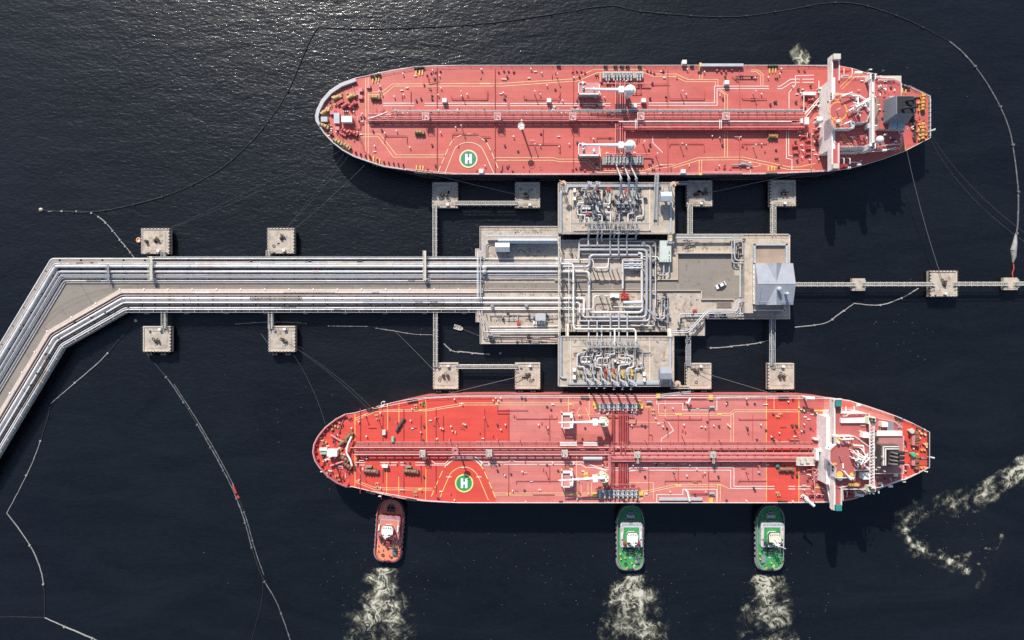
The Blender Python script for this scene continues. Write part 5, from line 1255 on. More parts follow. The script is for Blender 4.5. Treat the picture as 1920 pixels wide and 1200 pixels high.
# catwalk and cargo pipes along the centre line
mb = MB(); mb.pbox(735, 208.4, 1072, 210.2, 13.2, 13.35); mb.pbox(1072, 206.6, 1505, 210.4, 13.2, 13.35); mk('raised_catwalk', mb, GRATE, A.t)
for v, u0, u1 in ((208.2, 735, 1072), (206.4, 1072, 1505)): railing(A, [(u0, v), (u1, v)], 13.35, WHITE, 1.1, 'catwalk_rail', 3)
A.pipe(a1(600, 612, 680, 590, 770, 553), 2.2, .2, WHITE, name='catwalk_ramp')
rack(A, 690, 1508, (213.4, 216.4, 219.4, 222.6, 226.0), 1.9, .24); rack(A, 690, 1060, (229.0, ), 1.2, .18)
rack(A, 1168, 1508, (231.5, 234.6, 237.6), 2.3, .30, ); A.pipe([(1160, 228.2), (1484, 228.2)], 2.8, .22, LW, name='cargo_pipe'); A.pipe([(1170, 240.0), (1508, 240.0)], 2.5, .34, PIPER, name='cargo_pipe')
supports(A, 700, 1500, 17.5, 211.5, 230.5, 1.65); supports(A, 1176, 1500, 17.5, 230, 241.5, 2.0)
mb = MB(); mb.pbox(690, 224, 1508, 229.6, 11.01, 12.5); 
mb = MB(); mb.pbox(1172, 242.3, 1505, 242.9, 11.01, 13.6); mk('pipe_screen', mb, PIPER, A.t)
for k in range(26):
    u = 705 + k * 31; A.pipe([(u, 212.8), (u + .5, 203 - (k % 3) * 2)], .6, .1, PIPER, 0, 'branch_pipe')
for i, u in enumerate((1154.5, 1158.8, 1163, 1167.5, 1171.8)):
    A.pipe([(u, 151), (u, 195)], 1.6, .26, PIPER if i % 2 else PIPERP, name='cross_pipe'); A.pipe([(u, 195), (u, 213)], 1.7, .26, STEELD, name='cross_pipe'); A.pipe([(u, 232), (u, 289)], 1.6, .26, PIPER if i % 2 else PIPERP, name='cross_pipe')
sq = MB(); k = F * 270
sq.box(-6 * k, -6.6 * k, 6 * k, 6.6 * k, 3.6, 3.75)
for a in (-5.6, 5.6):
    for b in (-6.2, 6.2): sq.box(a * k - .1, b * k - .1, a * k + .1, b * k + .1, 0, 3.6)
sqp = [(800.8, 224.3), (933.2, 224.3), (1072, 224.3), (1197.6, 223.8), (1354.8, 223.6)]
A.many('monitor_platform', sq, PIPERP, sqp)
rl = MB(); c = 6 * k; d = 6.6 * k; rl.rail([(-c, -d, 3.75), (c, -d, 3.75), (c, d, 3.75), (-c, d, 3.75), (-c, -d, 3.75)], 1.0, .07, 1.3); rl.cyl(0, 0, 3.75, 4.8, .2, n=6); rl.tube([(0, 0, 4.8), (.9, -.5, 5.1)], .14, 6)
A.many('platform_railing', rl, LW, sqp)
for u in (1191.5, 1349.5):
    A.pipe([(u, 224), (u, 241)], 4.1, .14, LW, 0, 'platform_step'); A.pipe([(u + 3, 224), (u + 3, 241)], 4.1, .14, LW, 0, 'platform_step')
x, y, _ = W(977.5, 239.5, 11); mb = MB(); mb.cyl(x, y, 11, 21.5, .42, .3, n=10); mk('signal_mast', mb, LW, A.t)
x, y, _ = W(977.3, 237, 21.5); mb = MB(); mb.torus(x, y, 21.5, 1.2, .1, 16, 5); mb.torus(x, y, 22.4, 1.2, .08, 16, 5); mb.cyl(x, y, 21.3, 21.45, 1.2, n=16)
for q in range(6): mb.cyl(x + 1.2 * cos(q), y + 1.2 * sin(q), 21.45, 22.4, .05, n=4)
mk('mast_platform', mb, LW, A.t)
mb = MB(); mb.pbox(1035, 200, 1140, 206, 11.01, 11.9)
# hose cranes and their jib rests
for ped, tip in (((1181.5, 168.8), (1097, 166.8)), ((1181.5, 272.6), (1094, 271.4))): crane(A, ped, tip, 8.2, 2.05, WHITE, (1.0, .38))
for v0, v1 in ((153.5, 177), (268.5, 292)):
    mb = MB()
    for a in ((1084.5, v0, 1086, v1), (1084.5, v1 - 2.5, 1126, v1), (1123, v0 + 4, 1124.5, v1), (1084.5, v0, 1098, v0 + 1.2)): mb.pbox(*a, 15.0, 15.5)
    mk('jib_rest_frame', mb, WHITE, A.t)
    mb = MB(); mb.pbox(1085.2, v1 - 2.2, 1125.2, v1 - .6, 11.01, 14.98); mk('jib_rest_wall', mb, GREYW, A.t)
    mb = MB(); mb.pbox(1086.2, v0 + 1.2, 1122.8, v1 - 3, 14.6, 14.8); mk('jib_rest_floor', mb, PIPERP, A.t)
    hv = MB(); hv.cyl(0, 0, 0, 1.3, .45, n=8); hv.box(-.25, -.9, .25, .9, .3, .9); reps('hose_handling_post', hv, WHITE, A.t, [W(1092, v0 + 4, 15.5), W(1093, v0 + 11, 14.8), W(1113, v0 + 15, 14.8)])
# manifolds
for v0, v1, flip in ((138, 151, 0), (294.5, 309, 1)):
    mb = MB(); mb.pbox(1129, v0, 1206.5, v1 - 4 if not flip else v1, 11.02, 12.0); mk('drip_tray', mb, mat('olive_grey_tray', (.26, .26, .22), .6, var=.2, sc=1.5), A.t)
    fl = MB(); fl.tube([(0, -1.4, .9), (0, 1.4, .9)], .3, 8); fl.tube([(0, 1.3, .9), (0, 1.5, .9)], .6, 10); fl.tube([(0, -.2, .9), (0, 0, .9)], .5, 10); fl.box(-.2, -.9, .2, -.5, 0, .8)
    L = [(u, (v0 + v1) / 2 + (3 if not flip else -1)) for u in (1136, 1141, 1150, 1156, 1162, 1169, 1176, 1182, 1194, 1199)]
    A.many('manifold_flange', fl, GREYW, L, .9)
    if not flip:
        sl = MB(); sl.box(-.3, -1.3, .3, 1.3, 0, .1); A.many('tray_grating', sl, mat('tray_slat', (.42, .42, .36), .6, var=.2, sc=2), [(1131 + i * 4.05, 141.5) for i in range(19)], 1.01)
    A.pipe([(1131, 156.5 if not flip else 289), (1220, 156.5 if not flip else 289)], 1.4, .24, PIPERP)
    mb = MB(); mb.rail([W(1129, v1 + 1, 11.0), W(1206, v1 + 1, 11.0)], 1.6, .07, 3); mk('manifold_rail', mb, PIPER, A.t)
# accommodation ladder, deck rails, small fittings
mb = MB(); mb.pbox(1314, 119, 1394, 124, 11.5, 12.6); mk('accommodation_ladder', mb, GREYW, A.t)
mb = MB(); mb.pbox(1318, 320.5, 1392, 325.5, 11.4, 12.3); mk('accommodation_ladder', mb, PIPERP, A.t)
mb = MB(); mb.pbox(1311.5, 117.5, 1315.5, 124.5, 12.6, 13.2); mb.pbox(1311, 324, 1315.4, 328, 12.4, 13); pieces('ladder_head', mb, YELLOW, A.t)
A.many('fairlead', f_fairlead(), BLACK, a1(640, 250, 680, 242, 697, 236, 1018, 180, 1050, 174, 1072, 172, 1020, 1082, 1050, 1085, 1075, 1087, 660, 1012, 690, 1022) + b1(680, 160, 1085, 165, 1170, 165, 1225, 165, 1275, 165, 1380, 165) + c1(1305, 160, 1330, 160, 1358, 160, 632, 162, 1290, 1088, 1320, 1088, 1350, 1088) + q1(1148, 372, 1178, 385, 1205, 395) + a1(1100, 1088, 1150, 1090), 0)
A.many('roller_pedestal', f_cone(), YELLOW, a1(643, 283, 672, 277, 695, 268, 1017, 220, 1048, 218, 1072, 214, 650, 962, 680, 972, 703, 982, 1022, 1040, 1053, 1043, 1077, 1044) + c1(1303, 200, 1331, 195, 1356, 195, 1292, 1050, 1322, 1048, 1346, 1048) + q1(1158, 415, 1188, 422, 1132, 910, 1180, 912), 0)
A.many('deck_vent', f_vent(), LW, a1(905, 228, 700, 380, 1360, 690, 1230, 735, 1210, 410, 830, 425, 750, 740, 850, 720, 1460, 405, 1580, 188) + b1(440, 185, 520, 405, 520, 845, 980, 790, 15, 190, 1075, 430, 290, 770) + c1(580, 405, 1230, 403, 580, 845, 590, 190, 1230, 835, 1400, 185), 0)
A.many('vent_pole', f_pole(3.6), LW, b1(472, 398, 472, 850, 1410, 830, 1520, 930, 665, 250) + c1(535, 395, 1160, 398, 530, 845, 1160, 855, 210, 825) + a1(1412, 400, 1412, 690, 850, 560, 700, 335), 0)
A.many('tank_hatch', f_hatch(), STEELD, a1(615, 340, 545, 365, 520, 400, 1155, 440, 1155, 840, 720, 710, 1060, 440, 1020, 455, 645, 720, 1175, 268, 1185, 1018) + b1(215, 440, 215, 845, 235, 250, 840, 455, 840, 820, 235, 1030, 860, 250, 1490, 970, 1490, 310, 865, 1040, 1470, 440, 1470, 840) + c1(270, 440, 270, 838, 900, 440, 895, 840, 290, 310, 290, 975, 920, 250, 915, 1025, 1310, 490, 1345, 470, 1360, 470, 1550, 360, 1530, 470), 0)
A.many('small_hatch', f_hatch(), PIPER, a1(1110, 230, 1145, 212, 1185, 205, 1225, 195, 1085, 315, 610, 925, 1115, 1045) + b1(160, 205, 205, 195, 245, 197, 290, 205, 800, 205, 835, 197, 875, 200, 905, 210, 1445, 190, 1475, 200, 1505, 215, 1580, 200, 800, 1050, 905, 1060, 280, 1060, 180, 1060) + c1(845, 195, 885, 205, 925, 205, 975, 190, 1555, 190, 1605, 195, 840, 1050, 965, 1050, 910, 1040, 385, 195, 245, 1075), 0)
A.many('bollard', f_bollard(), STEELD, a1(655, 440, 690, 440) + b1(1470, 1010, 1500, 1055, 1010, 240, 1005, 1010) + c1(1060, 245, 1365, 265, 1365, 960, 1050, 1010, 1100, 1010), 0)
A.many('mooring_winch', f_winch(), mat('yellow_winch', (.30, .18, .07), .5, var=.3, sc=1.5), a1(660, 435, 1040, 735) + c1(1318, 770), 0, [0, 0, 0])
A.many('pressure_valve', f_box(1.7, 1.5, 2.0), WHITE, b1(595, 465, 1410, 465, 1330, 510) + a1(1265, 465) + c1(925, 310, 550, 1075, 560, 135) + a1(1582, 1072), 0)
A.pipe(c1(1010, 245, 1200, 245), .9, .22, STEELD); A.pipe(c1(980, 1010, 1160, 1010), .9, .3, STEELG); A.many('stores_davit', f_drum(), STEELG, c1(1070, 1008), .3)
# deck lines crossing the tanks
for k, u in enumerate(b1(130, 0, 808, 0, 1625, 0) + a1(1197, 0) + c1(425, 0, 1047, 0)):
    u = u[0]; A.pipe([(u, 128), (u, 210)], .45, .13, PIPER, 0, 'cross_deck_line'); A.pipe([(u, 240 if u > 1160 else 230), (u, 322)], .45, .13, PIPER, 0, 'cross_deck_line')
for (p) in (b1(380, 405, 380, 440, 692, 440, 692, 370), b1(420, 828, 692, 828, 692, 900), b1(545, 690, 545, 828), b1(0, 440, 62, 440, 62, 370), a1(1315, 405, 1325, 438, 1635, 438, 1635, 370), a1(740, 815, 745, 755, 935, 755, 938, 820), a1(970, 470, 970, 370), c1(440, 405, 445, 438, 743, 438, 743, 370), c1(1070, 405, 1072, 438, 1285, 438), c1(440, 850, 445, 822, 738, 822, 742, 890), c1(1065, 850, 1070, 822, 1285, 822), b1(1010, 828, 1010, 770, 1160, 770), a1(1330, 790, 1330, 738, 1540, 738, 1580, 765, 1660, 765), c1(980, 245, 1040, 285), b1(1380, 330, 1400, 395, 1350, 395, 1350, 335), a1(1125, 300, 1125, 250, 1125, 300, 1220, 285), b1(1310, 395, 1390, 395, 1390, 335), a1(700, 560, 740, 520), b1(1480, 310, 1640, 310)):
    A.pipe(p, .55, .13, PIPER, .3, 'deck_line')
# bow gear
wy = mat('rusty_yellow_winch', (.46, .30, .13), .6, var=.35, sc=1.2)
bz = crop(585, 130, 7.5)
A.many('anchor_windlass', f_winch(), PIPER, bz(470, 520, 570, 520, 480, 880, 575, 900), 0, [.6, .8, -.5, -.4])
A.many('mooring_winch', f_winch(), wy, bz(545, 400, 350, 410, 180, 615, 480, 1080, 360, 1020, 170, 800), 0, [.5, .4, .6, -.6, -.5, -.4])
A.many('bow_bollard', f_bollard(), wy, bz(265, 520, 265, 905, 410, 350, 260, 790), 0, [.9, -.9, .6, -.5])
A.many('roller_fairlead', f_roller(), wy, bz(155, 600, 125, 620, 320, 390, 500, 340, 330, 500, 210, 830, 350, 990, 430, 1090, 295, 400, 120, 800, 545, 350, 450, 1100), 0)
A.many('chain_stopper', f_box(3.0, 1.2, 1.1), PIPER, bz(400, 470, 440, 910), 0, [.6, -.5])
mb = MB(); q = bz(412, 655, 560, 740); mb.pbox(*q[0], *q[1], 11.01, 13.6); mk('bow_store', mb, WHITE, A.t)
A.many('bow_store_vent', f_vent(), GREYW, bz(450, 600, 480, 600, 510, 600, 690, 660, 700, 745), 0)
A.many('winch_box', f_box(2.2, 2.2, 1.6), GREYW, bz(360, 665, 360, 735), 0); mb = MB(); q = bz(125, 665, 215, 735); mb.pbox(*q[0], *q[1], 11.01, 12.8); mk('towing_bracket', mb, GREYW, A.t)
A.many('bow_locker', f_box(1.6, 1.4, 1.2), PIPERP, bz(690, 300, 655, 350, 690, 400, 800, 250, 365, 840, 290, 620), 0)
for p in (bz(570, 230, 620, 400), bz(370, 830, 430, 980), bz(590, 700, 740, 1150), bz(650, 950, 760, 1180), bz(330, 830, 400, 1000), bz(540, 800, 570, 830, 680, 830, 680, 740), bz(50, 680, 210, 680)): A.pipe(p, .5, .16, PIPER if p[0][1] > 180 else PIPERP, 0, 'chain_line')
mb = MB(); P = [W(p[0], p[1], 11.0) for p in bow]; I = offs([p[:2] for p in P], 1.75)
st = MB(); st.box(-.1, -.5, .1, .5, 0, 1.2); L = resample([(p[0], p[1], 11.0) for p in I], 1.9)
reps('bulwark_stay', st, STEELD, A.t, L, [atan2(L[min(i + 1, len(L) - 1)][1] - L[max(i - 1, 0)][1], L[min(i + 1, len(L) - 1)][0] - L[max(i - 1, 0)][0]) for i in range(len(L))])
# superstructure -----------------------------------------------------------
zb, zc, zw = 21.5, 25.0, 18.0
A.wall_block('accommodation_block', rect(1566, 147, 1631, 277) + [], 11.0, zb - .02, WHITE)
A.wall_block('lower_front', rect(1553, 152, 1567, 282), 11.0, 19.6, WHITE)
mb = MB(); mb.pbox(1566, 145, 1632, 276, zb, zb + .1); mk('bridge_deck', mb, DECK1B, A.t)
mb = MB(); mb.pbox(1561, 104, 1574.5, 318, zb - .5, zb + .12); mk('bridge_wing', mb, DECK1B, A.t)
mb = MB(); mb.pbox(1559.5, 103, 1562, 318, zb - 2.3, zb + 1.2); mb.pbox(1562, 145, 1566, 279, zb - .6, zb + .16); mk('wing_bulwark', mb, WHITE, A.t)
mb = MB(); mb.pbox(1573.6, 104, 1574.8, 150, zb + .1, zb + 1.1); mb.pbox(1572.5, 268, 1573.8, 306, zb + .1, zb + 1.1); pieces('wing_rear_bulwark', mb, LW, A.t)
mb = MB(); mb.pbox(1563, 100.5, 1576.5, 110.5, zb + 1.0, zb + 2.6); mb.pbox(1562.5, 306.5, 1573.5, 315.5, zb + 1.0, zb + 2.6); pieces('wing_shelter', mb, BEIGEW, A.t)
mb = MB(); mb.add([W(1557.5, 150, zb - 1.2), W(1561.5, 110, zb - 1.2), W(1561.5, 150, zb - 1.2)], [(0, 1, 2)]); mb.add([W(1554, 282, zb - 1.2), W(1557, 316, zb - 1.2), W(1561, 282, zb - 1.2)], [(0, 2, 1)])
mb.tube([W(1558, 152, 16), W(1560, 112, zb - 1)], .35, 5); mb.tube([W(1556, 280, 16), W(1558.5, 312, zb - 1)], .35, 5); mk('wing_strut', mb, WHITE, A.t)
# wheelhouse with its red top
wh = q1(528, 515, 560, 490, 580, 450, 740, 448, 790, 470, 850, 500, 868, 560, 868, 625, 845, 690, 740, 700, 735, 745, 575, 745, 560, 720, 528, 660)
A.wall_block('wheelhouse', wh, zb + .1, zc, WHITE)
mb = MB(); mb.ppoly([(1553 + (p[0] - 1553) * .985 + .6, 204 + (p[1] - 204) * .97) for p in wh], zc, zc + .1); mk('compass_deck', mb, DECK1B, A.t)
mb = MB(); wx = MB()
for v in range(176, 236, 5): 
    x, y, _ = W(1554.0 if 186 < v < 222 else 1560, v, zc - 1.2); wx.cbox(x - .25, y, .1, .75, zc - 1.9, zc - .8)
pieces('wheelhouse_window', wx, GLASS, A.t)
railing(A, wh + [wh[0]], zc + .1, LW, 1.0, 'compass_deck_rail', 2)
wx = MB()
for row in (13, 15.6, 18.0):
    for v in range(162, 276, 8): x, y, _ = W(1553, v, row); wx.cbox(x - .05, y, .14, .8, row, row + .7)
pieces('cabin_window', wx, GLASS, A.t)
x, y, _ = W(1571, 208.5, zc); kk = F * (H - zc)
mb = MB(); mb.ribbon([(x + 16.5 * kk * cos(2 * pi * i / 48), y + 17 * kk * sin(2 * pi * i / 48)) for i in range(49)], .5, zc + .13)
for uu, vv, r in ((1569.6, 181, 6.5), (1569.5, 228.5, 8.5)):
    x2, y2, _ = W(uu, vv, zc); mb.ribbon([(x2 + r * kk * cos(2 * pi * i / 32), y2 + r * kk * sin(2 * pi * i / 32)) for i in range(33)], .42, zc + .15)
mk('painted_circle', mb, ORANGE, A.t)
x, y, _ = W(1570, 206, zc + 1); mb = MB(); mb.cyl(x, y, zc + .1, zc + 2.6, .14, n=6); mb.tube([(x - .5, y, zc + 2.4), (x + .6, y + .2, zc + 2.4)], .1, 5); mk('compass_stand', mb, LW, A.t)
def radome(s, u, v, z, r, h=1.0):
    x, y, _ = W(u, v, z + h); mb = MB(); mb.cyl(x, y, z, z + h, r * .45, n=10); mb.cyl(x, y, z + h, z + h + r * .6, r * .9, r, n=16); mb.dome(x, y, z + h + r * .6, r, r * .9, 16, 5); mk('radome', mb, WHITE, s.t)
radome(A, 1571, 228.5, zc + .1, .8); radome(A, 1535.7, 226, 14.5, 1.25, 4.0); radome(A, 1647.5, 263, zw - 1, 1.5, 3.0)
# radar mast with crossbars
mb = MB(); x, y, _ = W(1612, 198, zc + 5)
for a, b in ((-1.1, -1.1), (1.1, -1.1), (1.1, 1.1), (-1.1, 1.1)): mb.tube([(x + a, y + b, zc + .1), (x + a * .3, y + b * .3, zc + 8.5)], .2, 6)
for z in (2.2, 4.4, 6.4): mb.torus(x, y, zc + z, 1.35 - .13 * z, .09, 8, 4)
mk('radar_mast', mb, WHITE, A.t)
mb = MB()
for z, L_, an in ((8.2, 2.6, .5), (6.0, 2.9, -.3)): mb.tube([(x - L_ * cos(an), y - L_ * sin(an), zc + z), (x + L_ * cos(an), y + L_ * sin(an), zc + z)], .26, 6)
for a in (-2.2, 2.0): mb.cyl(x + a, y + a * .4, zc + 6.2, zc + 7.4, .4, n=8)
mk('radar_scanner', mb, WHITE, A.t)
for p, z in ((q1(700, 590, 880, 480), zc + 2.0), (q1(780, 470, 780, 620), zc + 1.4), (q1(720, 460, 800, 460), zc + 1.2), (q1(640, 465, 730, 430), zc + 2.2), (q1(660, 705, 720, 680), zc + 1.8), (q1(790, 460, 860, 500), zc + 1.5), (q1(830, 520, 880, 590), zc + 1.4)):
    mb = MB(); mb.ptube(p, z, .32, 0, 6); mb.cyl(*W(*p[0], z)[:2], zc + .1, z, .16, n=6); mb.cyl(*W(*p[1], z)[:2], zc + .1, z, .16, n=6); mk('antenna_frame', mb, WHITE, A.t)
mb = MB(); mb.pbox(1594, 228, 1602.5, 240, zb + .1, zc + .6); mb.pbox(1626.5, 231, 1634, 240, zb + .1, zb + 3.0); mb.pbox(1605, 182, 1609, 188, zc + .1, zc + 1.2); pieces('deck_locker', mb, GREYW, A.t)
for p in (q1(622, 385, 735, 275), q1(640, 400, 745, 300), q1(622, 790, 720, 905), q1(640, 780, 740, 895)): mb = MB(); mb.pline(p, 1.7, zb + .13); mk('painted_line', mb, ORANGE, A.t)
railing(A, [(1575, 146), (1631, 146), (1632, 275)], zb + .1, LW, 1.0); railing(A, [(1575, 275.5), (1631, 275.5)], zb + .1, LW, 1.0)
# twin-legged white deck girder
mb = MB(); mb.pbox(1633.5, 143, 1640, 276, 24.0, 25.6); mk('crane_girder', mb, WHITE, A.t)
mb = MB(); mb.pbox(1631.5, 139.5, 1642.5, 148, 17.5, 25.7); mb.pbox(1631.5, 268, 1642.5, 278, 17.5, 25.7); pieces('girder_leg', mb, WHITE, A.t)
mb = MB(); mb.ptube([(1634.6, 147, ), (1634.6, 270)], 25.9, .12, 0, 5); mb.ptube([(1638.8, 147), (1638.8, 270)], 25.9, .12, 0, 5); mk('girder_rail', mb, GREYW, A.t)
mb = MB()
for v in (141, 146, 270, 276): x, y, _ = W(1637, v, 26); mb.cyl(x, y, 25.7, 26.5, .5, n=8)
pieces('girder_machinery', mb, STEELD, A.t)
radome(A, 1631.5, 273.5, 25, .6)
# engine casing and funnel
A.wall_block('boat_deck_house', rect(1575, 142, 1690, 276), 11.0, 16.0, BEIGEW); mb = MB(); mb.ppoly([(1575, 140.5), (1672, 146.5), (1688.5, 153), (1688.5, 276), (1575, 286)], 16.0, 16.2); mk('boat_deck', mb, DECK1B, A.t)
A.wall_block('engine_casing', rect(1649, 181, 1688, 241), 16.2, 19.5, BEIGEW); mb = MB(); mb.pbox(1648.5, 180, 1688.5, 242, 19.5, 19.65); mk('casing_top', mb, DECK1B, A.t)
fx0, fy1, _ = W(1655.2, 188.5, 19.65); fx1, fy0, _ = W(1700, 232, 19.65); zt = 28.5
A_f = MB(); A_f.prism([(fx0 + .3, fy0 + 1.2), (fx1 - 2.2, fy0 + 1.2), (fx1 - 2.2, fy1 - 1.0), (fx0 + .3, fy1 - 1.0)], 19.65, zt, [(fx0, fy0), (fx1, fy0), (fx1, fy1), (fx0, fy1)]); mk('funnel', A_f, FUNG, A.t)
mb = MB(); mb.box(fx0 + .6, fy0 + 1.5, fx1 - 2.5, fy1 - 1.3, zt, zt + .25); mk('funnel_top', mb, SOOT, A.t)
mb = MB()
for a, b in ((2.2, 2.8), (3.8, 5.8), (5.6, 3.2), (6.2, 6.4)): mb.tube([(fx0 + a, fy0 + b, zt + .2), (fx0 + a + .4, fy0 + b, zt + 1.8), (fx0 + a + 1.6, fy0 + b, zt + 2.4)], .5, 10)
pieces('exhaust_pipe', mb, SOOT, A.t)
mb = MB(); mb.pbox(1669, 180, 1697, 186.5, 16.2, 21.5); mb.pbox(1668, 229, 1682, 240.5, 16.2, 20.6); mb.pbox(1683.5, 229, 1697, 240.5, 16.2, 20.6); pieces('ventilation_trunk', mb, GREYW, A.t)
mb = MB(); mb.pbox(1690, 182, 1718, 212, 11.01, 14.5); mk('exhaust_annex', mb, SOOT, A.t)
railing(A, [(1643, 151), (1676, 151.5), (1688, 157), (1688, 180)], 16.2, LW, 1.0); railing(A, [(1642, 241), (1690, 243), (1688, 275)], 16.2, LW, 1.0); railing(A, [(1642, 276), (1684, 271)], 16.2, LW, 1.0)
# lifeboat, boats, liferafts
for u0, v0, u1, v1, m in ((1575, 126.5, 1597, 133, mat('lifeboat_orange_red', (.62, .10, .07), .45)), (1576, 307.5, 1592, 314, mat('lifeboat_dark_red', (.36, .04, .05), .45))):
    x0, y0, _ = W(u0, (v0 + v1) / 2, 17.5); x1, _, _ = W(u1, v0, 17.5); L_ = x1 - x0
    r = boat_ring(L_, 1.9 if v0 < 200 else 1.7, 10, .35); mb = MB(); mb.prism(r, 15.6, 17.0, [(a * .75, b * .9) for a, b in r]); mb.prism([(a * .6, b * .75) for a, b in r], 17.0, 17.9, [(a * .97, b * .97) for a, b in r]); mb.rotz(-pi / 2 + (-.06 if v0 < 200 else .1)).shift((x0 + x1) / 2, y0); mk('lifeboat', mb, m, A.t)
    mb = MB(); 
    for f in (.15, .85):
        xx = x0 + L_ * f; s_ = -1 if v0 < 200 else 1
        mb.tube([(xx, y0 + s_ * 3.4, 16.2), (xx, y0 + s_ * 2.4, 19.4), (xx, y0 + s_ * .3, 19.2)], .17, 5, .5)
    pieces('boat_davit', mb, WHITE, A.t)
raft = MB(); raft.tube([(-.75, 0, .6), (.75, 0, .6)], .5, 10); raft.box(-.5, -.5, .5, .5, 0, .2)
reps('liferaft_canister', raft, WHITE, A.t, [W(p[0], p[1], 16.3)[:2] + (16.25,) for p in q1(760, 262, 790, 265, 800, 330, 690, 1085, 780, 1060, 1000, 935)])
for p in (q1(740, 300, 850, 300, 850, 270, 930, 280), q1(620, 290, 690, 290, 690, 320, 620, 320, 620, 290), q1(930, 330, 1085, 330, 1085, 315, 960, 310), q1(630, 900, 700, 905, 720, 930, 810, 940, 830, 950), q1(630, 950, 800, 955), q1(700, 1040, 790, 1040, 800, 1020), q1(960, 900, 1080, 880), q1(860, 950, 1000, 940, 1090, 910)): mb = MB(); mb.rail([W(a[0], a[1], 16.2) for a in p], 1.1, .1, 1.6); mk('boat_deck_rail', mb, LW, A.t)
# machinery in front of the house and mooring deck aft
mb = MB(); mb.pbox(1505.5, 172, 1530, 178, 11.01, 13.0); mk('hydraulic_house', mb, LW, A.t)
A.many('deck_pump', f_drum(), PIPER, q1(330, 470, 370, 440, 360, 500, 300, 560, 420, 520, 380, 560, 440, 800, 440, 850, 420, 760, 345, 900, 350, 850, 340, 970, 345, 920, 230, 900, 235, 960, 300, 815), .1)
A.many('valve_pillar', f_roller(), STEELD, q1(240, 515, 260, 405, 365, 375, 440, 640, 425, 670, 235, 860, 250, 1020, 350, 800), 0)
for p in (q1(320, 620, 440, 480), q1(330, 640, 440, 500), q1(310, 430, 310, 600), q1(310, 430, 450, 430), q1(440, 330, 440, 430), q1(375, 740, 375, 1090), q1(430, 960, 530, 955), q1(320, 605, 390, 545, 460, 540)): A.pipe(p, 1.8, .17, LW if p[0][1] < 230 else PIPERP, 0, 'service_pipe')
A.many('access_ladder', f_box(1.2, .5, 2.5), LW, q1(430, 410, 410, 660, 410, 690, 430, 740, 470, 700), 0)
mb = MB(); q = q1(285, 655, 302, 695); mb.pbox(*q[0], *q[1], 11.01, 14.2); q = q1(318, 645, 355, 705); mb.pbox(*q[0], *q[1], 11.01, 14.0); pieces('pump_room_top', mb, LW, A.t)
A.many('stern_winch', f_winch(), mat('orange_winch', (.60, .30, .09), .55, var=.3, sc=1.5), q1(1330, 500, 1325, 560, 1325, 745, 1325, 810), 0, [pi / 2] * 4)
A.many('stern_roller', f_roller(), ORANGE, q1(1310, 480, 1350, 485, 1290, 525, 1350, 540, 1300, 590, 1345, 590, 1300, 710, 1350, 730, 1280, 770, 1360, 800, 1300, 840, 1350, 840, 1370, 780), 0)
A.many('stern_drum', f_drum(), STEELD, q1(1265, 820, 1265, 780, 1250, 660, 1260, 700), 0, [pi / 2] * 4)
A.many('stern_fairlead', f_fairlead(), STEELG, [(1741.5, 190 + k * 9) for k in range(8)], 0, [pi / 2] * 8)
for p in (q1(1210, 658, 1400, 660), q1(1250, 775, 1400, 770)): A.pipe(p, 1.1, .08, ROPE, 0, 'rope_on_deck')
mb = MB(); mb.add([W(1738, 248, 12.2), W(1752, 243.5, 12.2), W(1753, 245, 12.2), W(1742, 249.5, 12.2)], [(0, 1, 2, 3)]); 
x, y, _ = W(1740, 247, 12); mb = MB(); mb.tube([(x, y, 11.5), (x + 2.6, y + .8, 12.6)], .18, 5, 0, .5); mk('stern_light_arm', mb, GREYW, A.t)
railing(A, q1(1210, 378, 1393, 467, 1393, 828, 1180, 938), 11.05, LW, 1.0, 'stern_rail', 3)
railing(A, [(700, 141), (776, 127), (863, 123.8), (1554, 123.8)], 11.05, LW, 1.0, 'side_rail', 4); railing(A, [(760, 317), (860, 326.6), (1440, 325.3), (1556, 319.6)], 11.05, LW, 1.0, 'side_rail', 4)

deck_clutter(A, [(1496, 240, 1548, 300, 46), (1500, 168, 1546, 205, 26), (1126, 150, 1206, 160, 22), (1126, 286, 1206, 296, 22), (605, 180, 680, 270, 40), (680, 215, 740, 232, 22), (1025, 196, 1150, 206, 20), (1700, 185, 1736, 262, 30), (1140, 195, 1190, 232, 20), (760, 130, 1500, 150, 26), (760, 305, 1500, 322, 26), (700, 160, 1500, 190, 30), (700, 245, 1500, 285, 30), (740, 206, 1500, 214, 40)], 21, (PIPER, STEELD, LW))
deck_clutter(A, [(1578, 148, 1630, 170, 12), (1578, 246, 1630, 274, 14)], 22, (LW, GREYW, WHITE), zb + .1 - 11)
deck_clutter(A, [(1600, 178, 1622, 232, 18)], 23, (LW, GREYW, WHITE), zc + .1 - 11)
deck_clutter(A, [(1644, 246, 1686, 272, 16), (1644, 152, 1672, 178, 10)], 24, (LW, GREYW, WHITE), 5.2)
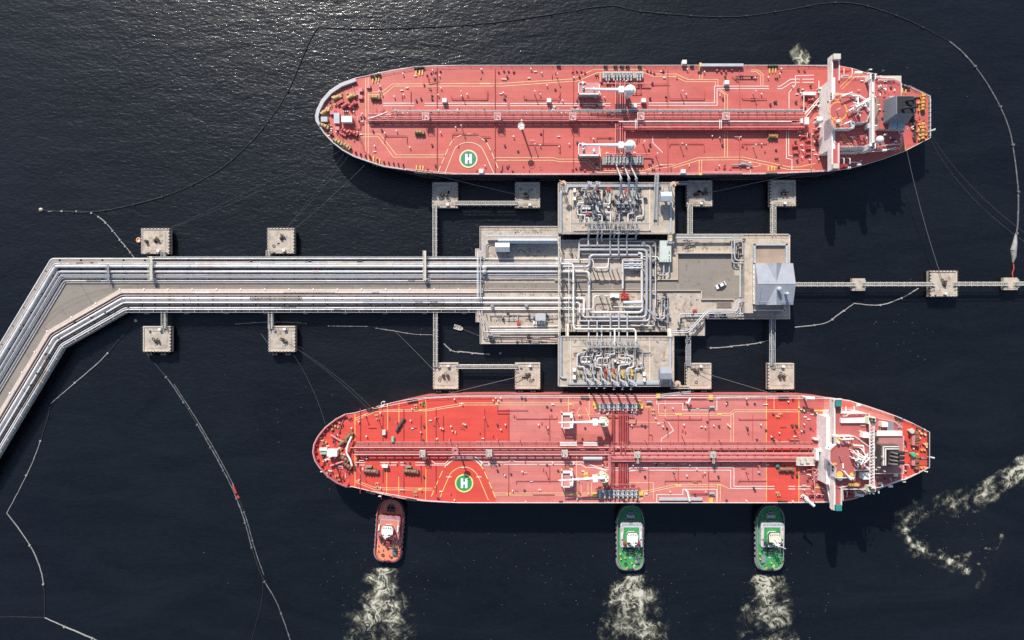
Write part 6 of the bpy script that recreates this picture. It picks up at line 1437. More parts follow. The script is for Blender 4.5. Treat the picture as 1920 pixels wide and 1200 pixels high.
# ------------------------------------------------------------------ the lower tanker
a2, b2, c2_, q2 = crop(560, 710, 4.617), crop(860, 710, 4.617), crop(1160, 710, 4.617), crop(1440, 720, 4.615)
OL2 = a2(122, 640, 130, 570, 165, 500, 230, 420, 320, 350, 400, 308, 440, 303, 490, 295, 640, 252, 760, 220, 900, 188, 1100, 163, 1350, 150, 1660, 146) + [(1100, 741.9), (1300, 741.9)] + \
    q2(0, 103, 300, 101, 530, 118, 700, 142, 850, 188, 1000, 238, 1150, 294, 1250, 340, 1388, 412, 1388, 718, 1300, 765, 1170, 828, 1000, 890, 900, 933, 750, 990, 640, 1012, 520, 1024, 0, 1030) + \
    [(1300, 942.8), (1000, 943.2)] + a2(1300, 1072, 1100, 1060, 900, 1037, 700, 993, 560, 957, 460, 934, 415, 940, 330, 905, 250, 850, 180, 770, 140, 710)
B = Ship(14.0, 'brighter red tanker at the bottom with three tugs pushing on its side', OL2, DECK2, WHITE, None)
B.hull([('lower_hull', -1.0, 10.2, HULLR), ('upper_hull', 10.2, 13.9, HULLB)], DECK2, mat('pale_pink_rail_paint', (.68, .50, .47), .5))
DF = DECK2F
# freshly painted areas (slightly proud sheets)
i955 = [p for p in B.ol if p[0] < 931 and p[1] < 848]
up = [p for p in B.ol[:14]]
mb = MB()
fore = offs([p for p in B.ol if p[0] < 925 and p[1] < 846.5], -.9)
low = [(931, 939.5), (931, 742.6)]
topp = sorted([p for p in B.ol if p[1] < 846 and p[0] < 925], key=lambda p: p[0]); botp = sorted([p for p in B.ol if p[1] > 846 and p[0] < 925], key=lambda p: p[0])
patch = [(p[0] + .4, p[1] + .9) for p in topp] + [(931.5, 743.2), (931.5, 768.5), (955.5, 768.5), (955.5, 826), (893, 826), (893, 864)] + b2(175, 725, 232, 800, 325, 1050) + [(930, 942)] + [(p[0] + .4, p[1] - .9) for p in botp[::-1]]
mb.sheet([W(p[0], p[1], 14)[:2] for p in patch], 14.012); mk('fresh_paint_area', mb, DF, B.t)
mb = MB(); mb.sheet([W(p[0], p[1], 14)[:2] for p in rect(1437, 743.4, 1498, 941.5)], 14.012); mk('fresh_paint_area', mb, DF, B.t)
mb = MB(); st = [p for p in B.ol if p[0] > 1694]; mb.sheet([W(p[0], p[1], 14)[:2] for p in [(1692, 785.5)] + [(p[0] - .8, p[1] + (.8 if p[1] < 846 else -.8)) for p in st] + [(1692, 899)]], 14.012); mk('fresh_paint_area', mb, DF, B.t)
mb = MB(); mb.sheet([W(p[0], p[1], 14)[:2] for p in rect(1498.5, 743.6, 1545, 940.5)], 14.012); mk('fresh_paint_area', mb, DECK1B, B.t)
mb = MB(); mb.sheet([W(p[0], p[1], 14)[:2] for p in b2(890, 480, 1320, 480, 1320, 545, 1030, 545, 1000, 790, 890, 790)], 14.012); mk('fresh_paint_area', mb, mat('worn_deck_patch', (.47, .125, .10), .65, var=.12, sc=.3), B.t)
YL = mat('yellow_marking', (.74, .44, .10), .6, var=.2, sc=.6)
for pts in (a2(487, 300, 487, 935), a2(770, 225, 770, 440), a2(868, 205, 868, 380), a2(1100, 170, 1108, 550), a2(762, 745, 762, 1010), a2(866, 850, 866, 1030), a2(1102, 740, 1098, 1050), c2_(1280, 155, 1280, 1065), c2_(1560, 155, 1560, 430), c2_(1560, 760, 1560, 1065)): B.mark(YL, pts, 1.3)
for pts in (a2(490, 345, 660, 272, 1100, 268, 1440, 210, 1700, 210), a2(490, 362, 665, 285, 1105, 280, 1445, 228, 1700, 228), a2(490, 880, 665, 945, 1160, 948), a2(490, 895, 660, 962, 1160, 965),
            b2(0, 210, 1040, 210), b2(0, 232, 70, 228, 1000, 228), b2(310, 990, 1130, 990), b2(310, 1008, 1120, 1008), b2(950, 150, 950, 290), b2(1020, 490, 1020, 1060), b2(1060, 920, 1060, 1065), b2(1050, 250, 1020, 310), b2(1100, 250, 1140, 360), b2(1130, 130, 1130, 310), b2(1000, 315, 1240, 315), b2(1470, 378, 1660, 378), b2(1160, 840, 1270, 795), b2(1180, 845, 1290, 805), b2(1120, 900, 1120, 1000, 1150, 1035, 1590, 1035, 1620, 970), b2(1150, 900, 1150, 990, 1170, 1020, 1580, 1020, 1600, 970),
            c2_(345, 210, 345, 300, 960, 300, 1000, 270, 1660, 270), c2_(345, 318, 965, 318, 1010, 287, 1660, 287), c2_(972, 300, 972, 590), c2_(995, 300, 995, 590), c2_(80, 378, 400, 378), c2_(403, 160, 403, 350), c2_(90, 900, 300, 900, 300, 960), c2_(90, 970, 250, 970, 490, 915, 880, 915, 960, 955), c2_(180, 985, 260, 985, 500, 932, 850, 932), c2_(0, 1045, 200, 1045, 240, 975), c2_(855, 930, 855, 1060), c2_(880, 930, 880, 1060), c2_(300, 960, 300, 1040), c2_(1345, 160, 1345, 260), c2_(1340, 545, 1560, 545)): B.mark(LY, pts, .95)
for pts in (a2(490, 725, 575, 725), a2(490, 748, 575, 748), a2(705, 725, 855, 725), a2(705, 748, 855, 748), a2(880, 725, 930, 725), a2(880, 748, 930, 748), a2(1010, 725, 1100, 725), a2(1010, 748, 1110, 748), a2(1145, 705, 1180, 735, 1270, 735, 1330, 675, 1530, 675, 1590, 735, 1660, 735), a2(1140, 748, 1285, 748, 1345, 692, 1515, 692, 1575, 748, 1660, 748),
            b2(0, 690, 130, 690, 190, 745, 370, 745), b2(0, 675, 140, 675, 200, 722, 430, 722, 460, 700, 490, 720, 1070, 720, 1260, 785, 1480, 800, 1650, 790), b2(390, 742, 680, 742), b2(700, 742, 1060, 742, 1100, 770, 1180, 770, 1280, 795), b2(1280, 770, 1480, 775, 1500, 768, 1650, 775),
            c2_(0, 785, 90, 785, 110, 768, 990, 768), c2_(100, 793, 970, 793, 970, 950, 1350, 955), c2_(998, 768, 998, 932, 1350, 932), c2_(1470, 932, 1530, 932), c2_(1470, 955, 1530, 955), c2_(1550, 932, 1660, 932), c2_(1550, 955, 1660, 955), c2_(350, 215, 555, 215, 555, 270, 850, 270, 850, 160, 1620, 150), c2_(330, 150, 330, 225), c2_(330, 1070, 330, 1003, 555, 1003, 555, 958, 850, 958, 850, 1065), c2_(430, 375, 475, 450, 370, 520, 370, 660)): B.mark(LW, pts, 1.3)
for pts in (c2_(230, 243, 275, 243), c2_(490, 310, 545, 310), c2_(855, 310, 895, 310), c2_(1565, 277, 1620, 277), c2_(240, 968, 275, 968), c2_(490, 922, 545, 922), c2_(850, 920, 890, 920), b2(315, 220, 350, 220), b2(950, 220, 985, 220), b2(415, 998, 450, 998), b2(960, 998, 995, 998), a2(1035, 273, 1070, 273), a2(1035, 955, 1070, 955), q2(275, 230, 330, 230), q2(400, 230, 475, 230), q2(410, 895, 470, 895)): B.mark(YELLOW, pts, 3.0)
B.flush()
B.helipad((870.3, 905.8), 14.8, mat('fresh_green_marking', (.03, .27, .10), .55, var=.1), mat('yellow_ring_marking', (.76, .62, .16), .6), a2(1218, 1043, 1300, 850, 1340, 798, 1390, 770, 1430, 765, 1475, 772, 1520, 802, 1558, 855, 1642, 1050), a2(1148, 1020, 1240, 810, 1290, 735, 1340, 705, 1430, 692, 1510, 705, 1570, 745, 1620, 830, 1712, 1050))
mb = MB()
for x0, y0 in ((1428, 768), (1300, 850), (1560, 850)):
    for k in range(5):
        p = a2(x0 - 20 + k * 9, y0)[0]; mb.pline([(p[0], p[1]), (p[0] + 1.1, p[1])], 2.4, 14.16)
mk('weight_marking', mb, mat('white_marking', (.78, .76, .72), .6), B.t)
# centre pipe rack
rack(B, 665, 1145, (838.6, 841.4, 847.6, ), 1.8, .20); B.pipe([(657, 839.5), (1142, 839.5)], 2.4, .2, PIPERP, name='cargo_pipe'); B.pipe([(664, 852.3), (1143, 852.3)], 2.2, .34, PIPERP, name='cargo_pipe')
rack(B, 664, 1142, (844.5,), 1.2, .16)
rack(B, 1146, 1535, (836.8, 839.5), 1.8, .22, PIPERP); rack(B, 1146, 1535, (849.5, 853.2, 857.0, 861.0, 864.8), 2.3, .25)
B.pipe([(1150, 851.2), (1535, 851.2)], 2.4, .2, PIPERP, name='cargo_pipe'); B.pipe([(1150, 858.9), (1535, 858.9)], 2.4, .2, PIPERP, name='cargo_pipe')
supports(B, 672, 1530, 16.5, 836, 854.5, 1.5); supports(B, 1150, 1530, 16.5, 848, 866, 2.0)
mb = MB(); mb.pbox(665, 829, 1535, 830, 14.01, 15.1); 
railing(B, [(668, 828), (1535, 828)], 14.05, PIPERP, 1.1, 'walkway_rail', 3.2); railing(B, [(668, 834), (1535, 834)], 14.05, PIPERP, 1.1, 'walkway_rail', 3.2)
mb = MB(); mb.pbox(668, 828.4, 1535, 833.6, 14.3, 14.4); mk('walkway', mb, mat('pale_red_walkway', (.44, .14, .125), .7, var=.2, sc=1), B.t)
for k in range(40):
    u = 690 + k * 21; B.pipe([(u, 838), (u + .3, 830 - (k % 4) * 1.5)], .6, .09, PIPER, 0, 'branch_pipe')
for i, u in enumerate((1147.5, 1151, 1160.5, 1164, 1168.5, 1172.5, 1176.5)):
    B.pipe([(u, 772), (u, 834)], 1.5, .25, PIPER, name='cross_pipe'); B.pipe([(u, 866), (u, 918)], 1.5, .25, PIPER, name='cross_pipe')
    if i % 2: B.pipe([(u, 834), (u, 850)], 3.0, .25, PIPER, name='cross_pipe')
B.pipe([(1144, 852), (1144, 906)], 2.0, .3, PIPERP, name='cross_pipe'); B.pipe(b2(1270, 640, 1270, 660, 1300, 660, 1300, 800), 2.2, .22, PIPERP)
sqp2 = [(671, 0)]
for (u, v, w, h) in ((792.5, 850, 10, 12), (917, 849, 11, 12), (1058.5, 849.5, 11, 12), (1194.5, 852, 10, 10), (1336.5, 852, 10, 10)):
    mb = MB(); mb.pbox(u - w / 2, v - h / 2, u + w / 2, v + h / 2, 17.8, 17.95)
    for a in (-1, 1):
        for b in (-1, 1): x, y, _ = W(u + a * w * .42, v + b * h * .42, 17.8); mb.cbox(x, y, .2, .2, 14.0, 17.8)
    mk('monitor_platform', mb, BEIGEW, B.t); railing(B, rect(u - w / 2, v - h / 2, u + w / 2, v + h / 2) + [(u - w / 2, v - h / 2)], 17.95, BEIGEW, 1.0, 'platform_railing', 1.2)
    x, y, _ = W(u, v, 18); mb = MB(); mb.cyl(x, y, 17.95, 19.0, .2, n=6); mb.tube([(x, y, 19), (x + .9, y - .5, 19.3)], .14, 6); mk('water_cannon', mb, STEELG, B.t)
for u in (1197.5, 1339.5): B.pipe([(u, 856), (u, 869)], 3.9, .16, BEIGEW, 0, 'platform_step'); B.pipe([(u - 2.6, 856), (u - 2.6, 869)], 3.9, .16, BEIGEW, 0, 'platform_step')
mb = MB(); mb.pbox(792, 851, 798, 862, 16.4, 16.6); mk('platform_step', mb, BEIGEW, B.t)
x, y, _ = W(857.5, 836, 14); mb = MB(); mb.cyl(x, y, 14, 24, .42, .3, n=10); mk('signal_mast', mb, PIPERP, B.t)
x, y, _ = W(856, 825.5, 24); x, y = W(857.5, 836, 14)[:2]; mb = MB(); mb.torus(x, y, 24, 1.25, .1, 16, 5); mb.torus(x, y, 24.9, 1.25, .08, 16, 5); mb.cyl(x, y, 23.85, 24, 1.25, n=16)
for q in range(6): mb.cyl(x + 1.25 * cos(q), y + 1.25 * sin(q), 24, 24.9, .05, n=4)
mk('mast_platform', mb, PIPERP, B.t)
# white stacked ladders along the rack
mb = MB()
for u0, u1 in ((1050, 1082), (1094, 1120)):
    for v in (829.8, 832.2, 834.6): mb.pbox(u0, v, u1, v + 1.2, 16.6, 16.9)
    for k in range(int((u1 - u0) / 2.4)): mb.pbox(u0 + k * 2.4, 828.2, u0 + k * 2.4 + .7, 835.8, 16.3, 16.58)
mk('stowed_ladder', mb, WHITE, B.t)
mb = MB(); mb.ptube([(1093, 859.5), (1129, 859.5)], 15.6, .75, 0, 10); mk('stowed_fender', mb, GREYW, B.t)
# hose cranes
CRW = mat('cream_crane_paint', (.70, .66, .48), .5, var=.1)
for ped, tip in (((1133, 791), (1047, 792.6)), ((1133, 896), (1047, 901))): crane(B, ped, tip, 7.5, 1.9, WHITE, (.8, .26), mat('cream_ring', (.68, .60, .30), .6))
for v0, v1 in ((774, 803.5), (883, 914)):
    mb = MB()
    for a in ((1053, v0, 1055, v1), (1053, v0, 1075, v0 + 4.5), (1073, v0, 1075, v1), (1053, v1 - 1.6, 1075, v1)): mb.pbox(*a, 18.0, 18.5)
    mk('jib_rest_frame', mb, WHITE, B.t)
    mb = MB(); mb.pbox(1055, v0 + 4.5, 1073, v1 - 1.6, 17.5, 17.7); mk('jib_rest_floor', mb, PIPERP, B.t)
    mb = MB()
    for a, b in ((1054, v0 + 1), (1074, v0 + 1), (1074, v1 - 1), (1054, v1 - 1)): x, y, _ = W(a, b, 18); mb.cbox(x, y, .35, .35, 14, 18)
    pieces('jib_rest_leg', mb, WHITE, B.t)
    mb = MB(); mb.pbox(1068.5, v1 - 8, 1074.5, v1 - 1, 17.7, 19.2); mb.pbox(1069, v0 + 3, 1074, v0 + 10, 17.7, 19); pieces('hose_locker', mb, WHITE, B.t)
# manifolds
for v0, v1 in ((757.5, 766.5), (918.5, 931)):
    mb = MB(); mb.pbox(1120, v0, 1196, v1, 14.02, 15.0); mk('drip_tray', mb, mat('grey_tray', (.30, .31, .31), .6, var=.3, sc=.8), B.t)
    fl = MB(); fl.tube([(0, -1.5, .9), (0, 1.5, .9)], .3, 8); fl.tube([(0, 1.3, .9), (0, 1.55, .9)], .62, 10); fl.tube([(0, -.3, .9), (0, 0, .9)], .5, 10); fl.box(-.2, -.9, .2, -.5, 0, .8)
    B.many('manifold_flange', fl, GREYW, [(u, (v0 + v1) / 2) for u in (1124, 1133, 1141.5, 1150, 1158.5, 1167, 1175.5, 1184, 1192)], .9)
    B.pipe([(1118, v1 + 3 if v0 < 800 else v0 - 3), (1200, v1 + 3 if v0 < 800 else v0 - 3)], 1.3, .2, PIPER); B.pipe(b2(1130, 315, 1510, 315, 1530, 320, 1530, 370, 1440, 370) if v0 < 800 else b2(1200, 915, 1480, 915), 1.3, .2, PIPERP)
    rl = MB(); rl.rail([W(1116, v0 - 3, 14.05), W(1200, v0 - 3, 14.05)], 1.4, .07, 3); mk('manifold_rail', rl, PIPER, B.t)
B.many('manifold_crate', f_box(1.6, 1.5, .9), YELLOW, b2(1180, 215, 1190, 245, 1560, 225, 1575, 240, 1175, 1000, 1575, 990, 1380, 252, 1100, 825, 1105, 845), 0)
# accommodation ladders with davits
mb = MB(); A_, B_ = W(1233.5, 742.3, 14.9), W(1295, 735.5, 11.5); 
for dy in (-.45, .45): mb.tube([(A_[0], A_[1] + dy, A_[2]), (B_[0], B_[1] + dy, B_[2])], .14, 5)
for i in range(28): c = Vector(A_).lerp(Vector(B_), (i + .5) / 28); mb.tube([(c[0], c[1] - .45, c[2]), (c[0], c[1] + .45, c[2])], .12, 4)
mk('accommodation_ladder', mb, GREYW, B.t)
mb = MB(); mb.pbox(1236, 933.5, 1317, 938.5, 14.5, 15.3); mk('accommodation_ladder', mb, GREYW, B.t)
for (p) in (c2_(600, 215, 620, 170), c2_(595, 980, 615, 1060)): mb = MB(); mb.ptube(p, 16.8, .42, 0, 8); mb.cyl(*W(*p[0], 16)[:2], 14.0, 16.8, .4, n=8); mk('ladder_davit', mb, WHITE, B.t)
B.many('davit_winch', f_drum(), STEELG, c2_(800, 245, 800, 990, 260, 200), .2); B.pipe(c2_(610, 245, 780, 245), .8, .15, PIPER, 0); B.pipe(c2_(620, 978, 780, 978), .8, .15, PIPER, 0); B.pipe(c2_(620, 992, 780, 992), .8, .15, PIPER, 0)
B.many('yellow_platform', f_box(1.5, 1.8, .9), YELLOW, c2_(795, 160, 795, 1052, 340, 150), 0)
# small fittings
B.many('fairlead', f_fairlead(), BLACK, a2(605, 265, 635, 258, 668, 248, 955, 190, 985, 185, 1010, 182, 605, 975, 635, 985, 655, 990, 950, 1042, 980, 1045, 1005, 1048) + c2_(1395, 165, 1420, 165, 1450, 165, 1390, 1062, 1415, 1065, 1440, 1065) + b2(1070, 155, 1110, 160, 885, 1065, 1440, 1068, 1550, 1068) + q2(1110, 290, 1145, 300), 0)
B.many('deck_vent', f_vent(), LW, a2(710, 295, 525, 370, 580, 315, 1350, 175, 1230, 425, 1250, 430, 1440, 395, 1415, 215, 525, 875, 710, 940, 1350, 1045, 1320, 410, 560, 780, 590, 495) + b2(320, 165, 365, 165, 300, 185, 340, 190, 690, 395, 770, 420, 400, 830, 550, 800, 60, 395, 405, 395, 580, 1060) + c2_(745, 415, 940, 395, 955, 410, 560, 395, 380, 410, 585, 835, 740, 810, 1100, 170, 110, 400, 1500, 1055, 1100, 1052, 1225, 395), 0)
B.many('vent_pole', f_pole(3.2), PIPERP, a2(580, 315, 850, 370, 1310, 520, 690, 340, 1190, 335, 1610, 330) + b2(335, 515, 525, 515) + c2_(545, 490, 390, 360, 225, 525, 865, 525, 1195, 745, 1335, 520, 1525, 455), 0)
B.many('vent_pole', f_pole(2.6), STEELD, b2(755, 410, 755, 805, 965, 690) + c2_(1100, 415, 1100, 810, 470, 810), 0)
B.many('tank_hatch', f_hatch(), STEELD, b2(335, 395, 335, 790, 1610, 408, 1610, 845, 1050, 200, 545, 160, 575, 170, 880, 180) + c2_(225, 408, 225, 845, 865, 408, 860, 845, 1165, 940, 1175, 960, 935, 205, 930, 1050, 1500, 405, 1540, 405, 1500, 840, 1540, 840, 1505, 175) + a2(1085, 408, 1085, 845, 1080, 530), 0)
B.many('twin_bollard', f_bollard(), mat('cream_bollard', (.50, .34, .16), .6, var=.3), a2(675, 315, 685, 345, 1015, 230, 1018, 250, 680, 905, 685, 930, 1010, 980, 1015, 1005, 1060, 210, 1080, 225) + c2_(1375, 325, 1395, 305, 1370, 985, 1380, 1005, 180, 190, 190, 230, 295, 270, 298, 300), 0, None)
B.many('mooring_winch', f_winch(), mat('brown_winch', (.26, .12, .07), .6, var=.35, sc=1.5), a2(600, 795, 645, 800, 945, 795, 990, 800) + c2_(1410, 780, 1460, 780), 0)
mb = MB(); mb.pbox(*a2(580, 758)[0], *a2(630, 772)[0], 14.0, 15.8); mb.pbox(*a2(930, 758)[0], *a2(975, 772)[0], 14.0, 15.8); pieces('winch_drive', mb, mat('olive_grey_tray', (.26, .26, .22)), B.t)
mb = MB(); p = a2(845, 455, 915, 345); A_, B_ = W(*p[0], 14.6), W(*p[1], 14.6); mb.tube([A_, B_], .55, 8); mk('stowed_beam', mb, STEELD, B.t)
x, y, _ = W(*a2(740, 465)[0], 15); mb = MB(); mb.tube([(x, y - .9, 14.9), (x, y + .9, 14.9)], .75, 10); mk('storage_tank', mb, WHITE, B.t)
x, y, _ = W(*a2(815, 525)[0], 15); mb = MB(); mb.tube([(x, y - 1, 14.8), (x, y + 1, 14.8)], .65, 10); mk('storage_tank', mb, mat('pale_green_tank', (.28, .46, .34), .5), B.t)
mb = MB(); q = a2(720, 748, 770, 772); mb.pbox(*q[0], *q[1], 14.02, 16); mk('deck_house', mb, LW, B.t)
for k, u in enumerate(a2(533, 0, 727, 0, 908, 0, 1057, 0, 1187, 0, 1250, 0, 1608, 0) + b2(222, 0, 432, 0, 787, 0) + c2_(260, 0, 515, 0, 780, 0, 1160, 0)):
    u = u[0]; B.pipe([(u, 778 if k % 2 else 766), (u, 828)], .4, .11, PIPER, 0, 'cross_deck_line')
    if not 820 < u < 925: B.pipe([(u, 872), (u, 905 if k % 2 else 925)], .4, .11, PIPER, 0, 'cross_deck_line')
for p in (b2(497, 325, 497, 343, 850, 343, 850, 325), b2(497, 908, 497, 883, 870, 883), b2(335, 230, 335, 297, 440, 297), b2(335, 270, 600, 270), c2_(400, 330, 400, 350, 718, 350, 718, 335), c2_(1040, 335, 1040, 350, 1285, 350), c2_(400, 905, 400, 882, 718, 882, 718, 900), c2_(1035, 905, 1035, 882, 1280, 882), c2_(780, 540, 780, 345, 885, 345), c2_(260, 480, 290, 480, 290, 540), c2_(775, 810, 775, 880, 880, 880), a2(600, 420, 670, 420), a2(950, 420, 1020, 420), a2(520, 780, 585, 890), a2(845, 800, 910, 900), a2(1180, 335, 1210, 335), c2_(1050, 890, 1050, 870), b2(640, 1000, 830, 1000), c2_(90, 408, 260, 408), c2_(1400, 415, 1450, 415), c2_(340, 170, 760, 170), c2_(880, 165, 1280, 165)):
    B.pipe(p, .5, .12, PIPER, .3, 'deck_line')
# bow
bz = crop(580, 760, 7.5)
mb = MB(); q = bz(245, 630, 390, 720); mb.pbox(*q[0], *q[1], 14.02, 17.4); mk('bow_store', mb, WHITE, B.t)
mb = MB(); q = bz(140, 600, 245, 640); mb.pbox(*q[0], *q[1], 14.02, 15.6); mk('bow_locker', mb, LW, B.t)
mb = MB(); q = bz(150, 655, 235, 690); mb.pbox(*q[0], *q[1], 14.02, 15.4); mk('green_locker', mb, mat('pale_green_tank', (.28, .46, .34)), B.t)
x, y, _ = W(*bz(330, 700)[0], 14); mb = MB(); mb.cyl(x, y, 17.4, 24.5, .35, .2, n=8); mb.tube([(x - 1.2, y, 22.5), (x + 1.2, y, 22.5)], .12, 5); mk('foremast', mb, WHITE, B.t)
B.many('bow_vent', f_vent(), WHITE, bz(300, 750, 290, 700, 420, 640, 370, 730, 700, 230, 600, 315, 760, 880, 705, 1045), 0)
A_rt = [0, .9, .7, -.6, -.8]
B.many('anchor_windlass', f_winch(), mat('brown_winch', (.26, .12, .07)), bz(470, 520, 490, 740, 530, 830, 560, 430), 0, [.6, -.5, -.6, .8])
for p in (bz(300, 415, 420, 490, 490, 525), bz(290, 855, 400, 815, 490, 785)):
    mb = MB(); mb.ptube(p, 15.0, .42, .5, 6); mk('chain_pipe', mb, PIPERP, B.t)
mb = MB(); mb.ptube(bz(595, 440, 540, 560, 520, 670, 580, 770, 600, 850), 16.2, .45, 1, 6); mk('breakwater', mb, LW, B.t)
B.many('roller_fairlead', f_roller(), wy, bz(200, 490, 240, 515, 430, 240, 370, 285, 410, 300, 205, 780, 240, 760, 410, 980, 375, 990, 430, 1040, 250, 940, 460, 600, 455, 680, 330, 330, 450, 610), 0)
B.many('bow_bollard', f_bollard(), STEELD, bz(330, 350, 350, 510, 205, 560, 320, 940, 210, 750, 580, 190, 460, 280, 590, 920), 0, [.8, .5, .2, -.8, -.2, .5, .6, -.6])
for p in (bz(500, 140, 400, 410), bz(680, 900, 800, 1070), bz(370, 880, 480, 890), bz(450, 850, 560, 1080), bz(340, 990, 340, 1060), bz(395, 1040, 395, 1090), bz(110, 440, 150, 500)): B.pipe(p, .4, .13, PIPERP, 0, 'chain_line')
i0 = [i for i, p in enumerate(B.ol) if abs(p[0] - a2(400, 308)[0][0]) < .1][0]
ib = [i for i, p in enumerate(B.ol) if abs(p[0] - a2(415, 940)[0][0]) < .1][0]
bow = B.ol[ib:] + B.ol[:i0 + 1]
mb = MB(); P = [W(p[0], p[1], 15.4)[:2] for p in bow]; I = offs(P, .45)
for i in range(len(P) - 1): mb.prism([P[i], P[i + 1], I[i + 1], I[i]], 14.0, 15.5)
mk('bow_bulwark', mb, mat('dull_red_bulwark', (.45, .12, .13), .55, var=.12), B.t)
L = resample([(p[0], p[1], 14.0) for p in offs(P, .95)], 2.1)
reps('bulwark_stay', st0 if False else f_box(.2, .9, 1.3), PIPER, B.t, L, [atan2(L[min(i + 1, len(L) - 1)][1] - L[max(i - 1, 0)][1], L[min(i + 1, len(L) - 1)][0] - L[max(i - 1, 0)][0]) for i in range(len(L))])
# superstructure ------------------------------------------------------------
zb, zc, zw = 25.0, 28.4, 20.0
B.wall_block('accommodation_block', rect(1567, 775, 1628, 914), 14.0, zb - .02, WHITE)
B.wall_block('lower_front', rect(1549.5, 782, 1568, 908), 14.0, 22.5, WHITE); B.wall_block('front_platform', rect(1543, 781, 1553, 800), 14, 19, WHITE)
mb = MB(); mb.pbox(1566, 774.5, 1628.5, 915, zb, zb + .1); mk('bridge_deck', mb, mat('brownish_red_deck_paint', (.40, .105, .095), .65, var=.08, sc=.2), B.t)
DBR = MATS['brownish_red_deck_paint']
mb = MB(); mb.pbox(1566, 749.5, 1578.5, 957, zb - .5, zb + .12); mk('bridge_wing', mb, DBR, B.t)
mb = MB(); mb.pbox(1563.5, 749, 1566.4, 957, zb - 2.2, zb + 1.2); mk('wing_bulwark', mb, LW, B.t)
mb = MB(); mb.tube([W(1553, 783, 17), W(1562, 750.5, zb - 1)], .6, 6); mb.tube([W(1552, 908, 17), W(1561, 955, zb - 1)], .7, 6); mb.add([W(1556, 783, zb - 2.3), W(1563.2, 783, zb - 2.3), W(1563.2, 751, zb - 2.3)], [(0, 1, 2)]); mb.add([W(1554, 908, zb - 2.3), W(1563.2, 908, zb - 2.3), W(1563.2, 955, zb - 2.3)], [(0, 2, 1)]); mk('wing_strut', mb, LW, B.t)
for v in (751.5, 947.5): mb = MB(); mb.pbox(1567.5, v, 1578.5, v + 10.5, zb + 1.6, zb + 2.8); mk('wing_shelter', mb, TEAL, B.t)
mb = MB(); mb.pbox(1562, 747.5, 1579, 749.4, zb + .1, zb + 1.3); mb.pbox(1577.6, 915, 1578.8, 948, zb + .1, zb + 1.1); mb.pbox(1577.4, 762, 1578.6, 776, zb + .1, zb + 1.1); pieces('wing_rear_bulwark', mb, LW, B.t)
wh = q2(527, 570, 545, 548, 580, 520, 580, 450, 745, 450, 790, 480, 870, 540, 870, 740, 745, 745, 740, 808, 580, 808, 580, 720, 545, 690, 527, 660)
B.wall_block('wheelhouse', wh, zb + .1, zc, WHITE); mb = MB(); mb.ppoly([(1558 + (p[0] - 1558) * .985 + 1, 856 + (p[1] - 856) * .97) for p in wh], zc, zc + .1); mk('compass_deck', mb, DBR, B.t)
railing(B, wh + [wh[0]], zc + .1, LW, 1.0, 'compass_deck_rail', 2)
wx = MB()
for v in range(822, 888, 6): x, y, _ = W(1555.5 if 838 < v < 872 else 1563, v, zc - 1.2); wx.cbox(x - .3, y, .12, .8, zc - 1.9, zc - .8)
pieces('wheelhouse_window', wx, GLASS, B.t)
wx = MB()
for row in (16, 18.6, 21.0):
    for v in range(788, 906, 9): x, y, _ = W(1549.5, v, row); wx.cbox(x - .05, y, .14, .8, row, row + .7)
pieces('cabin_window', wx, GLASS, B.t)
for u, v, r in ((1574.5, 890, 6.3), (1597, 890, 3.8), (1571.5, 822.5, 4.5), (1598.5, 834, 3.0)):
    x, y, _ = W(u, v, zc + .1); mb = MB(); rr = r * F * 257; mb.cyl(x, y, zc + .1, zc + .22, rr, n=24); mk('safety_marking', mb, YELLOW, B.t)
mb = MB(); mb.pbox(1597, 877, 1612, 882, zb + .1, zb + .9); mb.pbox(1592, 907, 1612, 912, zb + .1, zb + 1); mb.pbox(1561, 868, 1569, 872, zc + .1, zc + .3); pieces('yellow_locker', mb, mat('ochre_paint', (.60, .38, .12), .6, var=.2), B.t)
mb = MB(); mb.pbox(1563, 868, 1564.4, 878, zc + .1, zc + .8); 
for p, z in ((q2(650, 690, 650, 730), zc + .5), (q2(640, 480, 740, 475), zc + 2.6), (q2(660, 755, 720, 830), zc + 2.0), (q2(740, 580, 830, 700), zc + 3.4), (q2(740, 640, 880, 740), zc + 3.0), (q2(810, 560, 860, 640), zc + 2.6), (q2(820, 700, 880, 640), zc + 2.4), (q2(745, 530, 825, 535, 830, 580), zc + 1.6), (q2(780, 580, 780, 720), zc + 2.2), (q2(690, 790, 740, 825), zc + 1.5), (q2(655, 460, 700, 510), zc + 1.8), (q2(600, 500, 620, 505), zc + 1.0)):
    mb = MB(); mb.ptube(p, z, .3, 0, 6); mb.cyl(*W(*p[0], z)[:2], zc + .1, z, .16, n=6); mb.cyl(*W(*p[-1], z)[:2], zc + .1, z, .16, n=6); mk('antenna_frame', mb, WHITE, B.t)
x, y, _ = W(1611, 857, zc + 4); mb = MB()
for a, b in ((-1.2, -1.2), (1.2, -1.2), (1.2, 1.2), (-1.2, 1.2)): mb.tube([(x + a, y + b, zc + .1), (x + a * .3, y + b * .3, zc + 8)], .2, 6)
for z in (2, 4, 6): mb.torus(x, y, zc + z, 1.4 - .14 * z, .09, 8, 4)
mk('radar_mast', mb, WHITE, B.t)
mb = MB()
for z, L_, an in ((7.8, 2.4, 1.0), (5.8, 2.6, .4)): mb.tube([(x - L_ * cos(an), y - L_ * sin(an), zc + z), (x + L_ * cos(an), y + L_ * sin(an), zc + z)], .24, 6)
mk('radar_scanner', mb, WHITE, B.t)
radome(B, 1573.5, 896, zb + .5, .95); radome(B, 1572, 830, zc, .55)
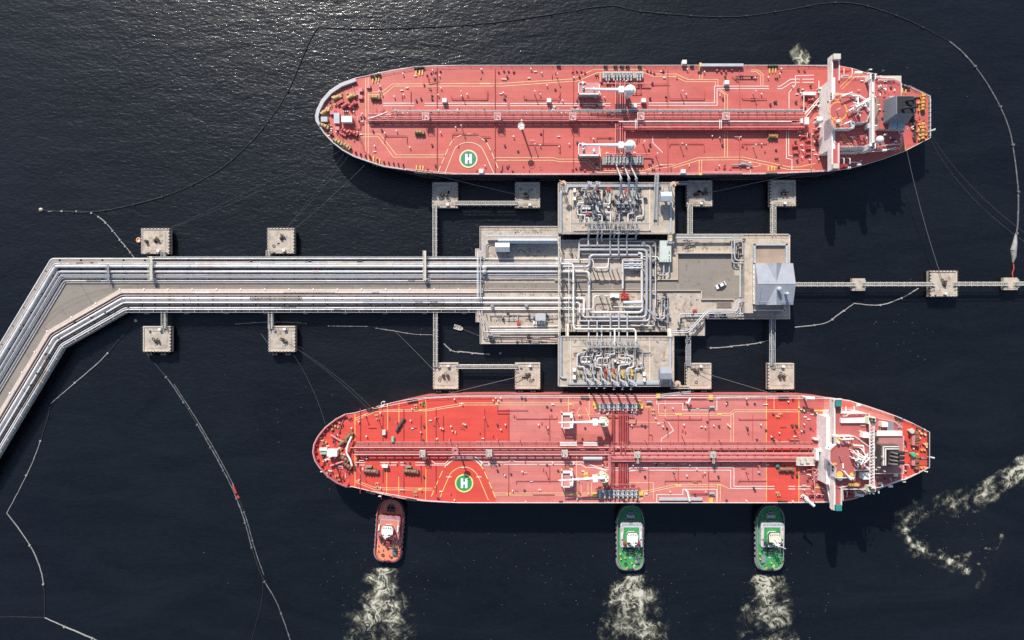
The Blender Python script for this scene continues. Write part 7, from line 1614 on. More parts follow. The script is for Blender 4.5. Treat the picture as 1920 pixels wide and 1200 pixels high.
x, y, _ = W(1575, 856, zc + 1); mb = MB(); mb.cyl(x, y, zc + .1, zc + 2.4, .14, n=6); mb.tube([(x - .5, y, zc + 2.3), (x + .6, y + .2, zc + 2.3)], .1, 5); mk('compass_stand', mb, GREENP, B.t)
mb = MB(); mb.pbox(1619, 811.5, 1630, 821, zb + .1, zb + 3); mb.pbox(1618, 887, 1630, 899, zb + .1, zb + 3.2); pieces('deck_locker', mb, WHITE, B.t)
mb = MB(); mb.pbox(1577, 784.5, 1622, 793, zb - .3, zb + 1.2); mk('boat_deck_screen', mb, LW, B.t)
for p in (q2(640, 275, 665, 275, 690, 255, 835, 255, 835, 300), q2(700, 295, 830, 290), q2(635, 905, 640, 1000), q2(640, 905, 860, 905), q2(790, 905, 850, 940), q2(610, 890, 680, 880)): mb = MB(); mb.rail([W(a[0], a[1], zb) for a in p], 1.1, .1, 1.6); mk('boat_deck_rail', mb, LW, B.t)
railing(B, [(1579, 775), (1628, 775), (1629, 914)], zb + .1, LW, 1.0)
# forward house gear
mb = MB(); q = q2(415, 565, 440, 660); mb.pbox(*q[0], *q[1], 14.02, 18); q = q2(415, 565, 490, 585); mb.pbox(*q[0], *q[1], 16, 18.01); pieces('access_trunk', mb, WHITE, B.t)
B.many('access_ladder', f_box(1.6, .6, 2.6), LW, q2(450, 690, 470, 720, 440, 730, 480, 670, 395, 470), 0)
B.many('rescue_boat_frame', f_box(1.8, 1.4, 1.2), ORANGE, q2(460, 500), 0)
mb = MB(); q = q2(245, 635, 395, 700); mb.pbox(*q[0], *q[1], 16.6, 16.9); q = q2(285, 655, 310, 690); mb.pbox(*q[0], *q[1], 16.9, 18); q = q2(335, 655, 360, 685); mb.pbox(*q[0], *q[1], 16.9, 17.8); mk('valve_platform', mb, BEIGEW, B.t)
railing(B, q2(245, 635, 395, 635, 395, 700, 245, 700, 245, 635), 16.9, LW, 1.0)
B.many('deck_pump', f_drum(), PIPER, q2(430, 830, 350, 740, 380, 960, 350, 700, 420, 780, 400, 520, 420, 500, 200, 480, 240, 480), .1)
B.many('valve_pillar', f_roller(), STEELD, q2(205, 355, 240, 358, 205, 790, 245, 790, 230, 405, 45, 490, 40, 465, 440, 960, 390, 880), 0)
x, y, _ = W(*q2(75, 705)[0], 14); mb = MB(); mb.cyl(x, y, 14.02, 15.0, .75, n=12); mb.dome(x, y, 15.0, .7, .3); mk('green_hatch', mb, TEAL, B.t)
for p in (q2(405, 770, 405, 1010), q2(385, 740, 405, 900), q2(380, 730, 480, 760), q2(330, 950, 500, 960), q2(340, 610, 415, 610)): B.pipe(p, 1.5, .2, PIPERP, 0, 'service_pipe')
for p in (q2(325, 120, 400, 125), q2(320, 985, 400, 1055)):
    mb = MB(); a, b = W(*p[0], 18.5), W(*p[1], 18.9); mb.tube([a, b], .6, 6); mb.cyl(a[0] + 1, a[1], 14, 18.5, .4, n=8); mb.tube([(a[0], a[1] - .8, 18.5), (b[0], b[1] - .5, 18.5)], .2, 5); mk('provision_crane', mb, WHITE, B.t)
# white truss girder and casing
mb = MB()
for du in (-4, 4):
    for z in (26.0, 28.0): mb.ptube([(1635 + du, 783), (1635 + du, 921)], z, .2, 0, 5)
for k in range(23):
    v = 784 + k * 6.2; mb.tube([W(1631, v, 28), W(1639, v, 28)], .12, 4); mb.tube([W(1631, v, 28), W(1639, v + 6, 28)], .1, 4); mb.tube([W(1631, v, 26), W(1631, v + 6, 28)], .1, 4); mb.tube([W(1639, v, 26), W(1639, v + 6, 28)], .1, 4)
mk('truss_girder', mb, WHITE, B.t)
mb = MB(); mb.pbox(1628, 782, 1642, 795, 18, 28.1); mb.pbox(1628, 911, 1642, 922, 18, 28.1); pieces('girder_leg', mb, mat('cream_crane_paint', (.70, .66, .48)), B.t)
mb = MB()
for u, v in ((1632, 785), (1638, 786), (1634, 791), (1639, 792), (1631, 914), (1638, 918), (1634, 919)): x, y, _ = W(u, v, 28.5); mb.cyl(x, y, 28.1, 29, .45, n=8)
pieces('girder_machinery', mb, STEELD, B.t)
B.wall_block('boat_deck_house', [(1580, 772), (1676, 790), (1690, 800), (1690, 899), (1650, 912), (1580, 914)], 14.0, 18.0, BEIGEW); mb = MB(); mb.ppoly([(1579, 771), (1640, 781), (1676, 790), (1690.5, 800), (1690.5, 899), (1650, 914), (1579, 926)], 18.0, 18.15); mk('boat_deck', mb, DBR, B.t)
B.wall_block('engine_casing', rect(1648.5, 812, 1691, 886), 18.15, 23.0, BEIGEW); mb = MB(); mb.pbox(1648, 811.5, 1692.5, 887.5, 23.0, 23.12); mk('casing_top', mb, mat('pinkish_casing_deck', (.42, .17, .15), .65, var=.1), B.t)
mb = MB(); mb.pbox(1644, 808, 1692, 817.5, 22.8, 23.8); mk('casing_coaming', mb, LW, B.t)
mb = MB(); mb.pbox(1663.5, 791.5, 1675.5, 812, 18.2, 19); mk('grey_hatch', mb, FUNG, B.t); mb = MB(); mb.pbox(1654, 791.5, 1665, 800.5, 18.2, 21); mk('locker', mb, WHITE, B.t)
DG = mat('dark_brown_grey_funnel', (.10, .085, .082), .5)
mb = MB(); mb.pbox(1652.5, 835, 1686, 873, 23.12, 27.2); mk('funnel', mb, DG, B.t)
mb = MB()
for i, zz in enumerate((27.21, 27.9)):
    e = 1.2 + i * 4.0
    mb.pbox(1655 + e, 836 + e, 1686, 837.3 + e, zz, zz + .6); mb.pbox(1655 + e, 837.5 + e, 1656.4 + e, 873, zz, zz + .6)
pieces('funnel_band', mb, LW, B.t)
mb = MB(); mb.pbox(1664.5, 845.5, 1687, 873.5, 27.22, 28.4); mk('funnel_top', mb, SOOT, B.t)
mb = MB(); x, y, _ = W(1668, 859, 29)
for k in range(4): mb.tube([(x + .3 * k, y - 2.2 + k * 1.4, 28.2), (x + .5 + .3 * k, y - 2.2 + k * 1.4, 29.6), (x + 2.4, y - 2.2 + k * 1.3, 30.2)], .42, 10)
pieces('exhaust_pipe', mb, DG, B.t)
mb = MB()
for k in range(3): mb.tube([(x + 2.8, y - 1.6 + k * 1.8, 28.3), (x + 4.6, y - 1.5 + k * 1.8, 30.4)], .75, 10)
pieces('exhaust_pipe', mb, SOOT, B.t)
railing(B, [(1692, 817), (1692, 887), (1640, 887)], 23.1, LW, 1.0); railing(B, [(1643, 783), (1676, 790.5), (1690, 801)], 18.15, LW, 1.0); railing(B, [(1690, 890), (1690, 898), (1650, 912), (1600, 922)], 18.15, LW, 1.0)
# lifeboats, stern gear
for u0, u1, v, m, sg in ((1578, 1600, 759, MATS['lifeboat_orange_red'], -.13), (1580, 1603, 930.5, MATS['lifeboat_dark_red'], .18)):
    x0, y0, _ = W(u0, v, 19); x1, _, _ = W(u1, v, 19); L_ = x1 - x0; r = boat_ring(L_, 1.8, 10, .35); mb = MB(); mb.prism(r, 17.2, 18.6, [(a * .75, b * .9) for a, b in r]); mb.prism([(a * .6, b * .75) for a, b in r], 18.6, 19.5, [(a * .97, b * .97) for a, b in r]); mb.rotz(-pi / 2 + sg).shift((x0 + x1) / 2, y0); mk('lifeboat', mb, m, B.t)
    mb = MB()
    for f in (.15, .85):
        xx = x0 + L_ * f; s_ = -1 if v < 800 else 1
        mb.tube([(xx, y0 + s_ * 3.2, 18.1), (xx, y0 + s_ * 2.3, 21.2), (xx, y0 + s_ * .3, 21)], .17, 5, .5)
    pieces('boat_davit', mb, WHITE, B.t)
reps('liferaft_canister', raft, WHITE, B.t, [W(p[0], p[1], 18)[:2] + (18.16,) for p in q2(775, 180, 770, 955, 800, 960, 1095, 785, 1050, 880, 960, 855)])
B.many('stern_winch', f_winch(), mat('brown_winch', (.26, .12, .07)), q2(1270, 455, 1275, 500, 1275, 660, 1275, 700), 0, [pi / 2] * 4)
B.many('winch_base', f_box(1.2, 4.0, 1.6), PIPERP, q2(1240, 480, 1240, 655), 0)
B.many('stern_roller', f_roller(), ORANGE, q2(1320, 425, 1345, 430, 1365, 515, 1360, 530, 1320, 568, 1345, 568, 1285, 605, 1320, 722, 1345, 718, 1285, 715, 1285, 530, 1300, 405), 0)
B.many('stern_fairlead', f_fairlead(), STEELD, [(1739.5, 813 + k * 7) for k in range(9)], 0, [pi / 2] * 9)
B.many('stern_bollard', f_bollard(), STEELD, q2(1180, 500, 1190, 515, 1190, 720, 1190, 740, 1335, 400, 1285, 390), 0, [pi / 2] * 6)
x, y, _ = W(*q2(1215, 400)[0], 14); mb = MB(); mb.cyl(x, y, 14.02, 16.2, .55, n=10); mb.cyl(x, y, 16.2, 16.7, 1.1, .9, n=14); mk('stern_ventilator', mb, BEIGEW, B.t)
x, y, _ = W(*q2(1225, 600)[0], 14); mb = MB(); mb.cyl(x, y, 14.02, 16.6, .5, n=10); mb.cyl(x, y, 16.6, 17.1, 1.0, .8, n=8); mk('green_capstan_cover', mb, mat('bright_green_cover', (.05, .42, .2), .5), B.t)
for p in (q2(1290, 635, 1395, 640), q2(1280, 690, 1395, 692), q2(1130, 310, 1130, 405), q2(1155, 320, 1150, 400)): B.pipe(p, .8, .09, ROPE, 0, 'rope_on_deck')
x, y, _ = W(1740, 856, 15); mb = MB(); mb.tube([(x, y, 14.6), (x + 2.2, y - .5, 15.6)], .18, 5, 0, .45); mk('stern_light_arm', mb, GREYW, B.t)
railing(B, q2(1110, 285, 1250, 342, 1386, 414, 1386, 716, 1300, 763, 1170, 826), 14.05, LW, 1.0, 'stern_rail', 3)
railing(B, [(700, 766), (798, 746.6), (860, 743.4), (1555, 746.5), (1592, 751.4), (1689, 783.8)], 14.05, LW, 1.0, 'side_rail', 4); railing(B, [(700, 920), (798, 937.5), (860, 941.6), (1440, 941.6), (1552, 939.8)], 14.05, LW, 1.0, 'side_rail', 4)

deck_clutter(B, [(1500, 760, 1546, 825, 20), (1500, 870, 1546, 935, 40), (1118, 768, 1200, 776, 24), (1118, 908, 1200, 916, 22), (600, 800, 655, 900, 50), (655, 836, 690, 868, 18), (1138, 826, 1190, 870, 24), (1695, 800, 1736, 885, 34), (700, 752, 1500, 768, 26), (700, 918, 1500, 936, 26), (680, 775, 1500, 825, 46), (930, 870, 1500, 905, 26), (670, 866, 1530, 872, 40)], 31, (PIPER, STEELD, LW))
deck_clutter(B, [(1582, 796, 1626, 812, 5), (1582, 896, 1626, 910, 7)], 32, (GREYW, GREYW, BEIGEW), zb + .1 - 14)
deck_clutter(B, [(1596, 826, 1622, 882, 8)], 33, (GREYW, GREYW, BEIGEW), zc + .1 - 14)
deck_clutter(B, [(1644, 889, 1688, 900, 8), (1644, 794, 1676, 808, 6)], 34, (GREYW, GREYW, BEIGEW), 4.2)
# ================================================================== TUGS (local x across, y forward, then turned and placed)
def tug(label, bow, stern, width, P, seed):
    """P: palette dict"""
    rnd = random.Random(seed)
    zd = 2.4
    bx, by, _ = W(bow[0], bow[1], zd); sx, sy, _ = W(stern[0], stern[1], zd)
    L_ = hypot(bx - sx, by - sy); cx, cy = (bx + sx) / 2, (by + sy) / 2; an = atan2(by - sy, bx - sx) - pi / 2; Wd = width * F * (H - zd)
    t = thing('tugboat', label, 'tugboat', (cx, cy, 0))
    def put(name, mb, m, lab=None, f=mk): mb.rotz(an).shift(cx, cy); return f(name, mb, m, t) 
    hw = Wd / 2; l = L_ / 2
    def ring(k, e=0.0, n=10):
        """hull outline: rounded bow, squarer rounded stern"""
        R_ = []
        for i in range(n + 1):
            a = i / n * pi / 2; R_.append((hw * k * cos(a) ** .75, l - hw * 1.35 + (hw * 1.35 - e) * sin(a)))
        R_ += [(-x, y) for x, y in R_[::-1][1:]]
        S_ = []
        for i in range(n + 1):
            a = i / n * pi / 2; S_.append((-hw * k * .97 * cos(a) ** .5, -l + hw * .75 - (hw * .75 - e) * sin(a)))
        return R_ + S_ + [(-x, y) for x, y in S_[::-1][1:]]
    mb = MB(); mb.prism(ring(1), -1.0, zd - .1, ring(.9, 1.2)); put('hull', mb, P['hull'])
    mb = MB(); mb.prism(ring(.9, .5), zd - .1, zd); put('main_deck', mb, P['deck'])
    # bulwark ring
    o, i_ = ring(.985, .1), ring(.945, .3); n = len(o); mb = MB()
    for k in range(n):
        q = (k + 1) % n
        h = .95 + max(0, (o[k][1]) / l) * .9; h2 = .95 + max(0, (o[q][1]) / l) * .9
        mb.add([(*o[k], zd - .1), (*o[q], zd - .1), (*o[q], zd + h2), (*o[k], zd + h), (*i_[k], zd - .05), (*i_[q], zd - .05), (*i_[q], zd + h2), (*i_[k], zd + h)], [(0, 1, 2, 3), (3, 2, 6, 7), (7, 6, 5, 4)])
    put('bulwark', mb, P['bulwark'])
    mb = MB(); mb.tube([(x * 1.0, y, zd + .2) for x, y in ring(1.01, -.1)] + [(*ring(1.01, -.1)[0], zd + .2)], .2, 6); put('rubbing_strake', mb, P['strake'])
    mb = MB(); r = ring(1.01, -.2); fr = [p for p in r if p[1] > l * .55]
    mb.tube([(x, y + .25, zd + 1.0) for x, y in fr], .55, 8); put('bow_fender', mb, BLACK)
    R2 = resample([(x, y, 1.7) for x, y in r] + [(*r[0], 1.7)], 2.0)
    for x, y, z in R2:
        if y < l * .5:
            q = MB(); dx, dy = x, (y + l * .55 if y < -l * .55 else 0); d = hypot(dx, dy) or 1; a = atan2(dy, dx)
            q.torus(0, 0, 0, .5, .2, 12, 6, 'x'); q.rotz(a).shift(x + .2 * cos(a), y + .2 * sin(a), 1.9); put('tyre_fender', q, TYRE)
    # fore winch, bitts
    mb = MB(); w = MB(); y0 = l * .66
    w.box(-1.6, y0 - 1.0, 1.6, y0 + .9, zd, zd + .3); w.tube([(-1.3, y0, zd + 1.1), (1.3, y0, zd + 1.1)], .75, 12)
    for a in (-1.35, 0, 1.35): w.tube([(a - .1, y0, zd + 1.1), (a + .1, y0, zd + 1.1)], 1.05, 14)
    w.tube([(-.8, y0 + 1.6, zd), (-.8, y0 + 1.6, zd + 1.5), (.8, y0 + 1.6, zd + 1.5), (.8, y0 + 1.6, zd)], .2, 6); put('towing_winch', w, P['winch'])
    # first tier house with light roof edge
    ya, yb, wx = -l * .22, l * .5, hw * .80
    tr = [(-wx, ya), (wx, ya), (wx, yb - .5), (wx - .6, yb), (-wx + .6, yb), (-wx, yb - .5)]
    mb = MB(); mb.prism([(x * .93, y) for x, y in tr], zd, zd + 2.5); put('deckhouse', mb, P['house'])
    mb = MB(); mb.prism(tr, zd + 2.5, zd + 2.65); put('deckhouse_roof', mb, P['rim'])
    tw = wx * .72; mb = MB(); mb.prism([(-tw, ya + .6), (tw, ya + .6), (tw, yb - 2.0), (-tw, yb - 2.0)], zd + 2.66, zd + 2.72); put('upper_deck', mb, P['upper'])
    mb = MB(); mb.rail([(x * .97, y * .985, zd + 2.65) for x, y in tr] + [(tr[0][0] * .97, tr[0][1] * .985, zd + 2.65)], 1.0, .06, 1.4); put('railing', mb, P['rail'])
    # wheelhouse
    yc, yd_, hx = ya + 2.6, yb - 3.4, wx * .50
    wr = [(-hx, yc), (hx, yc), (hx * 1.05, yd_ - 1.0), (hx * .7, yd_), (-hx * .7, yd_), (-hx * 1.05, yd_ - 1.0)]
    mb = MB(); mb.prism([(x * .86, (y - yc) * .9 + yc + .2) for x, y in wr], zd + 2.72, zd + 5.4); put('wheelhouse', mb, WHITE)
    mb = MB(); k = len(wr)
    wg = [(x * .95, (y - yc) * .96 + yc + .1) for x, y in wr]
    mb.prism(wg, zd + 3.9, zd + 5.0); put('wheelhouse_window', mb, GLASS)
    mb = MB(); mb.prism(wr, zd + 5.4, zd + 5.65); put('wheelhouse_roof', mb, P['top'])
    mb = MB()
    for a in range(6): mb.cbox(-hx * .8 + a * hx * .32, yd_ - .6 - abs(a - 2.5) * .12, .18, .5, zd + 5.66, zd + 5.9)
    put('searchlight', mb, STEELD, f=pieces)
    mb = MB(); mb.rail([(-hx * .9, yc + .2, zd + 5.65), (hx * .9, yc + .2, zd + 5.65), (hx * .9, yd_ - 1.2, zd + 5.65)], .9, .05, 1.2); put('roof_rail', mb, WHITE)
    # mast with spreaders, funnels, crane
    mb = MB(); mx = P.get('mast', 0)
    mb.tube([(-.3, yc + .2, zd + 5.6), (0, yc - .6, zd + 9.5)], .22, 6); mb.tube([(.9, yc + .6, zd + 5.6), (0, yc - .5, zd + 9.0)], .16, 5); mb.tube([(-1.2, yc + .6, zd + 5.6), (0, yc - .5, zd + 9.0)], .16, 5); mb.tube([(-1.5, yc - .2, zd + 7.5), (1.5, yc - .2, zd + 7.5)], .13, 5); put('mast', mb, WHITE)
    mb = MB(); mb.tube([(-.9, yc - .4, zd + 8.3), (.9, yc - .1, zd + 8.3)], .2, 6); put('radar_scanner', mb, WHITE)
    if mx:
        mb = MB(); mb.tube([(.1, yc - .4, zd + 9), (mx, yc - 1.8, zd + 8.0)], .16, 5); mb.tube([(-.3, yc + 1.6, zd + 6), (1.2, yc - 1.0, zd + 8.6), (3.2, yc - 1.8, zd + 7.4)], .16, 5); mb.tube([(1.4, yc - 1.0, zd + 8.2), (2.6, yc - 5.5, zd + 4.2)], .08, 4); put('signal_boom', mb, WHITE)
    for s in (-1, 1):
        mb = MB(); mb.prism([(s * hx * 1.3 - .6, ya + .7), (s * hx * 1.3 + .6, ya + .7), (s * hx * 1.3 + .5, ya + 2.1), (s * hx * 1.3 - .5, ya + 2.1)], zd + 2.7, zd + 5.0); put('funnel', mb, P['funnel'])
        mb = MB(); mb.cyl(s * hx * 1.3, ya + 1.3, zd + 5.0, zd + 5.5, .35, n=8); put('exhaust_pipe', mb, SOOT)
        mb = MB(); mb.tube([(s * wx * .86, ya + 3.2, zd + 3.2), (s * wx * .86, ya + 5.6, zd + 3.2)], .38, 8); put('liferaft_canister', mb, P['side'])
    # after deck: towing bitt, hatches, bollards
    mb = MB(); yt = ya - 2.0; mb.box(-1.2, yt - .8, 1.2, yt + .8, zd, zd + .4); mb.tube([(-.7, yt, zd + 1.2), (.7, yt, zd + 1.2)], .7, 12); mb.tube([(-1.0, yt - 1.0, zd), (-1.0, yt - 1.0, zd + 1.8), (1.0, yt - 1.0, zd + 1.8), (1.0, yt - 1.0, zd)], .18, 6); put('towing_hook', mb, P['aft'])
    s = P['hatch']; mb = MB(); mb.box(s * hw * .5 - .85, -l * .78, s * hw * .5 + .85, -l * .56, zd, zd + 1.0); put('deck_locker', mb, P['locker'])
    mb = MB(); mb.box(s * hw * .5 - .6, -l * .76, s * hw * .5 + .6, -l * .6, zd + 1.0, zd + 1.12); put('locker_lid', mb, P['locker'])
    q = MB(); q.cyl(0, 0, 0, .8, .2, n=8); q.cyl(0, 0, .8, .95, .3, n=8)
    for a, b in ((-.25, -.93), (.25, -.93), (-.75, -.5), (.75, -.5), (-.72, -.66), (.1, -.78), (-.4, -.62)):
        mb = MB(); mb.cyl(a * hw, b * l, zd, zd + .8, .2, n=8); mb.cyl(a * hw, b * l, zd + .8, zd + .95, .3, n=8); put('bollard', mb, P['boll'])
    for a, b in ((-.35, -.82), (.45, -.46), (-.55, -.34)):
        mb = MB()
        for q in range(3): mb.torus(a * hw, b * l, zd + .1 + .14 * q, .5 + .08 * (q % 2), .1, 14, 5)
        put('rope_coil', mb, rnd.choice((STEELD, CREAM, GREYW)))
    for a, b in ((0, -.62), (-.3, -.48), (.3, -.88)):
        mb = MB(); mb.cbox(a * hw, b * l, 1.0, .8, zd, zd + .14); put('deck_hatch', mb, P['winch'])
    for a, b in ((-.95, .3), (.95, .3), (-.95, .0), (.95, .0)):
        mb = MB(); mb.torus(a * wx, b * l + (yb - l * .5), zd + 2.85, .34, .1, 12, 5); put('lifebuoy', mb, ORANGE)
    for a in (-.6, .1, .7):
        mb = MB(); mb.tube([(a * hx, yc + .5, zd + 5.6), (a * hx + rnd.uniform(-.2, .2), yc + .3, zd + 8 + rnd.random())], .05, 4); put('antenna', mb, WHITE)
    mb = MB(); mb.tube([(x * .88, y * .95, zd + 1.0) for x, y in ring(1.0) if y < -l * .3], .05, 4); put('inner_rail', mb, YELLOW)
    mb = MB()
    for a in (-.62, .62): mb.cbox(a * hw, -l * .32, .5, 1.6, zd, zd + 1.1)
    put('vent_box', mb, P['rim'], f=pieces)
    mb = MB(); mb.tube([(-1.2, -l + .75, zd), (-1.2, -l + .75, zd + 1.3), (1.2, -l + .75, zd + 1.3), (1.2, -l + .75, zd)], .2, 6); put('tow_arch', mb, P['aft'])
    mb = MB(); mb.tube([(0, y0 + .4, zd + 1.9), (.15, l - .2, zd + 1.9), (.4, l + 2.0, 9.5)], .12, 5); put('push_line', mb, ROPE)
    return t
ORD = mat('orange_tug_upper_deck', (.55, .19, .13), .6, var=.15)
RIM = mat('rose_grey_rim', (.50, .30, .30), .55, var=.1)
tug('orange-red tug with a white wheelhouse pushing near the lower tanker\'s bow', (735, 934), (726, 1052), 51, dict(hull=TUGR, deck=TUGO, bulwark=TUGR, strake=TYRE, winch=STEELD, house=TUGR, rim=RIM, upper=ORD, rail=TUGR, top=WHITE, funnel=TUGR, side=WHITE, aft=PIPER, hatch=1, locker=mat('green_grey_locker', (.09, .17, .15), .6), boll=ORANGE), 3)
GRIM = mat('pale_lilac_grey_roof', (.50, .50, .53), .5, var=.08)
tug('green tug pushing amidships, red-hulled lockers beside its white wheelhouse', (1181.5, 945.5), (1181.7, 1068), 50, dict(hull=GREENH, deck=GREEND, bulwark=mat('grey_green_bulwark', (.24, .30, .29), .5, var=.15), strake=TYRE, winch=GREYW, house=GRIM, rim=GRIM, upper=GREEND, rail=WHITE, top=WHITE, funnel=mat('brick_red_locker', (.34, .05, .05), .5), side=WHITE, aft=STEELD, hatch=1, locker=STEELG, boll=YELLOW), 4)
tug('green tug furthest right, long white signal boom over its after deck', (1443.5, 945.5), (1442.8, 1068), 52, dict(hull=GREENH, deck=GREEND, bulwark=MATS['grey_green_bulwark'], strake=TYRE, winch=GREYW, house=GRIM, rim=GRIM, upper=GREEND, rail=WHITE, top=mat('cream_tug_roof', (.66, .62, .50), .5), funnel=STEELD, side=CREAM, aft=STEELD, hatch=-1, locker=FUNG, boll=YELLOW, mast=3.4), 5)

# ================================================================== BOOMS, ROPES, BUOYS
def boom(label, pts, r, m, z=.12, per=6, grp='floating oil booms', seg=None, join=.0):
    """floating boom; long ones are strung from separate lengths"""
    P = smooth_path(pts, per) if per else pts
    Q = resample([W(p[0], p[1], z) for p in P], 1.2)
    rnd = random.Random(len(Q)); Q = [(x + rnd.uniform(-.07, .07), y + rnd.uniform(-.07, .07), zz) for x, y, zz in Q]
    c = Q[len(Q) // 2]; t = thing('oil_boom', label, 'boom', (c[0], c[1], 0), grp)
    n = max(1, int(len(Q) / (seg or 8))); k = len(Q) / n
    for i in range(n):
        a, b = int(i * k), min(len(Q), int((i + 1) * k) + 1)
        if b - a < 2: continue
        rr = r * rnd.uniform(.6, 1.0)
        mb = MB(); mb.tube(Q[a:b], rr, 6); mk('boom_section', mb, m if rnd.random() < .8 else BOOMD, t)
    q = MB(); q.cyl(0, 0, -.1, r * 1.6, r * 1.5, n=8)
    reps('coupling', q, m, t, [Q[min(len(Q) - 1, int(i * k))] for i in range(1, n)] or [Q[0]])
    return t
boom('dark boom curving from the yellow buoy up to the upper left corner point', [(77, 394), (160, 398), (232, 388), (310, 367), (370, 342), (420, 312), (465, 272), (505, 225), (535, 180), (560, 125), (580, 78), (597, 51)], .30, BOOMD)
boom('dark boom along the top edge of the view above the upper tanker', [(597, 51), (640, 53), (700, 54), (800, 51), (920, 43), (1040, 26), (1140, 11), (1200, 21), (1320, 31), (1400, 30), (1480, 18), (1560, 5), (1620, 10), (1700, 37), (1780, 78)], .30, BOOMD)
boom('grey-black boom sweeping down the right side of the view', [(1780, 78), (1810, 104), (1845, 148), (1875, 200), (1893, 245), (1903, 300), (1909, 360), (1908, 420), (1903, 452), (1899, 480)], .36, mat('mixed_grey_boom', (.10, .10, .105), .7, var=.5, sc=.8, c2=(.35, .34, .32), amt=.7, sc2=.5))
t = thing('boom_float_bundle', 'pale bunched boom float hanging at the end of the right-hand boom', 'boom', W(1902, 468, 0))
mb = MB(); P = WP([(1905, 438), (1903, 455), (1900, 470), (1901, 482), (1899, 492)], .25); 
for a, b, r0_, r1_ in zip(P, P[1:], (.35, .9, 1.25, .9), (.9, 1.25, .9, .3)): mb.tube([a, b], r0_, 8, 0, r1_)
mk('float', mb, BOOML, t)
mb = MB(); mb.tube(WP([(1900, 494), (1901, 503), (1898, 512), (1899, 520)], .2), .22, 6); mk('lashing', mb, REDP, t)
boom('short grey boom from the yellow buoy to the trestle near its left bend', [(90, 396.5), (160, 397), (185, 407), (205, 425), (225, 450), (240, 468), (252, 484)], .26, BOOML, seg=4)
boom('grey boom slanting from the round float down to the inner bend point', [(247, 611), (225, 636), (190, 675), (150, 710), (95, 757)], .28, BOOML)
boom('grey boom running down along the left edge of the view', [(95, 757), (85, 800), (62, 865), (38, 915), (13, 962)], .28, BOOML)
boom('grey boom bowing out at the lower left corner', [(13, 962), (43, 1002), (68, 1045), (82, 1095), (84, 1158)], .28, BOOML)
boom('grey boom leaving the lower left corner at the bottom', [(84, 1158), (110, 1170), (145, 1185), (180, 1200), (230, 1226)], .3, BOOML)
boom('faint dark boom lying flat at the very lower left edge', [(-30, 1157), (20, 1156.5), (84, 1158)], .16, BOOMD)
boom('long double boom slanting from below the trestle to the bottom edge, left strand', [(275, 664), (320, 718), (370, 796), (424, 892), (454, 962), (474, 1032), (492, 1082), (520, 1132), (546, 1205)], .30, MATS['mixed_grey_boom'])
boom('long double boom slanting from below the trestle to the bottom edge, right strand', [(326, 720), (374, 795), (428, 890), (458, 960), (478, 1030), (495, 1078)], .24, MATS['mixed_grey_boom'])
boom('thin boom branching off the long slanting boom to the bottom edge', [(492, 1080), (493, 1105), (488, 1140), (480, 1170), (470, 1206)], .16, BOOMD)
t = thing('boom_marker', 'small orange float on the long slanting boom', 'float', W(440, 918, 0)); mb = MB(); mb.tube(WP([(437, 911), (443, 925)], .3), .45, 8); mk('float', mb, REDP, t)
mb = MB(); mb.tube(WP([(445, 929), (448, 934)], .3), .4, 8); mk('lashing', mb, REDP, t)
boom('faint thin boom just below the trestle, left part', [(440, 607.5), (500, 604), (560, 605), (600, 610.5), (650, 611.5), (690, 612)], .15, BOOML, seg=5)
boom('dashed thin boom reaching the long catwalk below the trestle', [(690, 612), (715, 617), (742, 621), (775, 626.5), (812, 628)], .17, BOOML, seg=4)
boom('crumpled pale boom floating between the lower catwalks', [(832, 644), (848, 658), (868, 660), (905, 664), (935, 663), (941, 661)], .30, BOOML, seg=5)
boom('pale boom between the two upright catwalks below the control building', [(1297, 650), (1340, 652.5), (1385, 648), (1415, 644.5), (1442, 638)], .28, BOOML, seg=5)
boom('pale boom left part of the pair below the right-hand walkway', [(1490, 614), (1545, 606.5), (1572, 590), (1600, 570)], .28, BOOML, seg=5)
boom('pale boom right part of the pair below the right-hand walkway', [(1600, 569), (1650, 572), (1690, 559), (1722, 541)], .28, BOOML, seg=5)
rope('pair of bow lines from the ring-buoy dolphin to the upper tanker, upper strand', W(317, 428, ZD + .8), W(628, 272, 11.2), 3.0, .028)
rope('pair of bow lines from the ring-buoy dolphin to the upper tanker, lower strand', W(318, 429, ZD + .8), W(640, 281, 11.2), 4.0, .028)
rope('left of three bow lines rising from the upper trestle dolphin', W(537, 427, ZD + 1), W(646, 286, 11.2), 1.5, .03)
rope('middle of three bow lines rising from the upper trestle dolphin', W(539, 427, ZD + 1), W(655, 290, 11.2), 1.5, .03)
rope('right and thickest of three bow lines at the upper trestle dolphin', W(548, 432, ZD + 1), W(690, 303, 11.2), 2.0, .045)
rope('white spring line from the hooked upper dolphin leftward to the upper tanker', W(988, 369, ZD + 1), W(792, 322, 11.2), 1.0, .13)
rope('spring line from the rust-stained dolphin rightward to the upper tanker', W(1320, 363, ZD + 1), W(1500, 324, 11.2), 1.0, .13)
rope('stern line from the lone big dolphin up to the upper tanker\'s stern', W(1770, 534, ZD + 1), W(1700, 281, 11.2), 1.5, .11)
rope('upper of two stern lines running off to the right from the upper tanker', W(1742, 248, 11.2), W(1940, 450, 4), 5.0, .032)
rope('lower of two stern lines running off to the right from the upper tanker', W(1742, 256, 11.2), W(1945, 470, 4), 7.0, .032)
rope('pale spring line from the hooked lower dolphin to the lower tanker', W(992, 702, ZD + 1), W(800, 748, 14.2), .8, .12)
rope('breast line from the dolphin right of the lower platform to the lower tanker', W(1302, 694, ZD + 1), W(1462, 742, 14.2), .8, .11)
rope('left bow line hanging from the lower tanker\'s bow', W(610, 795, 14.2), W(530, 636, ZD + 1), 6.0, .028)
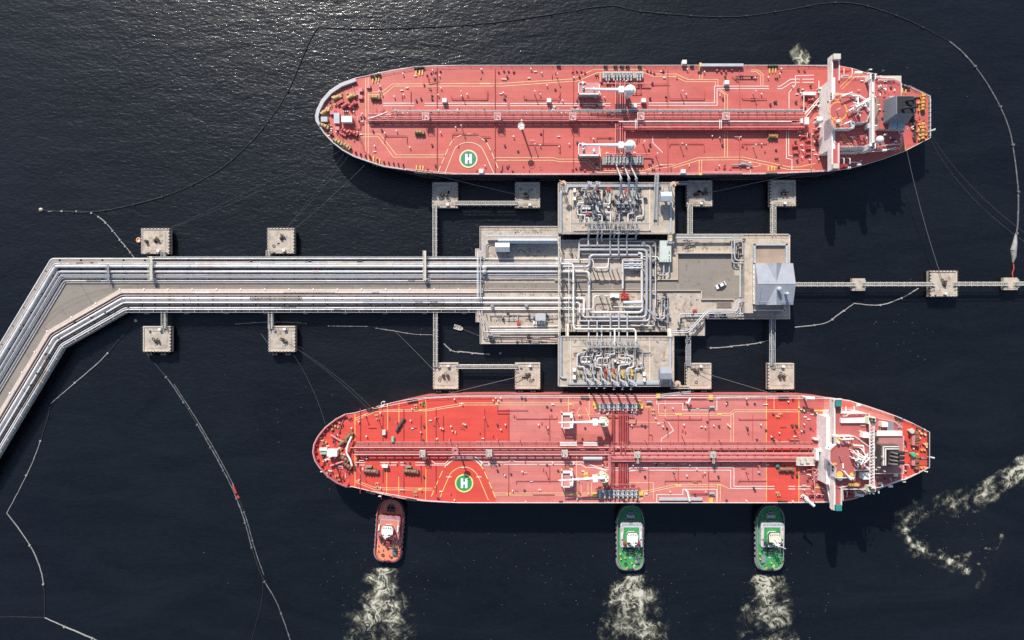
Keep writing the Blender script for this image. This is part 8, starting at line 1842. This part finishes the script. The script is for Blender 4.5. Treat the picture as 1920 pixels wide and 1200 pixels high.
rope('upper of two bow lines from the lower tanker toward the trestle dolphin', W(690, 766, 14.2), W(533, 638, ZD + 1), 5.0, .028)
rope('lower of two bow lines from the lower tanker toward the trestle dolphin', W(697, 765, 14.2), W(534, 639, ZD + 1), 6.5, .028)
rope('thin line from the small floating boom anchor to the lower dolphin', W(742, 622, .1), W(813, 694, ZD + .6), .5, .08)
rope('dinghy painter line to the jetty head', W(868, 617, .7), W(899, 630, ZT + .2), .6, .06)
rope('short loose line at the left corner of the tangled-hook dolphin', W(489, 625, .1), W(504, 646, ZD), .2, .07)
rope('short loose line at the right side of the tangled-hook dolphin', W(554, 648, ZD), W(571, 655, .1), .1, .07)
def buoy(u, v, label, m, r=.75):
    x, y, _ = W(u, v, .5); t = thing('mooring_buoy', label, 'buoy', (x, y, 0)); mb = MB(); mb.cyl(x, y, -.4, .4, r, n=14); mb.dome(x, y, .4, r, .5, 14); mk('body', mb, m, t); mb = MB(); mb.torus(x, y, 1.0, .22, .06, 10, 4, 'y'); mb.cyl(x, y, .7, 1.0, .08, n=5); mk('ring', mb, STEELD, t)
buoy(76, 393, 'cream yellow buoy at the left end of the dark boom', mat('cream_buoy', (.66, .55, .38), .6))
buoy(254, 601, 'small pale round float just below the trestle bend', mat('cream_buoy', (.66, .55, .38)), .6)
x, y, _ = W(259, 450, 1.4); t = thing('ring_buoy', 'orange ring buoy hanging at the left side of a trestle dolphin', 'buoy', (x, y, .5)); mb = MB(); mb.torus(x, y, 1.0, .85, .3, 16, 6); mk('ring', mb, ORANGE, t); mb = MB(); mb.cyl(x, y, .8, .9, .6, n=12); mk('cover', mb, LW, t); mb = MB(); mb.tube([(x + .6, y, 1.0), (x + 2.6, y, ZD - .2)], .07, 4); mk('lanyard', mb, ROPE, t)

# ================================================================== FOAM ON THE WATER
def foam_material():
    m = bpy.data.materials.new('churned_white_foam'); m.use_nodes = True; nt = m.node_tree; N = nt.nodes; L = nt.links
    b = N['Principled BSDF']; b.inputs['Roughness'].default_value = .8
    at = N.new('ShaderNodeAttribute'); at.attribute_name = 'foam_amount'
    g = N.new('ShaderNodeNewGeometry')
    def mth(op, a, c=None):
        n = N.new('ShaderNodeMath'); n.operation = op
        for i, x in enumerate((a, c)):
            if x is None: continue
            if isinstance(x, (int, float)): n.inputs[i].default_value = x
            else: L.new(x, n.inputs[i])
        return n.outputs[0]
    nw = N.new('ShaderNodeTexNoise'); nw.inputs['Scale'].default_value = .11; nw.inputs['Detail'].default_value = 3; nw.inputs['Roughness'].default_value = .6; L.new(g.outputs['Position'], nw.inputs['Vector'])
    vs_ = N.new('ShaderNodeVectorMath'); vs_.operation = 'MULTIPLY_ADD'; L.new(nw.outputs['Color'], vs_.inputs[0]); vs_.inputs[1].default_value = (13, 13, 0); L.new(g.outputs['Position'], vs_.inputs[2])
    def ridge(sc, det, w, wd):
        n = N.new('ShaderNodeTexNoise'); n.inputs['Scale'].default_value = sc; n.inputs['Detail'].default_value = det; n.inputs['Roughness'].default_value = .5; n.inputs['Distortion'].default_value = .4
        mp = N.new('ShaderNodeMapping'); mp.inputs['Location'].default_value = (w, w * .7, 0); L.new(vs_.outputs[0], mp.inputs['Vector']); L.new(mp.outputs[0], n.inputs['Vector'])
        a = mth('ABSOLUTE', mth('SUBTRACT', n.outputs[0], .5)); return mth('MAXIMUM', mth('SUBTRACT', 1.0, mth('MULTIPLY', a, wd)), 0.0)
    s = mth('MAXIMUM', ridge(.13, 1.5, 3.0, 13.0), mth('MULTIPLY', ridge(.27, 2.0, 41.0, 12.0), .9))
    s = mth('MAXIMUM', s, mth('MULTIPLY', ridge(.6, 2.0, 17.0, 9.0), .42))
    n4 = N.new('ShaderNodeTexNoise'); n4.inputs['Scale'].default_value = .16; n4.inputs['Detail'].default_value = 5; n4.inputs['Roughness'].default_value = .65; n4.inputs['Distortion'].default_value = .8
    L.new(g.outputs['Position'], n4.inputs['Vector'])
    n5 = N.new('ShaderNodeTexNoise'); n5.inputs['Scale'].default_value = .07; n5.inputs['Detail'].default_value = 3; n5.inputs['Distortion'].default_value = 1.5
    L.new(g.outputs['Position'], n5.inputs['Vector'])
    e = mth('ADD', at.outputs['Fac'], mth('ADD', mth('MULTIPLY', mth('SUBTRACT', n4.outputs[0], .5), 2.3), mth('MULTIPLY', mth('SUBTRACT', n5.outputs[0], .5), 1.2)))
    e = mth('MULTIPLY', e, mth('MINIMUM', mth('MULTIPLY', at.outputs['Fac'], 5.0), 1.0))
    sm = N.new('ShaderNodeMapRange'); sm.interpolation_type = 'SMOOTHSTEP'; sm.inputs[1].default_value = .1; sm.inputs[2].default_value = 1.05
    L.new(e, sm.inputs[0]); d = sm.outputs[0]
    al = mth('MULTIPLY', mth('ADD', mth('MULTIPLY', mth('POWER', s, 1.1), 1.0), mth('MULTIPLY', d, .17)), d)
    cl = N.new('ShaderNodeClamp'); L.new(al, cl.inputs[0])
    cr = N.new('ShaderNodeMix'); cr.data_type = 'RGBA'; L.new(cl.outputs[0], cr.inputs[0]); cr.inputs[6].default_value = (.10, .105, .065, 1); cr.inputs[7].default_value = (.52, .49, .38, 1)
    L.new(cr.outputs[2], b.inputs['Base Color']); L.new(cl.outputs[0], b.inputs['Alpha'])
    return m
FOAM = foam_material()
def foam(name, label, u0, v0, u1, v1, dens, step=3.0, z=.07):
    nx, ny = int((u1 - u0) / step) + 1, int((v1 - v0) / step) + 1
    vs = [W(u0 + i * step, v0 + j * step, z) for j in range(ny) for i in range(nx)]
    ds = [max(0., min(1.3, dens(u0 + i * step, v0 + j * step))) for j in range(ny) for i in range(nx)]
    mb = MB(); mb.add(vs, [(j * nx + i, (j + 1) * nx + i, (j + 1) * nx + i + 1, j * nx + i + 1) for j in range(ny - 1) for i in range(nx - 1)
                           if max(ds[j * nx + i], ds[(j + 1) * nx + i], ds[(j + 1) * nx + i + 1], ds[j * nx + i + 1]) > .001])
    o = mk(name, mb, FOAM, kind='stuff'); tag(o, label, 'foam')
    at = o.data.attributes.new('foam_amount', 'FLOAT', 'POINT'); at.data.foreach_set('value', ds)
    return o
def ss(a, b, x):
    t = max(0, min(1, (x - a) / (b - a))); return t * t * (3 - 2 * t)
def wash(cu, v0, w0, w1, L_, lean=0.0):
    def f(u, v):
        t = (v - v0) / L_
        if t < 0: return 0
        w = w0 + (w1 - w0) * min(1, t * 1.15); c = cu + lean * t * 30
        x = abs(u - c) / w
        wob = .12 * sin(v * .09 + cu) + .10 * sin(v * .21 + u * .05)
        g = math.exp(-((x + wob) / .78) ** 2) * (1.18 - .42 * t)
        rim = math.exp(-((x - .85) / .3) ** 2) * .38 * ss(.1, .4, t)
        return max(g * (1 - .45 * math.exp(-((t - .75) / .2) ** 2 - (x / .4) ** 2)), rim) * ss(0, .05, t) * ss(1.5, .7, t)
    return f
foam('propeller_wash', 'churned foam trailing behind the orange-red tug', 640, 1058, 790, 1240, wash(718, 1060, 28, 66, 150, -.25))
foam('propeller_wash', 'churned foam trailing behind the middle green tug', 1120, 1070, 1260, 1240, wash(1186, 1072, 28, 68, 145, .1))
foam('propeller_wash', 'churned foam trailing behind the rightmost green tug', 1380, 1072, 1500, 1240, wash(1440, 1074, 30, 54, 140, -.1))
def seg_d(p, pts):
    best = 1e9; tt = 0; n = len(pts) - 1
    for i in range(n):
        a, b = pts[i], pts[i + 1]; dx, dy = b[0] - a[0], b[1] - a[1]; t = max(0, min(1, ((p[0] - a[0]) * dx + (p[1] - a[1]) * dy) / (dx * dx + dy * dy)))
        d = hypot(p[0] - a[0] - t * dx, p[1] - a[1] - t * dy)
        if d < best: best = d; tt = (i + t) / n
    return best, tt
def swirl(u, v):
    d, t = seg_d((u, v), [(1925, 875), (1890, 900), (1860, 918), (1830, 935)]); a = ss(34, 4, d) * (1.1 - .5 * t)
    d, t = seg_d((u, v), [(1830, 935), (1790, 945), (1750, 940), (1720, 955), (1706, 968)]); a = max(a, ss(40, 2, d) * .55)
    d, t = seg_d((u, v), [(1708, 962), (1697, 985), (1700, 1005), (1712, 1022), (1745, 1038), (1775, 1048), (1800, 1058)]); a = max(a, ss(9, 1.0, d) * .95, ss(34, 4, d) * .46)
    d, t = seg_d((u, v), [(1762, 1035), (1780, 1052), (1805, 1062), (1812, 1072)]); a = max(a, ss(13, 2, d) * .85)
    d, t = seg_d((u, v), [(1790, 1044), (1815, 1040), (1823, 1035)]); a = max(a, ss(5, 1, d) * .8)
    d, t = seg_d((u, v), [(1848, 1028), (1868, 1030), (1876, 1018), (1878, 1005)]); a = max(a, ss(5, 1, d) * .8)
    d, t = seg_d((u, v), [(1835, 1055), (1848, 1075), (1832, 1100)]); a = max(a, ss(7, 1, d) * .35)
    return a * .8 * (1 + .3 * sin(u * .23 + v * .31))
foam('foam_swirl', 'curling foam trail beside the lower tanker\'s stern at the right edge', 1670, 850, 1940, 1130, swirl)
foam('foam_patch', 'small discharge splash at the upper tanker\'s far side by the bridge', 1470, 60, 1540, 124, lambda u, v: max(ss(24, 5, hypot((u - 1505) * .9, (v - 113) * .8)) * 1.0, ss(26, 3, hypot((u - 1492) * 1.3, (v - 92) * .7)) * .45))

# loose foam flecks; those at the upper left are painted sun sparkle
rnd = random.Random(77); mb = MB()
def fleck(u, v, r):
    x, y, _ = W(u, v, .1); k = rnd.randint(4, 6); a0 = rnd.random() * 6
    mb.add([(x + r * rnd.uniform(.5, 1.2) * 1.5 * cos(a0 + 2 * pi * i / k), y + r * rnd.uniform(.4, 1) * sin(a0 + 2 * pi * i / k), .1) for i in range(k)], [tuple(range(k))])
for cu, cv, su, sv, n in ((720, 1110, 90, 70, 80), (1185, 1120, 110, 70, 90), (1440, 1120, 90, 70, 70), (960, 1060, 260, 80, 60), (1790, 1010, 90, 70, 70), (700, 30, 150, 30, 40), (880, 450, 40, 40, 26), (1690, 620, 60, 60, 24), (300, 150, 220, 120, 46), (560, 900, 200, 200, 30), (1640, 180, 120, 80, 30)):
    for k in range(n): fleck(rnd.gauss(cu, su * .6), rnd.gauss(cv, sv * .6), rnd.uniform(.06, .17))
def onship(x, y): return False
o = mk('foam_sparkle_flecks', mb, mat('foam_and_sparkle', (.17, .17, .155), .8, var=.3, sc=1), kind='stuff'); tag(o, 'scattered tiny foam flecks and painted sun sparkles on the dark water', 'foam')
